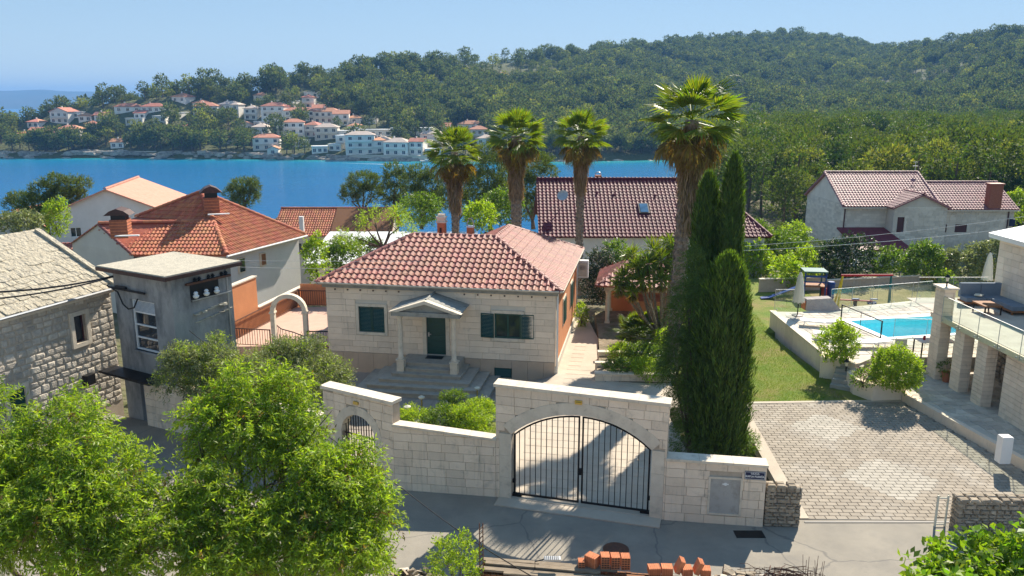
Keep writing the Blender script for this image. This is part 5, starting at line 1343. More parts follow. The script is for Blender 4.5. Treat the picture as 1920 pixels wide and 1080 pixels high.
def terrace():
    z = .6
    F = [G(436, 650, z), hw(-.05, .8) + (z,), hw(-.05, 9) + (z,), G(545, 577, z), G(436, 640, z)]
    struct('terrace_floor', MB().prism([(p[0], p[1]) for p in F], -.7, z), M['terracotta_floor'])
    a, b = G(437, 640, z), G(562, 574, z); d = Vector((b[0] - a[0], b[1] - a[1])); u = d.normalized(); n = Vector((-u.y, u.x))
    t = thing('orange_wall', 'tall orange rendered garden wall beside the white house side', 'wall', (a[0], a[1], 0), math.atan2(u.y, u.x))
    q = G(487, 612, z); Lq = (Vector(q[:2]) - Vector(a[:2])).length
    part('tall_wall', MB().box(-1.5, .1, -.6, Lq, .3, 3.3), M['wall_orange'], t); part('coping', MB().box(-1.5, .05, 3.301, Lq + .05, .35, 3.37), M['coping'], t)
    part('low_wall', MB().box(Lq + .002, .1, -.6, d.length + 1, .3, 1.6), M['wall_orange'], t); part('low_coping', MB().box(Lq + .06, .06, 1.601, d.length + 1, .34, 1.65), M['coping'], t)
    railing('rusty railing climbing in front of the orange wall', a, b, z, .95, .12)
    c = hw(-.1, 8.6); e = (b[0] + u.x * .2, b[1] + u.y * .2)
    t2 = thing('timber_screen', 'orange timber screen panel at the back of the terrace', 'screen', (e[0], e[1], 0), math.atan2(c[1] - e[1], c[0] - e[0])); Lc = math.dist(c, e)
    for k in range(int(Lc / .16)): part('board', MB().box(k * .16, 0, .6, k * .16 + .15, .04, 1.9), M['wall_orange'], t2)
    railing('white topped railing in front of the terrace screen panel', (e[0], e[1] - .25), (c[0], c[1] - .25), z, .95, .13)
    g0, g1 = G(437, 648, z), G(508, 652, z); railing('iron railing left of the round garden arch', g0, g1, z, .9, .13)
    g0, g1 = G(578, 655, z), G(603, 655, z); railing('iron railing between the arch and the house corner', g0, (hw(-.05, 1.2)[0], g0[1]), z, .9, .12, 'iron')
    g0 = G(515, 652, z); 
    pts = [G(518, 640, z), G(530, 650, z), G(552, 656, z - .1), G(572, 664, z - .25)]
    t3 = thing('stair_rail', 'curved stair handrail with thin balusters under the garden arch', 'railing', pts[0])
    P_ = [wl(t3, (p[0], p[1], p[2])) for p in pts]; part('handrail', MB().tube([(p[0], p[1], p[2] + .9) for p in P_], .025), M['iron'], t3)
    for i in range(12):
        k = i / 11 * 3; j = min(2, int(k)); f = k - j; p = [P_[j][m_] * (1 - f) + P_[j + 1][m_] * f for m_ in range(3)]; part('baluster', MB().box(-.01, -.01, 0, .01, .01, .9), M['iron'], t3, loc=p)
    # arch
    A = G(516, 652, z); B = G(576, 652, z); Ln = math.dist(A[:2], B[:2]); t = thing('garden_arch', 'free standing pale stone arch at the terrace stairs', 'arch', A, math.atan2(B[1] - A[1], B[0] - A[0])); w_ = .2
    H2 = 1.75; rad = Ln / 2
    for x in (0, Ln): part('pillar', MB().box(x - w_ / 2, -.15, -.3, x + w_ / 2, .15, H2).box(x - w_ * .7, -.19, H2, x + w_ * .7, .19, H2 + .08), M['coping'], t)
    for i in range(12):
        t0, t1 = math.pi * i / 12, math.pi * (i + 1) / 12; ri, ro = rad - w_ / 2, rad + w_ / 2; f = lambda r_, a_: (rad + r_ * math.cos(a_), H2 + .08 + r_ * math.sin(a_))
        part('arch_stone', MB().yprism([f(ri, t0), f(ro, t0), f(ro, t1), f(ri, t1)], -.15, .15), M['coping'], t)
terrace()

# ---------------------------------------------------------------- garden beds, pavilion
def low_wall(label, pts, z0, h, th, m='limestone_wall', name='low_wall', cat='wall', blocks=True, mesh=None, seed=3, ch=.2, bl=.4):
    t = thing(name, label, cat, (pts[0][0], pts[0][1], 0)); r = random.Random(seed)
    for a, b in zip(pts[:-1], pts[1:]):
        A = math.atan2(b[1] - a[1], b[0] - a[0]); Ln = math.dist(a, b); o = (a[0] - pts[0][0], a[1] - pts[0][1])
        c, s = math.cos(A), math.sin(A)
        part('wall_core', MB().box(0, .02, z0, Ln, th, h - .002), M['mortar'], t, loc=(o[0], o[1], 0), rz=A)
        if blocks: ashlar(t, 'block', mesh or ASHW, 0, Ln, z0, h, ch, bl, r, 0, .05, .01, (), .15, tf=lambda x, y, z: (o[0] + x * c - y * s, o[1] + x * s + y * c, z, A))
        part('coping', MB().box(-.02, -.05, h, Ln + .02, th + .04, h + .06), M['coping'], t, loc=(o[0], o[1], 0), rz=A)
    return t
low_wall('low stone edging of the lower garden bed beside the driveway', [(3.75, 34.3), (7.4, 34.1)], 0, .32, .3, seed=4)
low_wall('low stone edging of the upper garden bed under the fan palm', [(4.2, 37.3), (7.4, 37.1)], 0, .38, .25, seed=5)
low_wall('narrow stone edging halfway up the garden bed', [(3.9, 35.7), (7.4, 35.5)], 0, .36, .2, seed=6)
struct('garden_soil', MB().prism([(3.8, 34.5), (7.4, 34.35), (7.3, 46), (4.9, 46), (4.6, 41), (4.3, 37.5)], -.3, .22), M['earth'])
struct('planting_bed', MB().prism([(-3.7, 24.35), (-.75, 23.85), (-.35, 26.6), (-.1, 29.2), (-1.2, 29.6), (-2.6, 28.8), (-3.6, 27.2)], -.5, .05), M['lawn'])
def pavilion():
    c0 = G(1138, 612, 0); t = thing('garden_pavilion', 'small open pavilion with red tiled roof and stone columns behind the yucca', 'pavilion', (c0[0], c0[1], 0), R(-9.8))
    for x, y in ((0, 0), (3.6, 0), (0, 3.2), (3.6, 3.2)):
        part('column', MB().box(x - .14, y - .14, 0, x + .14, y + .14, .3).lathe([(.12, .3), (.11, 1.9), (.15, 2.0), (.15, 2.1)], 12, (x, y, 0)), M['coping'], t)
    part('beam', MB().box(-.2, -.16, 2.1, 3.8, .16, 2.4).box(-.16, .161, 2.1, .16, 3.3, 2.4), M['coping'], t); part('rear_wall', MB().box(-.1, 3.1, 0, 3.8, 3.4, 2.1).box(1.3, 1.4, 0, 3.6, 3.09, 1.2), M['wall_orange'], t)
    z0 = 2.45; a, b, c, d = (-.6, -.6, z0), (4.2, -.6, z0), (4.2, 3.9, z0), (-.6, 3.9, z0); e, f = (1.4, 1.65, z0 + 1.2), (2.2, 1.65, z0 + 1.2)
    P = [[a, b, f, e], [d, a, e], [c, d, e, f], [b, c, f]]; mb = MB()
    for p in P: mb.slab(p, .08)
    part('roof', mb, M['tile_red'], t); tile_roof(t, P, M['tile_red'], .3, .385, 250, .06)
    for q, s in ((a, e), (b, f), (d, e), (c, f)): ridge_caps(t, M['tile_ridge'], q, s, .13, .36)
pavilion()
low_wall('orange rendered low wall under the flowering hedge at the path end', [(2.4, 53), (7.0, 52.6)], -.3, .9, .25, blocks=False, seed=8)

# ================================================================ POOL TERRACE AND RIGHT HAND BUILDING
ZD, ZP = .9, .35
dk = [G(1446, 584, ZD), (14.45, 35.6, ZD), (15.3, 33.9, ZD), (16.6, 35.0, ZD), (30, 35.0, ZD), (34, 47.5, ZD), G(1740, 561, ZD), G(1500, 585, ZD)]
pool = [G(1592, 603, ZD), G(1664, 634, ZD), (24.0, 38.3, ZD), (26.0, 42.4, ZD), G(1742, 592, ZD)]
pool = [G(1592, 603, ZD), G(1664, 634, ZD)]
pd = Vector((pool[0][0] - pool[1][0], pool[0][1] - pool[1][1])).normalized(); pn = Vector((pd.y, -pd.x))
pool = [Vector(pool[1][:2]), Vector(pool[0][:2]), Vector(pool[0][:2]) + pn * 9, Vector(pool[1][:2]) + pn * 9]
def deck():
    # ring of slabs round the basin
    t_pts = [(p[0], p[1]) for p in dk]
    Vn = t_pts; inner = [(p.x, p.y) for p in pool]
    bmv = MB()
    import bmesh
    from mathutils.geometry import tessellate_polygon
    tris = tessellate_polygon([[Vector((x, y, 0)) for x, y in Vn], [Vector((x, y, 0)) for x, y in inner]])
    allp = Vn + inner; mb = MB(); n = len(allp)
    V = [(x, y, ZD) for x, y in allp] + [(x, y, -.6) for x, y in allp]
    F = []
    for a, b, c in tris:
        A_, B_, C_2 = Vector(allp[a]), Vector(allp[b]), Vector(allp[c])
        F.append((a, b, c) if (B_ - A_).cross(C_2 - A_) > 0 else (a, c, b))
    m_ = len(Vn)
    for i in range(m_): F.append((i, (i + 1) % m_, n + (i + 1) % m_, n + i))
    mb.add(V, F); struct('pool_terrace', mb, M['crazy'])
deck()
def crazy_tiles(name, poly, z, s, seed, avoid=None):
    r = random.Random(seed); xs = [p[0] for p in poly]; ys = [p[1] for p in poly]; mb = MB(); nx, ny = int((max(xs) - min(xs)) / s) + 1, int((max(ys) - min(ys)) / s) + 1
    J = {}
    def jp(i, j):
        if (i, j) not in J: J[(i, j)] = (min(xs) + (i + r.uniform(-.33, .33)) * s, min(ys) + (j + r.uniform(-.33, .33)) * s)
        return J[(i, j)]
    for i in range(nx):
        for j in range(ny):
            q = [jp(i, j), jp(i + 1, j), jp(i + 1, j + 1), jp(i, j + 1)]; c = (sum(p[0] for p in q) / 4, sum(p[1] for p in q) / 4)
            if not all(inpoly(*p, poly) for p in q): continue
            if avoid and any(inpoly(*p, avoid) for p in q + [c]): continue
            g = .025 / s; q = [(p[0] + (c[0] - p[0]) * g * 2, p[1] + (c[1] - p[1]) * g * 2) for p in q]; mb.prism(q, z, z + .012 + r.uniform(0, .006))
    o = link(name, mb.mesh(name, M['crazy'])); o['kind'] = 'structure'
av = [(Vector(p) - (pool[0] + pool[2]) / 2) * 1.08 + (pool[0] + pool[2]) / 2 for p in pool]
crazy_tiles('terrace_paving', [(p[0], p[1]) for p in dk], ZD, .5, 1, [(p.x, p.y) for p in av])
PF = [(16.45, 31.85), (17.5, 25.1), (18.05, 21.95), (26, 21.95), (26, 34.98), (16.62, 34.98), (15.9, 33.6)]
struct('entrance_platform', MB().prism(PF, -.6, ZP), M['crazy'])
crazy_tiles('platform_paving', PF, ZP, .42, 2)
kb = MB()
for a, b in (((16.42, 31.8), (17.47, 25.1)), ((17.47, 25.1), (18.02, 21.95))):
    d = Vector((b[0] - a[0], b[1] - a[1])); L_ = d.length; u = d / L_
    n = Vector((-u.y, u.x)); kb.prism([a, b, (b[0] + n.x * .22, b[1] + n.y * .22), (a[0] + n.x * .22, a[1] + n.y * .22)], -.3, ZP + .03)
struct('platform_kerb', kb, M['limestone'])
def swimming_pool():
    c = (pool[0] + pool[2]) / 2; A = math.atan2(pd.y, pd.x) - math.pi / 2
    t = thing('swimming_pool', 'rectangular turquoise swimming pool with white coping on the raised terrace', 'swimming pool', (c.x, c.y, 0)); P = [(p.x - c.x, p.y - c.y) for p in pool]
    m = mat('pool_liner', (.36, .80, .86), (.32, .76, .82), 2, .4)
    V = [(x, y, ZD) for x, y in P] + [(x, y, ZD - 1.3) for x, y in P]; F = [(4, 5, 6, 7), (0, 1, 5, 4), (1, 2, 6, 5), (2, 3, 7, 6), (3, 0, 4, 7)]
    V2 = [(x * 1.02, y * 1.02, ZD) for x, y in P] + [(x * 1.02, y * 1.02, ZD - 1.45) for x, y in P]
    part('basin', MB().add(V, F).add(V2, [(7, 6, 5, 4), (4, 5, 1, 0), (5, 6, 2, 1), (6, 7, 3, 2), (7, 4, 0, 3)]), m, t)
    wm = glass_mat('pool_water', (.62, .95, 1.0), .04, .06); nt = wm.node_tree; nz = nt.nodes.new('ShaderNodeTexNoise'); nz.inputs['Scale'].default_value = 2.5; bp = nt.nodes.new('ShaderNodeBump'); bp.inputs['Strength'].default_value = .35
    geo = nt.nodes.new('ShaderNodeNewGeometry'); nt.links.new(geo.outputs['Position'], nz.inputs['Vector']); nt.links.new(nz.outputs['Fac'], bp.inputs['Height'])
    for q in nt.nodes:
        if q.type == 'BSDF_GLOSSY': nt.links.new(bp.outputs['Normal'], q.inputs['Normal'])
    part('water', MB().add([(x * .999, y * .999, ZD - .18) for x, y in P], [(0, 1, 2, 3)]), wm, t)
    for i in range(4):
        a, b = Vector(P[i]), Vector(P[(i + 1) % 4]); d = (b - a).normalized(); n = Vector((d.y, -d.x)); s = -1 if n.dot((a + b) / 2) < 0 else 1; n = n * s * .32
        a2, b2 = a - d * (0 if i % 2 else .32), b + d * (0 if i % 2 else .32)
        part('coping_stone', MB().prism([(a2.x, a2.y), (b2.x, b2.y), (b2.x + n.x, b2.y + n.y), (a2.x + n.x, a2.y + n.y)], ZD + .004, ZD + .05), M['white_paint'], t)
swimming_pool()
def glass_fence(label, p0, p1, z, h=1.05, pl=1.3, posts=False, name='glass_balustrade'):
    A = math.atan2(p1[1] - p0[1], p1[0] - p0[0]); Ln = math.dist(p0[:2], p1[:2]); t = thing(name, label, 'glass balustrade', (p0[0], p0[1], z), A); n = max(1, round(Ln / pl))
    for i in range(n):
        a, b = Ln * i / n + .015, Ln * (i + 1) / n - .015
        o = part('glass_panel', MB().box(a, -.008, .02, b, .008, h), M['glass'], t)
        part('edge', MB().box(a, -.012, h, b, .012, h + .022).box(a - .012, -.012, .02, a, .012, h), M['galv'], o)
        if posts: part('post', MB().box(a - .03, -.02, 0, a + .0, .02, h), M['iron'], t)
        else:
            part('fixing', MB().lathe([(.03, 0), (.03, .04)], 8), M['galv'], t, loc=(a + .12, -.01, .12)).rotation_euler = (R(90), 0, 0)
            part('fixing', MB().lathe([(.03, 0), (.03, .04)], 8), M['galv'], t, loc=(b - .12, -.01, .12)).rotation_euler = (R(90), 0, 0)
    return t
d0, d1 = dk[0], dk[6]
glass_fence('glass balustrade at the far corner of the pool terrace by the parasol', (d0[0] + .15, d0[1], 0), G(1500, 584, ZD), ZD, 1.25)
glass_fence('long glass balustrade along the back of the pool terrace before the playground', G(1556, 580, ZD), G(1745, 563, ZD), ZD, 1.15)
glass_fence('glass panels with dark post beside the near end of the pool', (pool[0].x + .1, pool[0].y - .35), (pool[0].x + 4.6, pool[0].y - .9), ZD, 1.1, 1.5)
gpa = pool[1] - pn * .5; gpb = pool[0] - pn * .5
rp = railing('dark handrail along the near left side of the pool', (gpb.x, gpb.y - .2), (gpa.x, gpa.y), ZD, .95, 1.6, 'iron')
# retaining wall face of the terrace, built of pale slabs
rw = thing('retaining_wall', 'pale retaining wall of the pool terrace above the lawn', 'wall', (dk[1][0], dk[1][1], 0)); rr_ = random.Random(3)
for a, b in ((dk[0], dk[1]), (dk[1], dk[2])):
    A = math.atan2(b[1] - a[1], b[0] - a[0]); Ln = math.dist(a[:2], b[:2]); o = (a[0] - dk[1][0], a[1] - dk[1][1]); n = int(Ln / .62)
    for k in range(n): part('facing_slab', MB().box(Ln * k / n + .004, -.045, -.5, Ln * (k + 1) / n - .004, -.002, ZD - .01), M['limestone'], rw, loc=(o[0], o[1], 0), rz=A)
    part('coping', MB().box(-.03, -.09, ZD + .003, Ln + .03, .25, ZD + .06), M['coping'], rw, loc=(o[0], o[1], 0), rz=A)
# planters and steps
def planter(label, poly, h, th=.16):
    t = thing('planter', label, 'planter', (poly[0][0], poly[0][1], 0)); o = poly[0]; n = len(poly); c = Vector((sum(p[0] for p in poly) / n, sum(p[1] for p in poly) / n))
    P = [Vector(p) for p in poly]; Q = [p + (c - p).normalized() * th * 1.4 for p in P]
    for i in range(n):
        j = (i + 1) % n; part('side', MB().prism([(P[i].x - o[0], P[i].y - o[1]), (P[j].x - o[0], P[j].y - o[1]), (Q[j].x - o[0], Q[j].y - o[1]), (Q[i].x - o[0], Q[i].y - o[1])], -.3, h), M['limestone'], t)
    part('soil', MB().prism([(q.x - o[0], q.y - o[1]) for q in Q], 0, h - .1), M['earth'], t)
    return t
planter('pale stone planter at the foot of the terrace wall holding the taller bush', [(14.05, 34.75), (15.0, 34.3), (15.6, 35.2), (14.5, 35.75)], .98)
planter('long pale stone planter in front holding the round bush and flowers', [(14.7, 32.6), (15.15, 31.75), (16.6, 31.9), (17.2, 34.3), (16.2, 34.9), (14.75, 33.5)], .72)
gs = thing('garden_steps', 'short pale steps between the two stone planters', 'steps', (14.3, 33.2, 0), R(-32))
for k in range(5): part('step', MB().box(-.35, k * .32, -.1, .75, k * .32 + .34 + (4 - k) * 0, .16 * (k + 1)), M['step'], gs)
def lantern(p, label, s=1.0, group=None):
    t = thing('garden_lantern', label, 'lantern', p, 0, group)
    part('post', MB().tube([(0, 0, 0), (0, 0, .22 * s)], .03 * s), M['iron'], t); part('glass_box', MB().lathe([(.05 * s, .22 * s), (.09 * s, .4 * s)], 6), M['canvas'], t)
    part('cap', MB().lathe([(.12 * s, .4 * s), (.05 * s, .48 * s), (.01, .54 * s)], 6), M['iron'], t)
lantern((14.72, 33.55, .72), 'small black lantern on the planter corner beside the garden steps', 1.1)
lantern((15.3, 31.95, .72), 'small lantern on the front corner of the long planter', .9)
lantern((15.1, 34.5, .98), 'small lantern at the back of the square planter by the taller bush', .9)
def bollard(p, label, m='coping'):
    t = thing('garden_lamp', label, 'garden lamp', p); part('post', MB().tube([(0, 0, 0), (0, 0, .5)], .035, 8), M['brass'], t); part('shade', MB().lathe([(.05, .5), (.13, .56), (.14, .62), (.02, .68)], 12), M['canvas'], t)
bollard(G(791, 770, -.4), 'low brass mushroom lamp at the edge of the planting bed')
bollard(G(895, 752, -.4), 'low brass lamp in front of the entrance steps')
bollard(G(765, 790, 0.05), 'low stone coloured lamp nearly hidden in the green planting bed')
bollard(G(1232, 690, .25), 'small lamp post among the plants of the lower garden bed')

def right_building():
    t = thing('terrace_building', 'modern stone building with square pillars carrying a roof terrace', 'building', (18.7, 30, 0)); ox, oy = 18.7, 30; r = random.Random(11)
    def pil(y0, y1, x0, x1, z0, z1, ch=.17):
        a, b = x0 - ox, y0 - oy; w_, d_ = x1 - x0, y1 - y0
        part('pillar_core', MB().box(a + .02, b + .02, z0, a + w_ - .02, b + d_, z1), M['mortar'], t)
        ashlar(t, 'block', ASH, 0, w_, z0, z1, ch, .4, r, 0, .05, .012, (), .1, tf=lambda x, y, z: (a + x, b + y, z, 0))
        ashlar(t, 'block', ASH, 0, d_, z0, z1, ch, .42, r, 0, .05, .012, (), .1, tf=lambda x, y, z: (a + y, b + d_ - x, z, R(-90)))
    pil(33.5, 34.25, 18.62, 19.1, ZP, 4.42); part('pillar_cap', MB().box(18.52 - ox, 33.4 - oy, 4.42, 19.2 - ox, 34.35 - oy, 4.5), M['coping'], t)
    pil(31.85, 32.55, 18.75, 19.2, ZP, 3.0); pil(30.2, 30.9, 18.75, 19.2, ZP, 3.0)
    pil(22.5, 29.3, 18.95, 19.4, ZP, 3.0, .2)
    part('inner_wall', MB().box(21.3 - ox, 24 - oy, ZP, 21.6 - ox, 35 - oy, 3.0), M['mortar'], t)
    ashlar(t, 'inner_stone', DRY, 0, 6.0, ZP, 3.0, .24, .4, r, 0, .12, .01, (), .4, zvar=.3, tf=lambda x, y, z: (21.2 - ox + y, 34.8 - oy - x, z, R(-90)))
    part('terrace_slab', MB().prism([(18.6 - ox, 34.4 - oy), (18.66 - ox, 22.5 - oy), (28 - ox, 22.5 - oy), (28 - ox, 37 - oy), (19.2 - ox, 37 - oy), (19.2 - ox, 34.4 - oy)], 3.002, 3.22), M['limestone'], t)
    part('terrace_tiles', MB().box(18.72 - ox, 23 - oy, 3.224, 28 - ox, 36.9 - oy, 3.24), M['crazy'], t)
    # upper storey
    ux, uy = 22.6, 26.0
    part('upper_wall', MB().box(ux - ox + .02, uy - oy + .02, 3.22, 30 - ox, 36.6 - oy, 6.35), M['mortar'], t)
    ashlar(t, 'block', ASH, 0, 5, 3.24, 6.35, .3, .55, r, 0, .05, .012, (), .15, tf=lambda x, y, z: (ux - ox + x, uy - oy + y, z, 0))
    ashlar(t, 'block', ASH, 0, 10.6, 3.24, 6.35, .3, .55, r, 0, .05, .012, (), .15, tf=lambda x, y, z: (ux - ox + y, uy + 10.6 - oy - x, z, R(-90)))
    part('upper_roof', MB().slab([(ux - ox - .4, uy - oy - .5, 6.36), (31 - ox, uy - oy - .5, 8.2), (31 - ox, 36.9 - oy, 8.2), (ux - ox - .4, 36.9 - oy, 6.36)], .22), M['white_paint'], t)
right_building()
lantern((18.86, 33.85, 4.5), 'white topped lantern on the cap of the tallest stone pillar', 1.0)
glass_fence('glass balustrade along the roof terrace edge above the pillars', (18.56, 33.4), (18.62, 22.6), 3.0, 1.15, 1.35)
glass_fence('glass balustrade at the back of the roof terrace behind the sofa', (19.2, 36.9), (22.5, 36.9), 3.22, 1.0, 1.5)
def sofa():
    t = thing('corner_sofa', 'grey cushioned corner sofa on the roof terrace beside the stone wall', 'sofa', (20.6, 35.2, 3.24))
    part('frame', MB().box(0, 0, .12, 1.9, .75, .2).box(.0, .05, 0, .08, .12, .12).box(1.1, -1.6, .12, 1.9, -.01, .2).box(1.12, -1.55, 0, 1.2, -1.5, .12), M['wood_brown'], t)
    for k in range(2):
        part('seat_cushion', MB().box(.02 + k * .94, .05, .2, .93 + k * .94, .6, .38), M['grey_fabric'], t); part('back_cushion', MB().box(.02 + k * .94, .6, .3, .93 + k * .94, .78, .95), M['grey_fabric'], t)
    part('seat_cushion', MB().box(1.12, -.8, .2, 1.88, -.0, .38), M['grey_fabric'], t); part('seat_cushion', MB().box(1.12, -1.58, .2, 1.88, -.82, .38), M['grey_fabric'], t)
    part('cushion', MB().lathe([(.05, 0), (.22, .04), (.22, .1), (.05, .13)], 4), M['canvas'], t, loc=(.7, .3, .4))
sofa()
ct = thing('coffee_table', 'low dark wooden coffee table beside the corner sofa', 'table', (20.5, 33.6, 3.24)); part('top', MB().box(0, 0, .36, .8, 1.0, .42), M['wood_brown'], ct)
for x in (.03, .72):
    for y in (.03, .92): part('leg', MB().box(x, y, 0, x + .05, y + .05, .36), M['iron'], ct)
wb = G(1879, 866, ZP); o = link('white_bollard', MB().box(-.18, -.16, 0, .18, .16, .93).box(-.165, -.145, .93, .165, .145, .945).mesh('white_bollard', M['white_paint'])); o.location = wb; tag(o, 'plain white square pedestal standing on the platform paving', 'pedestal')
def pot(px, py, label, r=.22):
    p = G(px, py, ZP); t = thing('potted_plant', label, 'potted plant', p); part('pot', MB().lathe([(r * .65, 0), (r, .4), (r * 1.08, .4), (r * 1.08, .45), (r * .9, .45), (r * .85, .38)], 14), M['pot'], t)
    rng = np.random.default_rng(int(px)); P, D = lobe_twigs([(0, 0, .62, .28, .28, .25)], 60, rng); link('leaves', quads_mesh('leaves', twig_leaves(P, D, 5, .15, .14, .05, rng), [M['leaf_bush']]), t, kind='stuff')
pot(1774, 716, 'terracotta pot with a leafy plant beside the tallest pillar')
pot(1862, 700, 'terracotta pot with green leaves by the yellow stone wall', .18)
# parasols
def parasol(p, label, h=2.5, lean=0.0):
    t = thing('parasol', label, 'parasol', p)
    part('base', MB().lathe([(.3, 0), (.3, .05), (.06, .08)], 14), M['iron'], t); part('pole', MB().tube([(0, 0, 0), (0, 0, h)], .03, 8), M['iron'], t)
    V = []; F = []; prof = [(.04, h), (.12, h - .25), (.2, h - .8), (.25, h - 1.35), (.29, h - 1.65)]; n = 16
    for i, (r, z) in enumerate(prof):
        for k in range(n): a = 2 * math.pi * k / n; rr = r * (1.12 if k % 2 else .82); V.append((rr * math.cos(a), rr * math.sin(a), z - (.05 if (i == 4 and k % 2) else 0)))
    for i in range(4):
        for k in range(n): F.append((i * n + k, i * n + (k + 1) % n, (i + 1) * n + (k + 1) % n, (i + 1) * n + k))
    part('canopy', MB().add(V, F), M['canvas'], t, smooth=True); part('finial', MB().lathe([(.03, h), (.035, h + .06), (.01, h + .1)], 8), M['iron'], t)
parasol(G(1495, 592, ZD), 'closed cream parasol on the pool terrace near the slide', 2.45)
parasol(G(1846, 556, ZD), 'closed cream parasol behind the roof terrace sofa', 2.7)
# stone bench block
sb = G(1512, 583, ZD); t = thing('stone_block', 'grey canvas covered wedge shaped block at the back of the pool terrace', 'covered furniture', sb)
part('cover', MB().add([(0, 0, 0), (1.95, -.1, 0), (1.95, .9, 0), (0, .9, 0), (.05, .15, .62), (1.45, .2, .68), (1.45, .8, .68), (.05, .8, .62)], [(0, 3, 2, 1), (4, 5, 6, 7), (0, 1, 5, 4), (1, 2, 6, 5), (2, 3, 7, 6), (3, 0, 4, 7)]), mat('cover', (.42, .38, .35), (.35, .31, .29), 4, .95, bump=(6, 1, .08)), t)
part('side_board', MB().box(-.03, .2, 0, 0, .8, .5), M['hollow_brick'], t)
def sun_lounger(p, rz, label, back=35):
    t = thing('sun_lounger', label, 'sun lounger', p, R(rz))
    part('frame', MB().tube([(0, 0, .3), (1.9, 0, .3)], .02).tube([(0, .6, .3), (1.9, .6, .3)], .02), M['white_paint'], t)
    for x in (.2, 1.6):
        for y in (0, .6): part('leg', MB().tube([(x, y, 0), (x, y, .3)], .018), M['white_paint'], t)
    part('seat', MB().box(0, .02, .3, 1.25, .58, .33), M['white_paint'], t); b = part('backrest', MB().box(0, .02, 0, .72, .58, .03), M['white_paint'], t, loc=(1.25, 0, .31)); b.rotation_euler = (0, R(-back), 0)
sun_lounger(G(1500, 612, ZD), -20, 'wire framed white lounger under the closed parasol', 8)
sun_lounger(G(1525, 637, ZD), -15, 'white lounger frame nearest the terrace wall coping', 5)
sun_lounger(G(1595, 655, ZD), 0, 'flat white lounger behind the taller planter bush', 5)
sun_lounger(G(1787, 578, ZD), 15, 'white lounger with raised back beyond the tallest pillar', 40)
tb = thing('garden_table', 'white topped table with dark legs under the roof terrace edge', 'table', G(1725, 672, ZD)); part('table_top', MB().box(0, 0, .72, 1.6, .9, .76), M['wall_white'], tb)
for x in (.05, 1.5):
    for y in (.05, .8): part('leg', MB().box(x, y, 0, x + .05, y + .05, .72), M['iron'], tb)
p = G(1725, 672, ZD); rl = thing('red_candle', 'small red candle holder standing on the garden table', 'candle', (p[0] + .3, p[1] + .4, ZD + .76)); part('cup', MB().lathe([(.05, 0), (.06, .1), (.05, .2)], 10), M['plastic_red'], rl)
def chair(p, rz, label):
    t = thing('garden_chair', label, 'chair', p, R(rz)); part('seat', MB().box(0, 0, .42, .5, .5, .46), M['wood_brown'], t); part('backrest', MB().box(0, .46, .46, .5, .5, .9), M['canvas'], t)
    for x in (0, .46):
        for y in (0, .46): part('leg', MB().box(x, y, 0, x + .04, y + .04, .42), M['iron'], t)
q = G(1658, 690, ZD); chair((q[0], q[1], ZD), 70, 'dark framed garden chair just behind the round bush')
q = G(1740, 700, ZD); chair((q[0] + .1, 35.3, ZD), 170, 'garden chair at the near side of the white table')
# playground
def swing():
    y0 = G(1560, 573, 0)[1]; a = G(1575, 574, 0); t = thing('swing_set', 'wooden swing frame with yellow legs and red top beam', 'swing', (a[0], a[1], 0), R(-3)); L_ = 2.9; h = 1.95
    a2 = MB().tube([(-.4, -.7, 0), (0, 0, h)], .06, 6).tube([(-.1, .7, 0), (0, 0, h)], .06, 6); part('legs', a2, M['plastic_yellow'], t)
    a2 = MB().tube([(L_ - .2, -.7, 0), (L_, 0, h)], .06, 6).tube([(L_ + .3, .7, 0), (L_, 0, h)], .06, 6).tube([(L_ - .12, -.35, .9), (L_ + .15, .35, .9)], .04); part('legs', a2, M['plastic_green'], t)
    part('top_beam', MB().tube([(-.1, 0, h), (L_ + .1, 0, h + .05)], .07, 6), M['plastic_red'], t)
    for x in (.9, 2.0):
        s = part('swing_seat', MB().box(-.22, -.08, .45, .22, .08, .5), M['plastic_blue'], t, loc=(x, 0, 0)); part('rope', MB().tube([(-.2, 0, .5), (-.2, 0, h)], .012, 4).tube([(.2, 0, .5), (.2, 0, h)], .012, 4), M['galv'], s)
swing()
def slide_tower():
    a = G(1490, 562, 0); t = thing('play_tower', 'blue and green wooden play tower with a slide, behind the parasol', 'playground tower', (a[0], a[1], 0), R(-8))
    for x in (.6, 2.1):
        for y in (0, 1.4): part('post', MB().box(x, y, 0, x + .1, y + .1, 2.1), M['plastic_blue'] if y == 0 else M['plastic_green'], t)
    part('platform', MB().box(.6, 0, 1.0, 2.2, 1.5, 1.08), M['wood_brown'], t); part('rail', MB().box(.6, -.03, 1.75, 2.2, 0, 1.9).box(.6, -.03, 1.35, 2.2, 0, 1.45), M['plastic_blue'], t)
    part('roof', MB().box(.55, -.05, 2.1, 2.25, 1.5, 2.2), M['plastic_green'], t); part('side_panel', MB().box(2.2, .0, .1, 2.25, 1.4, .95), M['plastic_red'], t)
    part('slide', MB().slab([(.6, .2, 1.1), (.6, .75, 1.1), (-1.9, .3, .15), (-1.9, -.25, .15)], .05).slab([(-1.9, .3, .16), (-2.5, .2, .1), (-2.5, -.35, .1), (-1.9, -.25, .16)], .05), M['plastic_blue'], t)
    part('ladder', MB().tube([(2.2, 1.45, 1.1), (3.1, 1.6, 0)], .04).tube([(2.2, .95, 1.1), (3.1, 1.1, 0)], .04), M['plastic_red'], t)
slide_tower(); bpy.data.objects['play_tower'].scale = (.85, .85, .85)
bb = G(1556, 560, 0); o = link('waste_bin', MB().lathe([(.22, 0), (.25, 1.0), (.27, 1.0), (.2, 1.12)], 14).mesh('waste_bin', M['plastic_blue'])); o.location = bb; tag(o, 'blue upright barrel left of the yellow swing legs', 'bin')
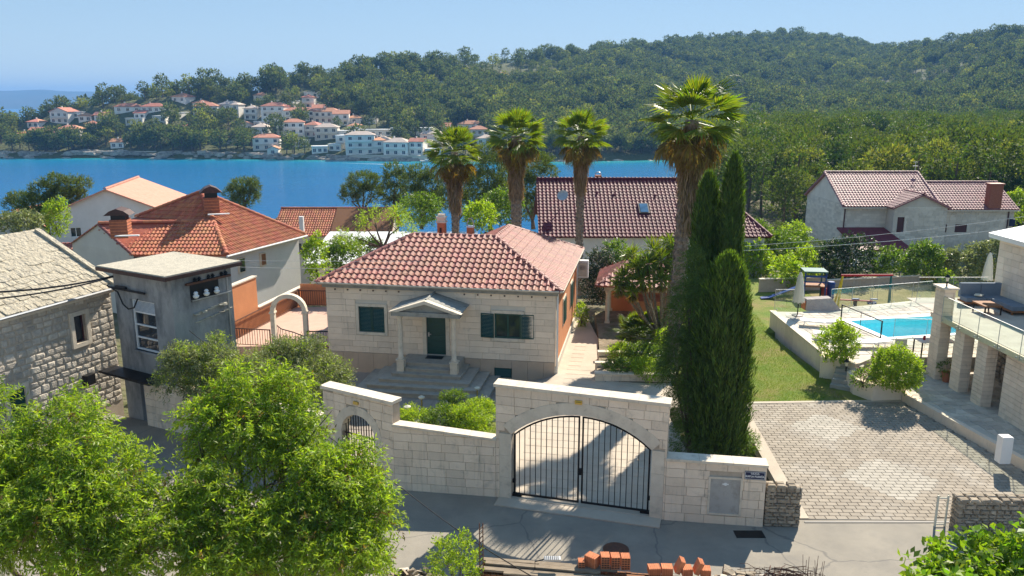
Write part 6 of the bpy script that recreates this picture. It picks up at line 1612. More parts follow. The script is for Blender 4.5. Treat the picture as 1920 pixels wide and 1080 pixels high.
sa = G(1640, 580, 0); t = thing('seesaw', 'little seesaw with a blue seat under the swing', 'seesaw', (sa[0] - 1.2, sa[1] + .8, 0), R(-12)); part('beam', MB().box(-.6, -.06, .35, 1.3, .06, .42), M['plastic_red'], t); part('seat', MB().box(1.0, -.15, .2, 1.5, .15, .35), M['plastic_blue'], t); part('pivot', MB().box(.2, -.1, 0, .4, .1, .35), M['iron'], t)
low_wall('white garden wall behind the citrus bushes at the lawn end', [G(1424, 548, 0)[:2], G(1545, 544, 0)[:2]], -.3, .85, .2, blocks=False, seed=9)
low_wall('long low white wall under the row of bushes behind the playground', [G(1550, 540, 0)[:2], G(1745, 530, 0)[:2]], -.3, .5, .2, blocks=False, seed=10)
struct('garden_gravel', MB().prism([(19, 47), (36, 47), (40, 57), (20, 54.5)], -.3, .012), M['dry_lawn'])

# ================================================================ VEGETATION
def dep(x, y, z): return y * C_ + (CZ - z) * S_
def lob(px, py, Y, rx, ry=None, base=(0, 0, 0), rd=None):
    c = AT(px, py, Y); d = dep(*c); ry = ry or rx
    return (c[0] - base[0], c[1] - base[1], c[2] - base[2], rx * d / 1500, (rd or rx) * d / 1500, ry * d / 1500)

# near peach trees at the lower left
MIX = [('leaf_bright', .22), ('leaf_bush', .12), ('leaf_palm_old', .03)]
b = (-8.6, 14.6, -.05)
tree('peach_tree', 'big bright green narrow leaved tree filling the bottom left corner', 'tree', b,
     [lob(80, 810, 16.2, 44, 40, b), lob(165, 795, 16.0, 40, 40, b), lob(40, 890, 15.4, 70, 60, b), lob(150, 880, 15.2, 70, 62, b), lob(110, 960, 14.6, 90, 60, b), lob(225, 955, 14.6, 46, 60, b), lob(20, 1010, 14.2, 90, 70, b), lob(190, 1050, 13.8, 80, 50, b), lob(-90, 930, 15, 90, 90, b), lob(140, 752, 16.6, 16, 22, b), lob(258, 885, 15.4, 22, 30, b), lob(-10, 850, 16, 40, 30, b), lob(-80, 830, 16, 50, 50, b), lob(280, 1010, 14.2, 36, 50, b), lob(290, 930, 15.0, 24, 24, b), lob(-20, 760, 16.4, 30, 26, b)],
     'leaf_peach', 60, 14, .46, .135, .033, 1, .14, droop=.55, spread=.75, clump=7, mix=MIX)
b = (-4.6, 15.0, -.05)
tree('peach_tree', 'large bright green narrow leaved tree in front of the small arched gate', 'tree', b,
     [lob(430, 745, 17.5, 34, 34, b), lob(510, 760, 17.4, 44, 36, b), lob(400, 800, 17.0, 42, 44, b), lob(490, 840, 16.6, 64, 50, b), lob(585, 800, 16.9, 26, 44, b), lob(560, 735, 17.4, 18, 30, b), lob(670, 875, 16.4, 40, 36, b), lob(610, 890, 16.2, 50, 44, b), lob(640, 940, 15.8, 70, 60, b), lob(520, 950, 15.4, 76, 60, b), lob(400, 930, 15.6, 62, 60, b),
      lob(705, 945, 15.8, 30, 50, b), lob(600, 1030, 14.9, 80, 50, b), lob(460, 1050, 14.7, 80, 50, b), lob(365, 1030, 14.7, 44, 50, b), lob(690, 1040, 15.2, 40, 46, b), lob(455, 705, 17.6, 14, 20, b), lob(360, 780, 17.2, 16, 16, b), lob(382, 860, 16.6, 34, 30, b), lob(345, 960, 15.4, 26, 30, b), lob(520, 715, 17.5, 16, 18, b), lob(560, 860, 16.5, 40, 36, b)],
     'leaf_peach', 60, 14, .46, .135, .033, 2, .15, droop=.55, spread=.75, clump=7, mix=MIX)
# olive behind the wall
b = (-9.6, 28.6, -.45)
tree('olive_tree', 'grey green feathery olive tree between the tower and the cream house', 'tree', b,
     [lob(345, 690, 27.2, 36, 30, b), lob(400, 680, 27.6, 45, 34, b), lob(465, 690, 28.8, 55, 36, b), lob(540, 680, 31, 50, 34, b), lob(600, 700, 31, 45, 45, b), lob(640, 715, 31.4, 22, 26, b), lob(400, 725, 27.6, 60, 30, b), lob(330, 668, 27.3, 20, 14, b), lob(500, 735, 28.6, 50, 30, b), lob(560, 735, 29.4, 60, 36, b), lob(510, 660, 31.5, 40, 16, b), lob(575, 655, 31.6, 30, 16, b), lob(310, 712, 27.2, 22, 24, b)],
     'leaf_olive', 46, 12, .42, .13, .035, 3, .15, droop=.15, spread=.8, clump=6, mix=[('leaf_bright', .18)])
# fig tree at the lower right
b = (8.9, 12.2, -.05)
tree('fig_tree', 'broad leaved fig tree in the bottom right corner in front of the road', 'tree', b,
     [lob(1775, 1035, 13.4, 28, 18, b), lob(1860, 1040, 13.4, 40, 22, b), lob(1740, 1072, 13, 26, 16, b), lob(1840, 1085, 12.8, 70, 45, b), lob(1930, 1060, 13, 60, 60, b), lob(1990, 1030, 13.2, 60, 50, b), lob(1790, 1130, 12.4, 80, 50, b), lob(1930, 1150, 12.4, 80, 50, b)],
     'leaf_fig', 40, 6, .30, .18, .11, 4, .1, droop=.35, spread=.9, up=.4, clump=6, mix=[('leaf_bright', .25), ('leaf_bush', .15)])
# shrub at the lower edge
b = (-1.2, 17.5, -.05)
tree('green_shrub', 'small leafy shrub at the roadside left of the rusty post', 'shrub', b,
     [lob(835, 1050, 17.6, 22, 26, b), lob(870, 1045, 17.6, 20, 26, b), lob(850, 1080, 17.2, 40, 26, b), lob(862, 1018, 17.7, 10, 14, b), lob(826, 1026, 17.7, 9, 12, b)],
     'leaf_bright', 60, 8, .22, .11, .035, 5, .04, droop=.1, spread=.6, up=.9)

# cypresses
def cypress(label, px, pyt, Y, w, seed, tips=.12, dens=900, base_z=0.0, cat='cypress', waist=.9):
    top = AT(px, pyt, Y); rng = np.random.default_rng(seed); t = thing('cypress_tree', label, cat, (top[0], Y, base_z)); h = top[2] - base_z; r = w * dep(*top) / 1500 / 2
    part('trunk', MB().tube([(0, 0, 0), (0, 0, h * .9)], [.14, .03], 6), M['bark'], t)
    # inner mass of foliage, then sprays
    n = int(dens * h * r * 2); z = rng.random(n) ** .9; th = rng.random(n) * 2 * math.pi
    prof = np.interp(z, [0, .06, .25, .6, .85, .95, 1.0], [.75, .95, 1.0, .95, .72, .45, .04])
    lump = 1 + .09 * np.sin(th * 5 + z * 6 + seed) + .10 * np.sin(th * 13 + np.sin(z * 23 + seed) * 1.6) * np.sin(z * 19 + th * 2) + .07 * np.sin(th * 23 - z * 11) + .05 * np.sin(z * 47 + th * 5)
    rr = r * prof * lump * (.80 + .22 * rng.random(n) ** .6)
    P = np.stack([rr * np.cos(th), rr * np.sin(th), z * h], -1)
    D = unit(np.stack([np.cos(th) * .30, np.sin(th) * .30, np.full(n, 1.0)], -1) + rng.normal(size=(n, 3)) * .24)
    Q = leaf_quads(P, D, rng.uniform(.16, .36, n), rng.uniform(.025, .05, n), rng, .1, unit(np.stack([np.cos(th), np.sin(th), np.full(n, .2)], -1) + rng.normal(size=(n, 3)) * .5))
    mi = ((rng.random(n) < tips * (1 + 3 * (z > .82)))).astype(int)
    # core so that no light passes
    core = MB(); prof2 = [(r * .8 * np.interp(q, [0, .06, .25, .6, .85, .95, 1.0], [.75, .95, 1.0, .95, .72, .45, .04]), q * h) for q in np.linspace(0.01, .97, 14)]
    core.lathe(prof2, 14)
    part('inner_foliage', core, M['leaf_cypress'], t, kind='stuff')
    link('foliage', quads_mesh('foliage', Q, [M['leaf_cypress'], M['leaf_cypress_tip']], mi), t, kind='stuff')
    return t
cypress('fat dense clipped cypress column right behind the boundary wall', 1368, 482, 26.4, 100, 1, .10, 1700)
cypress('tall slim dark cypress beside the big palm trunk, taller of two', 1378, 296, 29.5, 52, 2, .03, 1300)
cypress('slim dark cypress squeezed between the big palm trunk and the taller cypress', 1330, 330, 30.2, 62, 3, .03, 1300)
b = (6.3, 26.4, 0)
tree('juniper_tree', 'loose dark drooping conifer at the left of the dense cypress', 'tree', b,
     [lob(1300, 600, 27.6, 42, 60, b), lob(1285, 680, 27.4, 45, 60, b), lob(1305, 760, 27, 45, 60, b), lob(1290, 560, 28, 26, 30, b), lob(1275, 640, 27.6, 24, 26, b), lob(1262, 690, 27.5, 24, 20, b), lob(1300, 830, 26.4, 36, 36, b), lob(1335, 840, 26, 34, 30, b), lob(1298, 505, 28.2, 18, 40, b), lob(1320, 700, 27, 50, 90, b)],
     'leaf_cypress', 80, 9, .3, .13, .022, 6, .1, droop=.5, spread=.5, up=-.1)
def scatter_bush(name, label, cat, px, py, w, h, Y=None, m='leaf_bush', dens=60, ln=.12, wd=.05, seed=1, z=0.0, per=7, tl=.22, n=5, rd=None, group=None, flowers=None):
    """rounded shrub: base centre pixel (px,py) on height z, w,h in pixels"""
    b = G(px, py, z) if Y is None else AT(px, py, Y); d = dep(*b); k = d / 1500; rng = np.random.default_rng(seed); W_, H_ = w * k / 2, h * k * 1.03
    L = [(0, 0, H_ * .5, W_ * .72, W_ * .6, H_ * .5)]
    for i in range(n):
        a = rng.random() * 6.28; q = rng.uniform(.35, .62); L.append((W_ * q * math.cos(a), W_ * q * .7 * math.sin(a), H_ * rng.uniform(.35, .72), W_ * .42, W_ * .4, H_ * rng.uniform(.26, .36)))
    t = thing(name, label, cat, b, 0, group); mb = MB(); limbs(mb, (0, 0, -.1), [l[:3] for l in L[1:5]], .05, rng); part('stem', mb, M['bark'], t)
    P, D = lobe_twigs(L, dens, rng, rmin=.6); Q = twig_leaves(P, D, per, tl, ln, wd, rng, .1, .7)
    mi = None; ms = [M[m]]
    if flowers: ms.append(M[flowers[0]]); mi = (rng.random(len(Q)) < flowers[1]).astype(int)
    link('foliage', quads_mesh('foliage', Q, ms, mi), t, kind='stuff'); return t
SB = scatter_bush
# planting bed by the gate
for i, (px, py, w_, h_, lb) in enumerate([(880, 820, 90, 60, 'bright green oleander clump against the gateway wall'), (830, 812, 80, 42, 'low green clump in the middle of the planting bed'), (780, 808, 70, 34, 'low green clump at the left end of the planting bed'), (852, 766, 50, 30, 'small bright spiky bush at the back of the planting bed'), (900, 790, 60, 36, 'green clump beside the gateway pillar top')]):
    SB('bed_shrub', lb, 'shrub', px, py, w_, h_, m='leaf_bright' if i % 2 == 0 else 'leaf_bush', dens=70, ln=.16, wd=.03, seed=20 + i, z=0.0, per=8)
# garden bed planting
for i, (px, py, w_, h_, m_, lb) in enumerate([(1165, 672, 50, 26, 'leaf_bright', 'bright green clump in the upper garden bed'), (1210, 684, 90, 34, 'leaf_bush', 'low green mat in the upper garden bed'), (1160, 698, 60, 20, 'leaf_bush', 'dark green low clump in the lower garden bed'), (1220, 705, 80, 26, 'leaf_bright', 'light green clump at the right of the lower garden bed'), (1250, 668, 60, 50, 'leaf_bright', 'yellow green bush under the yucca stems'), (1245, 640, 50, 60, 'leaf_bush', 'tall narrow green bush beside the conifer')]):
    SB('bed_shrub', lb, 'shrub', px, py, w_, h_, m=m_, dens=80, ln=.09, wd=.05, seed=40 + i, z=.22)
SB('flowering_hedge', 'dark hedge dusted with white flowers beyond the path end', 'hedge', 1128, 568, 80, 92, m='leaf_dark', dens=50, ln=.13, wd=.07, seed=50, z=0, flowers=('leaf_flower', .22))
SB('low_shrub', 'small round shrub against the far corner of the orange wall', 'shrub', 1090, 612, 24, 40, m='leaf_bright', dens=60, ln=.1, wd=.05, seed=51)
SB('low_shrub', 'little spiky green plant at the corner of the planting bed', 'shrub', 768, 782, 18, 18, m='leaf_bright', dens=60, ln=.18, wd=.03, seed=52)
SB('oleander_plant', 'thin green plant against the right foot of the clipped cypress', 'shrub', 1396, 850, 34, 40, m='leaf_bush', dens=50, ln=.2, wd=.03, seed=53)
# planter bushes
SB('planter_bush', 'airy bright green bush standing in the square planter', 'shrub', 1563, 675, 78, 66, z=.9, m='leaf_bright', dens=55, ln=.13, wd=.06, seed=54)
SB('planter_bush', 'dense round bright green bush in the long planter', 'shrub', 1679, 730, 92, 76, z=.62, m='leaf_bright', dens=85, ln=.1, wd=.055, seed=55, n=7)
SB('planter_flowers', 'low rose plants with pale flowers beside the round bush', 'flowers', 1618, 722, 44, 26, z=.62, m='leaf_bush', dens=60, ln=.08, wd=.05, seed=56, flowers=('pink_flower', .06))
# far side of the lawn
for i, (px, py, w_, h_, m_, lb, nm) in enumerate([
    (1582, 532, 104, 82, 'leaf_dark', 'big dark rounded bush with pale tips behind the swing set', 'large_bush'),
    (1668, 532, 70, 60, 'leaf_bush', 'middle sized green bush just right of the dark rounded bush', 'large_bush'),
    (1728, 530, 80, 72, 'leaf_bush', 'light topped green bush in front of the villa windows', 'large_bush'),
    (1790, 528, 90, 58, 'leaf_olive', 'feathery green bush left of the roof terrace parasol', 'large_bush'),
    (1850, 526, 90, 70, 'leaf_olive', 'feathery green bush touching the roof terrace parasol', 'large_bush'),
    (1470, 548, 70, 64, 'leaf_bright', 'yellowish citrus tree behind the slide', 'citrus_tree'),
    (1412, 520, 70, 60, 'leaf_bright', 'yellow green bush beside the tip of the clipped cypress', 'citrus_tree'),
    (1445, 506, 120, 66, 'leaf_bush', 'wide mid green bush between the cypresses and the villa', 'large_bush'),
    (1510, 520, 60, 50, 'leaf_bright', 'reddish green bush at the foot of the villa wall', 'large_bush'),
    (1760, 538, 50, 26, 'leaf_bright', 'small yellow green shrub behind the pillar lantern', 'low_shrub'),
    (1490, 470, 60, 50, 'leaf_bright', 'bright bush against the left corner of the villa', 'large_bush'),
    (1420, 470, 70, 50, 'leaf_bush', 'green bush just behind the tall cypress tops base', 'large_bush')]):
    SB(nm, lb, 'bush' if nm != 'citrus_tree' else 'tree', px, py, w_, h_, m=m_, dens=16, ln=.24, wd=.11, seed=60 + i, z=-.2, per=6, tl=.35, flowers=('leaf_flower', .12) if i == 0 else None)
# middle distance at the left and behind the roofs
for i, (px, py, Y, w_, h_, m_, lb) in enumerate([
    (598, 530, 50, 46, 84, 'leaf_bright', 'bright green bush beside the white house wall end'),
    (645, 505, 54, 80, 46, 'leaf_bush', 'mixed green bush left of the red hipped roof'),
    (690, 480, 56, 60, 30, 'leaf_bush', 'low green bush touching the red hipped roof'),
    (905, 430, 56, 70, 46, 'leaf_bright', 'light green bush between the chimneys and the middle palm'),
    (940, 420, 62, 90, 60, 'leaf_bush', 'green bush under the pines behind the middle palm'),
    (780, 420, 66, 90, 50, 'leaf_bush', 'grey green bush behind the tall brick chimney'),
    (1160, 500, 52, 60, 40, 'leaf_bush', 'green bush below the maroon roofed house'),
    (110, 440, 60, 50, 60, 'leaf_bright', 'bright green bush at the corner of the white gabled house'),
    (40, 430, 50, 90, 26, 'leaf_olive', 'greyish shrub growing over the dark red shed roof'),
    (640, 472, 58, 34, 24, 'leaf_olive', 'small grey green bush in front of the sheet roofed building'),
    (1900, 420, 85, 50, 60, 'leaf_bright', 'bright bush at the far right behind the villa')]):
    SB('garden_bush', lb, 'bush', px, py, w_, h_, Y=Y, m=m_, dens=18, ln=.22, wd=.1, seed=80 + i, per=6, tl=.35)
b = AT(722, 470, 50)
tree('almond_tree', 'slender light green tree with visible forked branches left of the brick chimney', 'tree', b,
     [lob(700, 405, 50, 24, 14, b), lob(740, 400, 50.3, 28, 14, b), lob(760, 415, 50.2, 20, 18, b), lob(680, 420, 50, 16, 12, b), lob(650, 440, 49.6, 22, 14, b), lob(765, 440, 50, 14, 12, b), lob(672, 455, 49.6, 26, 10, b)],
     'leaf_bright', 15, 8, .4, .15, .05, 7, .16, droop=.1, fork=.28, clump=4)
# pines
def pine(name, label, cat, px, py, Y, lobes, seed, m='leaf_pine', dens=22, tr=.22, group=None, ln=.26, wd=.07):
    b = AT(px, py, Y); return tree(name, label, cat, b, [lob(a, c, Y + e, r1, r2, b) for a, c, e, r1, r2 in lobes], m, dens, 8, .45, ln, wd, seed, tr, droop=-.1, spread=.6, up=.6, rmin=.75, group=group)
pine('pine_tree', 'dark spreading pine tree beside the white gabled house near the water', 'pine tree', 95, 450, 74, [(100, 345, 0, 16, 12), (130, 352, 0, 18, 14), (150, 350, 1, 16, 12), (80, 360, 0, 20, 14), (40, 378, 0, 22, 12), (70, 385, -1, 26, 14), (115, 375, 0, 26, 16), (95, 400, -1, 24, 12), (60, 405, 0, 20, 10), (140, 372, 1, 16, 12), (25, 385, 0, 12, 8)], 11)
pine('pine_tree', 'small solitary pine standing against the water above the orange roof', 'pine tree', 455, 400, 86, [(455, 350, 0, 20, 10), (470, 358, 0, 14, 12), (440, 365, 0, 16, 10), (460, 372, 0, 22, 12), (448, 383, 0, 12, 7), (475, 345, 0, 8, 7)], 12)
for i, (px, pb, Y, lb, L) in enumerate([
    (680, 410, 86, 'pine tree at the water edge, leftmost of the pines behind the sheet roof', [(680, 340, 0, 26, 12), (665, 358, 0, 24, 10), (690, 365, 0, 26, 14), (655, 372, 0, 14, 7), (700, 345, 0, 14, 12)]),
    (735, 415, 84, 'tall narrow pine second from the water edge', [(738, 320, 0, 16, 10), (742, 340, 0, 20, 14), (735, 362, 0, 22, 14), (742, 384, 0, 20, 12), (752, 330, 0, 9, 9)]),
    (790, 430, 80, 'broad pine left of the first small palm', [(785, 325, 0, 18, 10), (775, 342, 0, 22, 14), (800, 350, 0, 26, 18), (780, 372, 0, 26, 16), (810, 380, 0, 26, 16), (815, 335, 0, 16, 12)]),
    (855, 430, 78, 'dark pine behind the first small palm', [(860, 320, 0, 26, 14), (875, 345, 0, 28, 20), (845, 370, 0, 28, 18), (880, 385, 0, 26, 18)]),
    (920, 435, 76, 'tall dark pine between the first and second small palms', [(915, 290, 0, 20, 16), (925, 315, 0, 26, 18), (905, 345, 0, 30, 20), (935, 365, 0, 28, 20), (910, 390, 0, 24, 14)]),
    (1000, 430, 74, 'dark pine between the second and third small palms', [(1005, 305, 0, 26, 14), (1015, 330, 0, 26, 16), (990, 355, 0, 26, 18), (1000, 385, 0, 18, 18), (975, 340, 0, 20, 18)]),
    (960, 430, 80, 'shadowy pine directly behind the second small palm', [(960, 330, 0, 24, 18), (955, 365, 0, 28, 20), (975, 395, 0, 26, 14)])]):
    pine('pine_tree', lb, 'pine tree', px, pb, Y, L, 100 + i, dens=18)

# palms
def frond_mesh(m, R_=1.0, pet=1.0, seg=22, seed=0, droop=.35, open_=2.5):
    """fan frond along +x from the origin: petiole then fan of blades with hanging tips"""
    r = random.Random(seed); mb = MB()
    def z(x): return -.18 * (x / (pet + R_)) ** 2
    w_ = .022
    mb.add([(0, -w_, 0), (0, w_, 0), (pet, w_ * .6, z(pet)), (pet, -w_ * .6, z(pet))], [(0, 1, 2, 3)])
    cx, cz = pet, z(pet)
    for k in range(seg):
        a = -open_ / 2 + open_ * k / (seg - 1); L = R_ * (1 - .25 * (abs(a) / (open_ / 2)) ** 2) * r.uniform(.85, 1.08); da = open_ / seg * .62
        mid = L * .55; fz = .10 * math.sin(k * 2.1) * 0 + .06 * (k % 2)
        p0 = (cx, 0, cz); p1 = (cx + mid * math.cos(a - da), mid * math.sin(a - da), cz - droop * .12 * mid + fz * .5); p2 = (cx + mid * math.cos(a + da), mid * math.sin(a + da), cz - droop * .12 * mid - fz * .4)
        dr = droop * r.uniform(.6, 1.5); p3 = (cx + L * .88 * math.cos(a), L * .88 * math.sin(a), cz - dr * .45 * L)
        p4 = (cx + L * .95 * math.cos(a * 1.05), L * .95 * math.sin(a * 1.05), cz - dr * L * .9)
        mb.add([p0, p1, p3, p2], [(0, 1, 2, 3)])
        e = .012; mb.add([(p3[0], p3[1] - e, p3[2]), (p3[0], p3[1] + e, p3[2]), p4], [(0, 1, 2)])
        q = .5; 
    return mb.mesh('frond', m)
FR = {}
for k in range(4):
    FR[('g', k)] = frond_mesh(M['leaf_palm'], pet=.9, R_=1.15, seed=k, droop=.12 + .08 * k); FR[('o', k)] = frond_mesh(M['leaf_palm_old'], seed=10 + k, droop=.6); FR[('d', k)] = frond_mesh(M['leaf_dead'], seed=20 + k, droop=.8, open_=1.3)
def palm(label, px, pyc, Y, rad, skirt, tw, seed, nf=58, base_z=0.0, tall=1.0, lean=0.0):
    """crown centre pixel; rad: crown radius in px; skirt length px; tw trunk width px"""
    c = AT(px, pyc, Y); k = dep(*c) / 1500; rng = random.Random(seed); t = thing('palm_tree', label, 'palm tree', (c[0] - lean, Y, base_z)); h = c[2] - base_z; r = tw * k / 2; Rm = rad * k
    mb = MB(); n = int(h / .16); pts = []; rs = []
    for i in range(n + 1):
        z = h * i / n; pts.append((lean * (i / n) ** 1.5, 0, z)); rs.append(r * (1.18 if i < 3 else 1) * (1 + (.10 if i % 2 else -.05) + rng.uniform(-.04, .04)))
    mb.tube(pts, rs, 12); part('trunk', mb, M['palm_bark'], t)
    # old leaf bases on the trunk: short scales
    P = []; D = []; rn = np.random.default_rng(seed)
    m_ = int(h * 130); zz = rn.random(m_) * h * .97; th = rn.random(m_) * 6.283
    P = np.stack([lean * (zz / h) ** 1.5 + r * np.cos(th), r * np.sin(th), zz], -1); D = np.stack([np.cos(th) * .5, np.sin(th) * .5, np.ones(m_)], -1)
    link('leaf_scars', quads_mesh('leaf_scars', leaf_quads(P, D, .14, .07, rn, .1), [M['palm_bark']]), t, kind='stuff')
    # living fronds
    for i in range(nf):
        f = (i + .5) / nf; el = R(82 - 155 * f ** .9 + rng.uniform(-8, 8)); az = i * 2.39996 + rng.uniform(-.2, .2); kind = 'g' if f < .66 else 'o'
        s = Rm / 1.88 * rng.uniform(.86, 1.08) * (1.0 if f > .2 else .85)
        o = link('frond', FR[(kind, rng.randrange(4))], t, (lean, 0, h + .12 - .5 * f * .6)); o.rotation_euler = (Matrix.Rotation(az, 3, 'Z') @ Matrix.Rotation(-el, 3, 'Y') @ Matrix.Rotation(rng.uniform(-.5, .5), 3, 'X')).to_euler(); o.scale = (s, s, s)
    # hanging dead skirt
    sk = skirt * k; rn = np.random.default_rng(seed + 1); n = int(sk * 900); zz = rn.random(n) ** .8 * sk; th = rn.random(n) * 6.283
    w_ = np.interp(zz / sk, [0, .3, .75, 1], [1.0, 1.15, .75, .45]) * Rm * .18 * (1 + .25 * np.sin(th * 4 + seed) + .15 * np.sin(th * 7 + zz * 5)); rr = np.maximum(r * 1.05, w_ * (.5 + .5 * rn.random(n) ** .5))
    P = np.stack([lean + rr * np.cos(th), rr * np.sin(th), h - .15 - zz], -1); D = np.stack([np.cos(th) * .18, np.sin(th) * .18, -np.ones(n)], -1) + rn.normal(size=(n, 3)) * .1
    mi = (rn.random(n) < np.interp(zz / sk, [0, .4, 1], [.75, .35, .05])).astype(int)
    link('dead_skirt', quads_mesh('dead_skirt', leaf_quads(P, D, rn.uniform(.35, .8, n), rn.uniform(.025, .06, n), rn, .15), [M['leaf_dead'], M['leaf_palm_old']], mi), t, kind='stuff')
    return t
palm('small fan palm behind the brick chimney, shortest of the row', 852, 285, 49, 60, 95, 13, 1)
palm('fan palm with the fullest crown and shaggy brown skirt, above the red roof ridge', 968, 255, 50, 62, 100, 19, 2)
palm('fan palm with the slimmest trunk, in front of the maroon roof', 1090, 255, 51, 60, 90, 13, 3)
palm('tallest fan palm with a long grey brown skirt rising over the cypresses', 1298, 225, 35.5, 98, 190, 25, 4, nf=66, lean=.35)
# yucca
def spiky(P, n, L, w_, rng, up=.1, mat_i=0):
    d = sphere_dirs(n, rng, up); return leaf_quads(np.tile(P, (n, 1)) + d * .04, d, L * rng.uniform(.75, 1.1, n), w_, rng, .25)
def yucca():
    base = G(1240, 645, .2); t = thing('yucca_tree', 'many stemmed yucca with spiky green rosettes beside the tiled pavilion', 'yucca', base); rng = np.random.default_rng(5); mb = MB(); Q = []; Qd = []
    heads = [(1195, 500, 20, 38), (1185, 480, 18, 39), (1225, 470, 20, 38.4), (1170, 520, 16, 38), (1205, 525, 18, 37.6), (1240, 490, 20, 38), (1262, 470, 18, 38.6), (1255, 455, 14, 39), (1215, 495, 22, 37.8), (1185, 545, 12, 37.6), (1262, 505, 16, 37.8), (1240, 525, 14, 37.4), (1160, 535, 12, 37.8)]
    for px, py, rp, Y in heads:
        c = wl(t, AT(px, py, Y)); rp = rp * 40 / 1500 * 1.25; m_ = (c[0] * .55 + rng.normal() * .1, c[1] * .5, c[2] * .5)
        mb.tube([(rng.normal() * .1, rng.normal() * .1, 0), m_, c], [.1, .07, .06], 6)
        Q.append(spiky(np.array(c), 120, rp * 1.3, .06, rng, .25)); a = np.array(c) - np.array([0, 0, .25]); d = sphere_dirs(90, rng, -1.2); Qd.append(leaf_quads(np.tile(a, (90, 1)), d, .45, .05, rng, .1))
    part('stems', mb, M['palm_bark'], t); link('leaves', quads_mesh('leaves', np.concatenate(Q), [M['leaf_palm']]), t, kind='stuff'); link('dry_leaves', quads_mesh('dry_leaves', np.concatenate(Qd), [M['leaf_palm_old']]), t, kind='stuff')
yucca()
def fan_shrub():
    base = G(1195, 645, .2); t = thing('dwarf_fan_palm', 'bushy dark dwarf fan palm under the yucca in the garden bed', 'palm', base); r = random.Random(8)
    for i in range(70):
        f = i / 70; el = R(85 - 85 * f); az = i * 2.4; s = .62 * r.uniform(.8, 1.1); o = link('frond', FR[('g', r.randrange(4))], t, (r.uniform(-.45, .45), r.uniform(-.3, .3), .25 + .5 * (1 - f)))
        o.rotation_euler = (Matrix.Rotation(az, 3, 'Z') @ Matrix.Rotation(-el, 3, 'Y')).to_euler(); o.scale = (s, s, s)
fan_shrub()

# lawn grass
def grass(name, poly, n, seed, z=0.0, hgt=.06, avoid=None, m='grass_blade'):
    rng = np.random.default_rng(seed); xs = [p[0] for p in poly]; ys = [p[1] for p in poly]; X = rng.uniform(min(xs), max(xs), n); Y = rng.uniform(min(ys), max(ys), n)
    k = np.array([inpoly(x, y, poly) for x, y in zip(X, Y)]); X, Y = X[k], Y[k]; P = np.stack([X, Y, np.full(len(X), z)], -1); D = unit(rng.normal(size=(len(X), 3)) * .45 + np.array([0, 0, 1]))
    o = link(name, quads_mesh(name, leaf_quads(P, D, rng.uniform(.5, 1.5, len(X)) * hgt, .014, rng), [M[m]]), kind='stuff')
grass('lawn_grass', [(9.5, 31.6), (14.2, 32.0), (14.1, 41), (14.5, 46), (9, 50), (8.2, 44), (8.2, 34)], 60000, 1, hgt=.055)
grass('bed_grass', [(-3.5, 24.6), (-1, 24.2), (-.5, 26.6), (-.3, 29), (-2.4, 28.6)], 9000, 2, .05, .09)

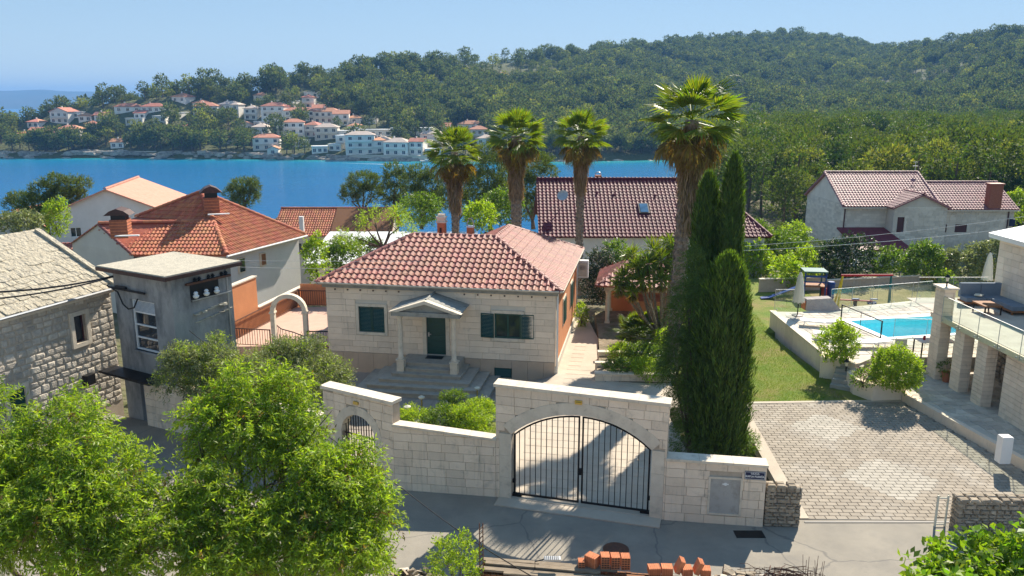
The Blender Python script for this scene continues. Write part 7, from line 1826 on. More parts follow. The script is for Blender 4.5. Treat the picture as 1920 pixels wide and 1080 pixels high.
# ================================================================ FAR SHORE: houses, trees, rocks
def far_house(label, px, py, wpx, floors, roof='hip', rm='roof_far', wm='wall_far', cols=3, dp=8.0, rz=0.0, side=None, fl=3.1, lift=0.0, name='far_house', balcony=True):
    p = march(px, py)
    if p is None: p = (*AT(px, py, 500)[:2], AT(px, py, 500)[2])
    d = dep(*p); W_ = wpx * 1.12 * d / 1500; h = fl * floors; t = thing(name, label, 'house', (p[0], p[1], p[2] + lift), rz)
    x0 = -W_ / 2; hs = []
    for f in range(floors):
        for c in range(cols):
            cw = W_ / cols; a = x0 + cw * (c + .5) - min(.75, cw * .28); b_ = x0 + cw * (c + .5) + min(.75, cw * .28); hs.append((a, f * fl + .7, b_, f * fl + 2.2))
    box_walls(t, x0, 0, x0 + W_, dp, -4, h, M[wm], hs, t=.3)
    for q in hs:
        o = part('window', MB().box(q[0], .12, q[1], q[2], .2, q[3]), M['pane'], t)
        part('window_frame', MB().box((q[0] + q[2]) / 2 - .05, .06, q[1], (q[0] + q[2]) / 2 + .05, .12, q[3]), M['white_paint'], o)
    if balcony and floors > 1:
        for f in range(1, floors): part('balcony', MB().box(x0 + W_ * .08, -1.1, f * fl - .1, x0 + W_ * .92, -.002, f * fl + .05).box(x0 + W_ * .08, -1.1, f * fl + .05, x0 + W_ * .92, -1.02, f * fl + .85), M[wm], t)
    o_ = .5
    if roof == 'flat': part('flat_roof', MB().box(x0 - .2, -.3, h + .002, x0 + W_ + .2, dp + .2, h + .35), M['white_paint'], t)
    else:
        rise = min(dp, W_) * .24; hip = min(dp / 2, W_ / 2 - .2) if roof == 'hip' else -o_
        a, b_, c, dd = (x0 - o_, -o_, h), (x0 + W_ + o_, -o_, h), (x0 + W_ + o_, dp + o_, h), (x0 - o_, dp + o_, h); e, f = (x0 + hip, dp / 2, h + rise), (x0 + W_ - hip, dp / 2, h + rise); mb = MB()
        if roof == 'front':
            e, f = (0, -o_, h + rise), (0, dp + o_, h + rise); mb.slab([a, dd, f, e], .2); mb.slab([c, b_, e, f], .2); part('gable', MB().yprism([(x0, h - .1), (x0 + W_, h - .1), (0, h + rise - .2)], 0, dp), M[wm], t)
        else:
            for q in ([a, b_, f, e], [c, dd, e, f]): mb.slab(q, .2)
            if roof == 'hip': mb.slab([dd, a, e], .2); mb.slab([b_, c, f], .2)
            else: part('gable', MB().add([(x0, 0, h - .1), (x0, dp, h - .1), (x0, dp / 2, h + rise - .1), (x0 + W_, 0, h - .1), (x0 + W_, dp, h - .1), (x0 + W_, dp / 2, h + rise - .1)], [(0, 2, 1), (3, 4, 5), (0, 3, 5, 2), (1, 2, 5, 4)]), M[wm], t)
        part('roof', mb, M[rm], t); part('chimney', MB().box(x0 + W_ * .3, dp * .55, h, x0 + W_ * .3 + .6, dp * .55 + .6, h + rise + .7), M[wm], t)
    return (p[0], p[1], max(W_, dp) / 2)
FH = [
 ('white two storey house with orange roof highest on the left headland', 240, 212, 42, 1, 'hip', 'roof_far', 3), ('house with wide orange roof beside the headland top pine', 288, 212, 38, 1, 'hip', 'roof_far', 4),
 ('small red roofed house on the headland skyline', 335, 192, 26, 1, 'hip', 'roof_far', 2), ('grey house with brown gable roof at the headland tip', 112, 232, 34, 2, 'front', 'roof_far', 3),
 ('pale narrow house just left of the big headland pine', 142, 222, 18, 1, 'flat', 'roof_far', 1), ('low house with orange roof partly under the big headland pine', 160, 228, 20, 1, 'hip', 'roof_far', 2),
 ('white house between two pines right of the big headland pine', 190, 228, 22, 1, 'gable', 'roof_far', 2), ('small bright orange roofed cottage low at the headland tip', 62, 240, 20, 1, 'hip', 'roof_far', 2),
 ('white cottage with orange roof just above the tip cottage trees', 70, 256, 26, 1, 'gable', 'roof_far', 3), ('long low orange roofed cottage near the shore rocks', 98, 262, 30, 1, 'gable', 'roof_far', 3),
 ('white arcaded house with orange roof above the shore rocks', 130, 266, 38, 2, 'hip', 'roof_far', 4), ('small white flat cube house in the headland trees', 330, 224, 12, 1, 'flat', 'roof_far', 1),
 ('low white flat house in the headland trees', 252, 234, 28, 1, 'flat', 'roof_far', 3),
 ('large white three window house with pinkish roof, left of a pair', 386, 222, 40, 2, 'hip', 'roof_far', 4), ('large white house with pinkish roof, right of a pair', 428, 218, 38, 2, 'hip', 'roof_far_pale', 3),
 ('small white cottage with orange gable roof among pines', 462, 246, 22, 1, 'front', 'roof_far', 2), ('low white bungalow below the terraced houses', 490, 240, 24, 1, 'flat', 'roof_far', 3),
 ('tall white house with orange roof at the left of the terraced row', 512, 232, 40, 3, 'hip', 'roof_far', 3), ('wide house with large orange hipped roof in the terraced row', 562, 230, 52, 2, 'hip', 'roof_far', 4),
 ('white house with pale orange roof at the right of the terraced row', 612, 232, 42, 2, 'hip', 'roof_far', 4), ('white modern flat house above the terraced row', 532, 200, 34, 1, 'flat', 'roof_far', 2),
 ('small house with orange roof above the terraced row', 578, 204, 20, 2, 'hip', 'roof_far', 1), ('small house half hidden at the top of the slope', 584, 184, 24, 1, 'flat', 'roof_far', 2),
 ('four storey white house with stacked balconies in the village middle', 552, 264, 34, 3, 'hip', 'roof_far', 3), ('stone coloured long house with orange roof right of the balcony house', 612, 262, 38, 2, 'hip', 'roof_far_pale', 3),
 ('bright orange roofed waterside house with terraces', 500, 282, 44, 2, 'hip', 'roof_far', 3), ('small orange roofed annex in front of the waterside house', 512, 292, 18, 1, 'front', 'roof_far', 1),
 ('white blue glazed three storey villa at the waterfront', 676, 292, 48, 3, 'hip', 'roof_far_pale', 3), ('white two storey villa with pale hipped roof at the waterfront', 742, 292, 42, 2, 'hip', 'roof_far_pale', 3),
 ('white villa partly hidden by trees right of the waterfront pair', 808, 276, 38, 2, 'hip', 'roof_far_pale', 2), ('long pale flat building behind the waterfront villas', 700, 256, 60, 1, 'flat', 'roof_far_pale', 5),
 ('second long pale building higher behind the waterfront villas', 770, 252, 70, 1, 'flat', 'roof_far_pale', 6), ('small orange roofed hut between the pale long buildings', 662, 248, 18, 1, 'hip', 'roof_far', 1),
 ('pale house with broad orange hipped roof above the first small palm', 882, 244, 44, 1, 'hip', 'roof_far', 4), ('white balcony house right below the broad orange roof', 900, 266, 30, 2, 'hip', 'roof_far', 3),
 ('small white house alone in the wood above the long buildings', 766, 224, 26, 1, 'gable', 'roof_far_pale', 2), ('tiny dark windowed house in the wood left of the lone white one', 696, 232, 16, 1, 'flat', 'roof_far', 1),
 ('white house on the wooded skyline slope', 716, 162, 26, 1, 'gable', 'roof_far', 3), ('white house with pinkish roof high in the wood', 942, 148, 22, 1, 'hip', 'roof_far', 2),
 ('low pale house high in the wood left of the pink roofed one', 820, 162, 26, 1, 'flat', 'roof_far', 2), ('pale house behind the first palm by the trees', 846, 262, 24, 1, 'flat', 'roof_far', 2),
 ('pink walled house with tall window near the shore', 640, 280, 18, 2, 'flat', 'roof_far', 1), ('white house behind the blue glazed villa', 640, 258, 30, 1, 'flat', 'roof_far_pale', 2),
 ('white two storey house directly above the bright orange waterside house', 488, 262, 26, 2, 'hip', 'roof_far_pale', 2), ('orange roofed house between the balcony house and the stone coloured one', 584, 258, 24, 2, 'hip', 'roof_far', 2), ('low white waterside building left of the pink walled house', 600, 288, 26, 1, 'flat', 'roof_far', 3), ('white gabled house beside the lower end of the terraced row', 640, 236, 26, 2, 'gable', 'roof_far', 2),
 ('small pale house above the small orange hut', 664, 232, 20, 1, 'hip', 'roof_far', 1), ('white house with orange roof between the two waterfront villas', 712, 288, 20, 2, 'hip', 'roof_far', 1), ('white waterside house right of the waterfront pair', 780, 292, 24, 2, 'gable', 'roof_far', 2), ('pale modern house at the shore just left of the first small palm', 812, 294, 26, 1, 'flat', 'roof_far', 2), ('white house with grey roof between the first and second small palms', 908, 284, 24, 2, 'hip', 'roof_far_pale', 2),
 ('lone white house on the slope above the terraced row', 628, 196, 22, 1, 'hip', 'roof_far', 2), ('orange roofed house at the skyline left of the modern flat one', 490, 190, 24, 1, 'hip', 'roof_far', 2), ('small white shore cottage at the quay under the headland pines', 220, 278, 22, 1, 'gable', 'roof_far', 2), ('small pinkish house among pines in the middle of the headland slope', 350, 250, 20, 1, 'hip', 'roof_far', 2), ('white cottage low on the slope between the quay and the waterside house', 420, 270, 22, 1, 'gable', 'roof_far', 2),
 ('pale stuccoed house with grey roof between the two big window houses and the terraced row', 470, 226, 22, 2, 'hip', 'roof_far_pale', 2), ('small white house above the left of the two big window houses', 372, 204, 20, 1, 'hip', 'roof_far', 2), ('narrow white house squeezed at the left of the balcony house', 528, 256, 16, 2, 'flat', 'roof_far', 1),
 ('low white terrace building beneath the balcony house', 560, 276, 30, 1, 'flat', 'roof_far', 3), ('white house with open arcade left of the blue glazed villa', 628, 284, 22, 1, 'flat', 'roof_far_pale', 2), ('orange roofed house peeping over the terraced row', 600, 214, 24, 1, 'gable', 'roof_far', 2), ('low whitewashed wall house below the long pale buildings', 716, 274, 26, 1, 'hip', 'roof_far_pale', 2), ('white house with pink roof right of the long pale buildings', 828, 248, 26, 1, 'gable', 'roof_far', 2),
 ('white cottage beneath the big headland pine', 172, 244, 20, 1, 'hip', 'roof_far', 2), ('small white house on the headland slope below the skyline houses', 262, 224, 18, 1, 'gable', 'roof_far', 2), ('tiny orange roofed house at the waterline of the headland tip', 40, 262, 16, 1, 'hip', 'roof_far', 1), ('pale two storey house among the slope pines above the quay', 300, 242, 20, 2, 'flat', 'roof_far', 2), ('white house far up the slope between the two lone ones', 668, 176, 18, 1, 'hip', 'roof_far', 2),
 ('low dark roofed building in the valley at the right', 1488, 268, 46, 1, 'gable', 'roof_far', 3)]
HS = []
for i, h in enumerate(FH):
    rr_ = random.Random(i * 7 + 1)
    HS.append(far_house(h[0], h[1], h[2], h[3], h[4], h[5], h[6], 'wall_far_stone' if 'stone' in h[0] else 'wall_far', h[7], dp=rr_.uniform(7, 9.5), rz=R(rr_.uniform(-14, 14))))
HSA = np.array(HS)
# far tree shapes
def pine_proto(seed, hgt=8.0, n_lob=5, dens=2.0, m='leaf_pine_far', ln=.9, wd=.5, conical=False):
    rng = np.random.default_rng(seed); L = []
    if conical:
        for k in range(6): f = k / 5; L.append((0, 0, hgt * (.12 + .8 * f), 1.0 * (1 - f * .8) + .25, 1.0 * (1 - f * .8) + .25, hgt * .12))
    else:
        for k in range(n_lob):
            a = rng.random() * 6.28; q = rng.uniform(.2, 1.0) * hgt * .24; L.append((q * math.cos(a), q * math.sin(a), hgt * rng.uniform(.45, .84), hgt * rng.uniform(.16, .25), hgt * rng.uniform(.16, .25), hgt * rng.uniform(.11, .17)))
        L.append((0, 0, hgt * .8, hgt * .2, hgt * .2, hgt * .16)); L.append((0, 0, hgt * .45, hgt * .22, hgt * .22, hgt * .2))
    P, D = lobe_twigs(L, dens, rng, rmin=.72, up=.3)
    Q = leaf_quads(P, D, ln * rng.uniform(.6, 1.1, len(P)), wd * rng.uniform(.6, 1.1, len(P)), rng, .2)
    mb = MB().tube([(0, 0, 0), (rng.normal() * .15, 0, hgt * .4), (0, 0, hgt * .7)], [.22, .16, .05], 5)
    tv = np.array([[mb.v[i] for i in f] for f in mb.f if len(f) == 4]); allq = np.concatenate([Q, tv]); mi = np.concatenate([np.zeros(len(Q), int), np.ones(len(tv), int)])
    return quads_mesh('pine_tree', allq, [M[m], M['bark']], mi)
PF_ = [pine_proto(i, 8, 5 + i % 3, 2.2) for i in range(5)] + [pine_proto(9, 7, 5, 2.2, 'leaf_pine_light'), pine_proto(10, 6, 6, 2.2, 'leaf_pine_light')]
PN_ = [pine_proto(30 + i, 9, 7 + i % 3, 9, 'leaf_pine', .5, .2) for i in range(4)] + [pine_proto(36, 8, 7, 9, 'leaf_pine_light', .5, .2), pine_proto(37, 10, 5, 9, 'leaf_cypress', .5, .14, conical=True), pine_proto(38, 9, 6, 9, 'leaf_dark', .5, .2)]
rng = np.random.default_rng(77)
def far_points(n, amin, amax, ylo, yhi):
    a = rng.uniform(amin, amax, n); y = np.sqrt(rng.uniform(ylo ** 2, yhi ** 2, n)); return a * y, y
X, Y_ = far_points(60000, -.75, .95, 380, 1020)
A_ = X / Y_; ys_ = np.interp(A_, SHX, SHY); yr_ = np.interp(A_, KA, KY); Z = terr(X, Y_)
keep = (Y_ > ys_ + 6) & (Y_ < yr_ + 26) & (Z > SEA + 2.2)
# clearings
nzv = np.sin(X * .045 + 1.3) * np.cos(Y_ * .05 + .4) + .6 * np.sin(X * .11 + Y_ * .07); keep &= ~((nzv > 1.35) & (Y_ < 620))
for hx, hy, hr in HSA:
    dx = X - hx; dy = Y_ - hy; keep &= ~((np.abs(dx) < hr + 2.5) & (dy > (-13 if hx > -75 else -8.5)) & (dy < 11))
X, Y_, Z = X[keep], Y_[keep], Z[keep]
ordr = np.argsort(Y_ - np.interp(X / Y_, SHX, SHY)); X, Y_, Z = X[ordr], Y_[ordr], Z[ordr]
# thin to spacing
cell = {}; sel = []
for i in range(len(X)):
    s = 4.1 if Y_[i] < 600 else 4.7; k = (int(X[i] / s), int(Y_[i] / s))
    if k in cell: continue
    cell[k] = 1; sel.append(i)
X, Y_, Z = X[sel], Y_[sel], Z[sel]
vis = np.abs(X / Y_) < .68
ind = [i for i in range(len(X)) if vis[i] and X[i] / Y_[i] < .2][:150]; rest = sorted(set(range(len(X))) - set(ind))
rp_ = random.Random(5)
for i in ind:
    me = PF_[rp_.choice([0, 1, 2, 3, 4, 5])]; s = rp_.uniform(.9, 1.5)
    o = link('pine_tree', me, None, (X[i], Y_[i], Z[i] - .3), rp_.uniform(0, 6.28), (s * 1.1, s * 1.1, s)); side_ = 'headland' if X[i] < -60 else 'village'
    tag(o, 'dark green coastal pine on the far shore below the %s houses' % side_, 'pine tree', 'pines on the far shore by the %s' % side_)
def instancer(name, pts, scales, rots, idx, protos, label=None):
    """one object whose geometry nodes place tree shapes on its points"""
    me = bpy.data.meshes.new(name); me.vertices.add(len(pts)); me.vertices.foreach_set('co', np.asarray(pts, np.float32).reshape(-1))
    for nm, dt, val in (('tscale', 'FLOAT', scales), ('trot', 'FLOAT', rots), ('tidx', 'INT', idx)):
        a = me.attributes.new(nm, dt, 'POINT'); a.data.foreach_set('value', np.asarray(val, np.float32 if dt == 'FLOAT' else np.int32))
    me.update(); o = link(name, me); o['kind'] = 'stuff'
    ng = bpy.data.node_groups.new(name, 'GeometryNodeTree'); ng.interface.new_socket('Geometry', in_out='INPUT', socket_type='NodeSocketGeometry'); ng.interface.new_socket('Geometry', in_out='OUTPUT', socket_type='NodeSocketGeometry')
    N = ng.nodes; L = ng.links; gi = N.new('NodeGroupInput'); go = N.new('NodeGroupOutput')
    gti = N.new('GeometryNodeGeometryToInstance')
    for p in protos[::-1]:
        oi = N.new('GeometryNodeObjectInfo'); oi.inputs['Object'].default_value = p; oi.transform_space = 'ORIGINAL'; oi.inputs['As Instance'].default_value = True
        L.new(oi.outputs['Geometry'], gti.inputs[0])
    gti2 = N.new('GeometryNodeJoinGeometry')
    # join order is reversed on links, harmless: index only picks a variety
    for l in list(ng.links):
        if l.to_node == gti: L.new(l.from_socket, gti2.inputs[0])
    N.remove(gti)
    iop = N.new('GeometryNodeInstanceOnPoints'); L.new(gi.outputs[0], iop.inputs['Points']); L.new(gti2.outputs[0], iop.inputs['Instance']); iop.inputs['Pick Instance'].default_value = True
    def attr(nm, ty):
        a = N.new('GeometryNodeInputNamedAttribute'); a.data_type = ty; a.inputs['Name'].default_value = nm; return next(s for s in a.outputs if s.name == 'Attribute' and s.enabled)
    L.new(attr('tidx', 'INT'), iop.inputs['Instance Index']); cx = N.new('ShaderNodeCombineXYZ'); L.new(attr('trot', 'FLOAT'), cx.inputs['Z']); L.new(cx.outputs[0], iop.inputs['Rotation']); L.new(attr('tscale', 'FLOAT'), iop.inputs['Scale'])
    L.new(iop.outputs[0], go.inputs[0]); md = o.modifiers.new('nodes', 'NODES'); md.node_group = ng; return o
def first_with(meshes):
    out = []
    for m_ in meshes:
        o = next((o for o in col.objects if o.data is m_), None)
        if o is not None: out.append(o)
    return out
pf = first_with(PF_)
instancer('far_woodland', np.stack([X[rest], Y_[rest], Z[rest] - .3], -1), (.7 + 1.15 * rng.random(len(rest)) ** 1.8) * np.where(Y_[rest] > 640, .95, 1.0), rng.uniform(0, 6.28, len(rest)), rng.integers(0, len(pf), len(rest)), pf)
# near wood on the right
n = 5200; Yq = np.sqrt(rng.uniform(88 ** 2, 380 ** 2, n)); Aq = rng.uniform(.245, .95, n); Xq = Aq * Yq
kp = ~((Xq > 28) & (Xq < 54) & (Yq < 96)) & (Xq > 30) ; Xq, Yq = Xq[kp], Yq[kp]
o_ = np.argsort(Yq); Xq, Yq = Xq[o_], Yq[o_]; cell = {}; sel = []
for i in range(len(Xq)):
    s = 5.0; k = (int(Xq[i] / s), int(Yq[i] / s))
    if k in cell: continue
    cell[k] = 1; sel.append(i)
Xq, Yq = Xq[sel], Yq[sel]; Zq = terr(Xq, Yq)
def split_parts(me):
    n_ = len(me.polygons); mi = np.zeros(n_, np.int32); me.polygons.foreach_get('material_index', mi); co = np.zeros(len(me.vertices) * 3, np.float32); me.vertices.foreach_get('co', co); Q = co.reshape(-1, 4, 3)
    return quads_mesh('crown', Q[mi == 0], [me.materials[0]]), quads_mesh('trunk', Q[mi == 1], [me.materials[1]])
PNS = [split_parts(m_) for m_ in PN_]
def near_tree(k, s, p, rz):
    t = thing('cypress_tree' if k == 5 else 'pine_tree', 'dark pointed cypress in the wood behind the stone villa' if k == 5 else ('pale yellow green rounded pine in the wood behind the villa' if k == 4 else 'rounded green pine in the wood behind the stone villa'), 'cypress' if k == 5 else 'pine tree', p, rz, 'cypresses in the wood behind the villa' if k == 5 else ('pale pines in the wood behind the villa' if k == 4 else 'pines in the wood behind the villa'))
    t.scale = (s, s, s * 1.05); link('crown', PNS[k][0], t, kind='stuff'); link('trunk', PNS[k][1], t)
ind = [i for i in range(len(Xq)) if Xq[i] / Yq[i] < .68 and not (Yq[i] > 240)][:145]; rest = sorted(set(range(len(Xq))) - set(ind))
late = ind[-7:]
for i in ind:
    k = rp_.choice([0, 1, 2, 3, 4, 4, 5, 5, 6]); s = rp_.uniform(.8, 1.3)
    if i not in late: near_tree(k, s, (Xq[i], Yq[i], Zq[i] - .2), rp_.uniform(0, 6.28)); continue
    k = late.index(i) % len(PN_); o = link('pine_tree' if k != 5 else 'cypress_tree', PN_[k], None, (Xq[i], Yq[i], Zq[i] - .2), rp_.uniform(0, 6.28), (s, s, s * (1.0 if k != 5 else 1.1)))
    if k == 5: tag(o, 'dark pointed cypress in the wood behind the stone villa', 'cypress', 'cypresses in the wood behind the villa')
    else: tag(o, 'rounded green pine in the wood behind the stone villa', 'pine tree', 'pines in the wood behind the villa')
pn_ = first_with(PN_)
instancer('near_woodland', np.stack([Xq[rest], Yq[rest], Zq[rest] - .2], -1), rng.uniform(.85, 1.45, len(rest)), rng.uniform(0, 6.28, len(rest)), rng.integers(0, len(pn_), len(rest)), pn_)
# scrub filling the slopes to the near shore
def scrub(name, n, x0, x1, y0, y1, seed, s=(.25, .5), avoid=()):
    r_ = np.random.default_rng(seed); X2 = r_.uniform(x0, x1, n); Y2 = r_.uniform(y0, y1, n); k = np.ones(n, bool)
    for a in avoid: k &= ~((X2 > a[0]) & (X2 < a[1]) & (Y2 > a[2]) & (Y2 < a[3]))
    k &= terr(X2, Y2) > SEA + .6; X2, Y2 = X2[k], Y2[k]
    instancer(name, np.stack([X2, Y2, terr(X2, Y2) - .5], -1), r_.uniform(*s, len(X2)), r_.uniform(0, 6.28, len(X2)), r_.integers(0, len(pn_), len(X2)), pn_)
scrub('hillside_scrub', 520, -75, 30, 60, 112, 3, (.18, .4), [(-43, -28, 64, 82), (-24, -3, 60, 86), (0, 22, 54, 74), (-30, -21, 82, 92), (-60, -46, 76, 90)])
scrub('villa_scrub', 160, 20, 62, 60, 90, 4, (.18, .35), [(30, 52, 70, 92)])
# shore rocks
def rocks():
    r_ = np.random.default_rng(9); mb = MB(); ms = mat('shore_rock', (.52, .45, .36), (.20, .18, .155), .5, .95, rnd=.2, bump=(2, 1, .2))
    for i in range(560):
        a = r_.uniform(-.72, .36); ys0 = float(np.interp(a, SHX, SHY)); y = ys0 + r_.uniform(-1.5, 7); x = a * y; z = T1(x, y); s = r_.uniform(.8, 3.2)
        V = []; h = s * r_.uniform(.15, .4)
        for zz, q in ((-.8, 1.1), (h * .4, 1.0), (h, .6)):
            for k in range(6): t_ = k * 1.047 + r_.uniform(-.2, .2); V.append((x + s * q * math.cos(t_) * r_.uniform(.8, 1.6), y + s * q * .7 * math.sin(t_), z + zz + r_.uniform(-.1, .1) * s))
        F = [tuple(12 + k for k in range(6))] + [(j * 6 + k, j * 6 + (k + 1) % 6, (j + 1) * 6 + (k + 1) % 6, (j + 1) * 6 + k) for j in range(2) for k in range(6)]
        mb.add(V, F)
    o = link('shore_rocks', mb.mesh('shore_rocks', ms)); o['kind'] = 'stuff'
rocks()
def seawall(label, px0, px1, h):
    p, q = G(px0, 296, SEA), G(px1, 296, SEA)
    a, b_ = p[0] / p[1], q[0] / q[1]; y0, y1 = float(np.interp(a, SHX, SHY)) + 5, float(np.interp(b_, SHX, SHY)) + 5; P0, P1 = (a * y0, y0), (b_ * y1, y1); A = math.atan2(P1[1] - P0[1], P1[0] - P0[0]); L = math.dist(P0, P1)
    t = thing('sea_wall', label, 'sea wall', (P0[0], P0[1], SEA), A); part('wall', MB().box(0, 0, -1, L, 4, h), M['wall_far_stone'], t); part('quay', MB().box(-.2, -.3, h, L + .2, 5, h + .25), M['coping'], t)
seawall('long grey quay wall under the headland pines', 175, 292, 3.0); seawall('pale quay below the waterfront villas', 655, 800, 2.2); seawall('stone quay under the bright orange roofed waterside house', 440, 530, 1.8)
def boat(label, p, L, m='white_paint'):
    t = thing('motor_boat', label, 'boat', p, R(8)); V = []
    for zz, q in ((0, .8), (.7, 1.0)):
        for x, y in ((-.5, .16), (.25, .17), (.5, 0), (.25, -.17), (-.5, -.16)): V.append((x * L * q, y * L * q, zz))
    part('hull', MB().add(V, [(4, 3, 2, 1, 0), (5, 6, 7, 8, 9)] + [(k, (k + 1) % 5, 5 + (k + 1) % 5, 5 + k) for k in range(5)]), M[m], t); part('cabin', MB().box(-.15 * L, -.1 * L, .7, .15 * L, .1 * L, 1.35), M['white_paint'], t); part('windscreen', MB().box(.15 * L, -.09 * L, .8, .17 * L, .09 * L, 1.25), M['pane'], t)
boat('small white boat moored off the shore between the third and tallest palms', G(1154, 297, SEA), 9); boat('little white boat close to the far shore right of the moored one', G(1205, 296, SEA), 7); boat('little boat by the quay below the waterfront villas', G(800, 304, SEA), 6)
wk = MB(); a_, b2 = G(640, 306, SEA), G(755, 309, SEA); wk.prism([(a_[0], a_[1]), (b2[0], b2[1] - .8), (b2[0], b2[1] + .8)], SEA + .01, SEA + .04)
tag(link('boat_wake', wk.mesh('boat_wake', M['white_paint'])), 'thin white boat wake on the bay before the waterfront villas', 'wake')

# ================================================================ FOREGROUND AT THE LOWER EDGE
ZS = 1.35
def shed():
    a = G(906, 1038, ZS); b_ = G(1330, 1070, ZS); A = math.atan2(b_[1] - a[1], b_[0] - a[0]); L = math.dist(a[:2], b_[:2]); t = thing('board_fence', 'brown board fence topped with loose weathered planks at the lower edge', 'fence', (a[0], a[1], 0), A); r = random.Random(4)
    part('frame', MB().box(0.05, -.45, -.1, L - .05, -.1, ZS - .2), M['wood_brown'], t)
    for k in range(int(L / .14)): part('board', MB().box(k * .14, -.56, -.1, k * .14 + .132, -.52, ZS - .2 + r.uniform(-.01, .01)), M['wood_brown'], t)
    for k in range(int(L / .14)): part('board', MB().box(k * .14, -.04, -.1, k * .14 + .132, -.0, ZS - .2 + r.uniform(-.01, .01)), M['wood_brown'], t)
    for i, (y, x0, x1, z, w_) in enumerate([(.0, .0, 2.2, 0, .12), (-.06, 1.4, 3.3, .02, .14), (-.2, .1, 2.9, .03, .13), (-.36, -.1, 3.5, -.02, .16), (-.5, .6, 4.4, .01, .12)]):
        part('plank', MB().box(x0, y - w_, ZS - .14 + z, min(x1, L + .1), y, ZS - .09 + z, rz=r.uniform(-.015, .015)), M['wood'], t)
    return t, A, a
st, sA, sa_ = shed()
def hollow_brick(label, px, py, z, rz, tip, L=.21, W_=.25, H_=.32, comb=True):
    """hollow clay block standing with its cells towards the road side"""
    p = G(px, py, z); t = thing('hollow_brick', label, 'brick', p, R(rz), 'hollow clay bricks on the plank fence'); mb = MB(); f = -W_ / 2
    mb.box(-L / 2, f + .02, 0, L / 2, W_ / 2, H_)
    nx, nz = max(2, round(L / .065)), max(2, round(H_ / .065))
    if comb:
        for k in range(nx + 1): x = -L / 2 + (L - .012) * k / nx; mb.box(x, f, .0, x + .012, f + .02, H_)
        for k in range(nz + 1):
            zz = (H_ - .012) * k / nz
            for i in range(nx): x = -L / 2 + (L - .012) * i / nx + .012; mb.box(x, f + .001, zz, x + (L - .012) / nx - .012, f + .02, zz + .012)
    else:
        for k in range(6): x = -L / 2 + (L - .02) * k / 5; mb.box(x, f, 0, x + .02, f + .02, H_)
    for k in range(6): x = -L / 2 + (L - .015) * k / 5; mb.box(x, f + .02, H_ + .0003, x + .015, W_ / 2, H_ + .006)
    body = part('body', mb, M['hollow_brick'], t); parts_ = [body]
    if comb: parts_.append(part('cells', MB().box(-L / 2 + .006, f + .016, .006, L / 2 - .006, f + .0195, H_ - .006), M['rust'], t))  # dark sheet behind the shallow cells paints the shade inside them
    for o in parts_: o.rotation_euler = (0, R(tip), 0)
ZB = ZS - .07
HB = [('small honeycomb brick at the left end of the brick pile', 1090, 1062, ZB, 0, 0, .16, .2, .17), ('smooth sided hollow brick turned at an angle beside the honeycomb ones', 1110, 1060, ZB, -38, 0, .3, .25, .27, False), ('tall honeycomb brick directly beside the smooth angled one', 1134, 1062, ZB, 0, 0), ('tall honeycomb brick second from the smooth one', 1153, 1063, ZB, 1, 0), ('tall honeycomb brick at the right end of the brick pile', 1172, 1064, ZB, -1, 0),
      ('ribbed brick lying flat just right of the plank ends', 1226, 1074, ZB - .06, 3, 0, .28, .25, .17, False), ('ribbed brick lying flat, second right of the plank ends', 1250, 1075, ZB - .06, -3, 0, .26, .25, .19, False), ('ribbed brick leaning over between two flat ones', 1268, 1071, ZB - .03, 0, 24, .12, .25, .34, False), ('flat ribbed brick in the gap between the two leaning ones', 1287, 1076, ZB - .06, 4, 0, .24, .25, .18, False), ('ribbed brick leaning over nearer to the rubble stones', 1304, 1073, ZB - .03, 0, 22, .12, .25, .32, False), ('last flat ribbed brick beside the rubble stones', 1322, 1077, ZB - .06, -6, 0, .24, .25, .17, False)]
for h in HB: hollow_brick(*h)
# rusty post, cables, brackets
rp0 = AT(903, 1078, 17.2); rp1 = AT(905, 981, 17.2); t = thing('rusty_post', 'thin rusty steel lattice post at the left end of the planks', 'post', (rp0[0], 17.2, -.05)); h = rp1[2] + .05
for dx in (-.04, .04): part('bar', MB().tube([(dx, 0, 0), (dx, 0, h)], .014, 5), M['rust'], t)
mb = MB()
for k in range(int(h / .12)): mb.tube([(-.04, 0, k * .12), (.04, 0, k * .12 + .1)], .009, 4)
part('lattice', mb, M['rust'], t)
def cable(name, label, pts, r=.012, m='iron', sag=.3, n=14, cat='cable'):
    P = []
    for (a, b_) in zip(pts[:-1], pts[1:]):
        for i in range(n): f = i / n; P.append((a[0] * (1 - f) + b_[0] * f, a[1] * (1 - f) + b_[1] * f, a[2] * (1 - f) + b_[2] * f - sag * 4 * f * (1 - f)))
    P.append(pts[-1]); o = link(name, MB().tube(P, r, 5).mesh(name, M[m])); tag(o, label, cat); return o
cable('overhead_cable', 'black service cable slanting down over the road from the tower wall', [AT(355, 620, 28.6), AT(760, 920, 20.5), AT(1005, 1085, 16.2)], .014, sag=.12)
cable('overhead_cable', 'thick black cable from the tower bracket to the left edge, upper one', [AT(212, 518, 29.8), AT(-60, 549, 25)], .035, sag=.15)
cable('overhead_cable', 'thick black cable from the tower bracket to the left edge, lower one', [AT(212, 519, 29.7), AT(-60, 564, 24.6)], .03, sag=.15)
cable('overhead_cable', 'thin pale power line crossing the villa, upper one', [AT(1270, 468, 48), AT(1940, 403, 52)], .014, 'wall_white', sag=.3)
cable('overhead_cable', 'thin pale power line crossing the villa, lower one', [AT(1270, 474, 46), AT(1960, 420, 48)], .014, 'wall_white', sag=.3)
cable('overhead_cable', 'fine wire running from the tower across the white side wall, top one', [AT(425, 488, 31.6), AT(900, 488, 40)], .006, 'galv', sag=.05)
cable('overhead_cable', 'fine wire running from the tower across the white side wall, bottom one', [AT(425, 500, 31.6), AT(760, 503, 38)], .006, 'galv', sag=.05)
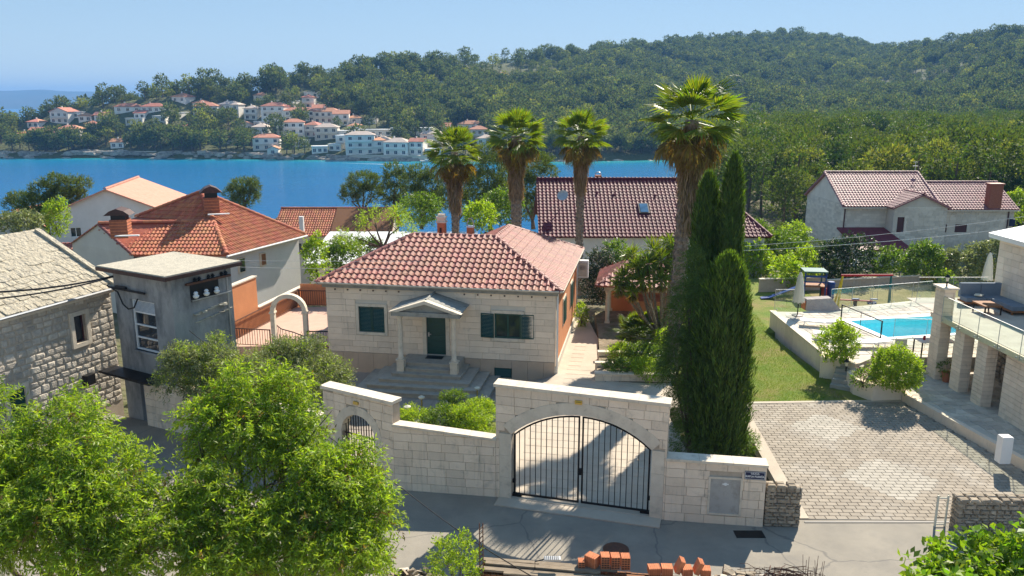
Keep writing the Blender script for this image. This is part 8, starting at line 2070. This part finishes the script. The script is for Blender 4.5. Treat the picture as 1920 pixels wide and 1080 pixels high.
lp = G(1003, 1060, ZS); t = thing('flood_light', 'small grey flood light on a bent metal arm over the planks', 'lamp', (lp[0], lp[1], ZS - .1)); part('arm', MB().tube([(0, 0, 0), (0, 0, .2), (.25, .02, .26)], .014, 6), M['iron'], t); part('head', MB().box(.22, -.06, .24, .62, .1, .29), M['galv'], t)
for k in range(8): part('fin', MB().box(.24 + k * .045, -.055, .29, .25 + k * .045, .095, .31), M['iron'], t)
# rubble walls at the lower edge
def rubble(label, px0, px1, py, zt, n, seed, name='rubble_wall'):
    a, b_ = G(px0, py, zt), G(px1, py, zt); t = thing(name, label, 'rubble', (a[0], a[1], 0)); r = random.Random(seed); L = b_[0] - a[0]; part('fill', MB().box(0, -1.0, -.1, L, -.06, zt - .12), M['earth'], t)
    for i in range(n):
        s = r.uniform(.09, .22); o = add_block('stone', DRY if i % 3 else RUB, t, r.uniform(0, L - s), r.uniform(-.85, .0), zt - r.uniform(.1, .2), s * 1.3, s, s * .8, r, r.uniform(0, 3)); o.rotation_euler = (r.uniform(-.6, .6), r.uniform(-.5, .5), r.uniform(0, 6))
    return t
rubble('line of loose pale rubble stones beside the brick row', 1335, 1440, 1072, 1.0, 110, 1); rubble('loose grey rubble stones at the roadside under the leafy tree', 735, 815, 1066, .7, 90, 2)
def twigs():
    r = random.Random(2); c = G(1470, 1080, 1.0); t = thing('brushwood_pile', 'tangled pile of dry brown cut branches with wire mesh', 'brushwood', (c[0], c[1], .6)); mb = MB()
    for i in range(170):
        a = r.uniform(0, 6.28); x, y = r.gauss(0, .35), r.gauss(-.2, .25); l = r.uniform(.2, .55); z = .4 + r.uniform(-.25, .12) * (1 - min(1, abs(x))); m_ = r.uniform(-.12, .12)
        mb.tube([(x - l * math.cos(a), y - l * .5 * math.sin(a), z - m_), (x, y, z + .06), (x + l * math.cos(a), y + l * .5 * math.sin(a), z + m_)], r.uniform(.006, .013), 4)
    part('branches', mb, M['rust'], t, kind='stuff'); mb = MB()
    for i in range(14): x = .55 + r.uniform(-.12, .35); mb.tube([(x, -.1, .2), (x + r.uniform(-.1, .1), 0, r.uniform(.5, 1.0))], .006, 4)
    for i in range(16): x = -1.0 + i * .12; mb.tube([(x, .25, .2), (x, .25, .5)], .004, 4)
    for k in range(3): mb.tube([(-1.0, .25, .28 + k * .09), (.9, .25, .28 + k * .09)], .004, 4)
    part('wire_mesh', mb, M['rust'], t); part('block', MB().box(.5, -.9, -.6, .85, -.35, .35), M['concrete'], t)
twigs()
for o in bpy.data.objects:
    if o.type == 'MESH' and o.data.name.startswith('block') and False: pass
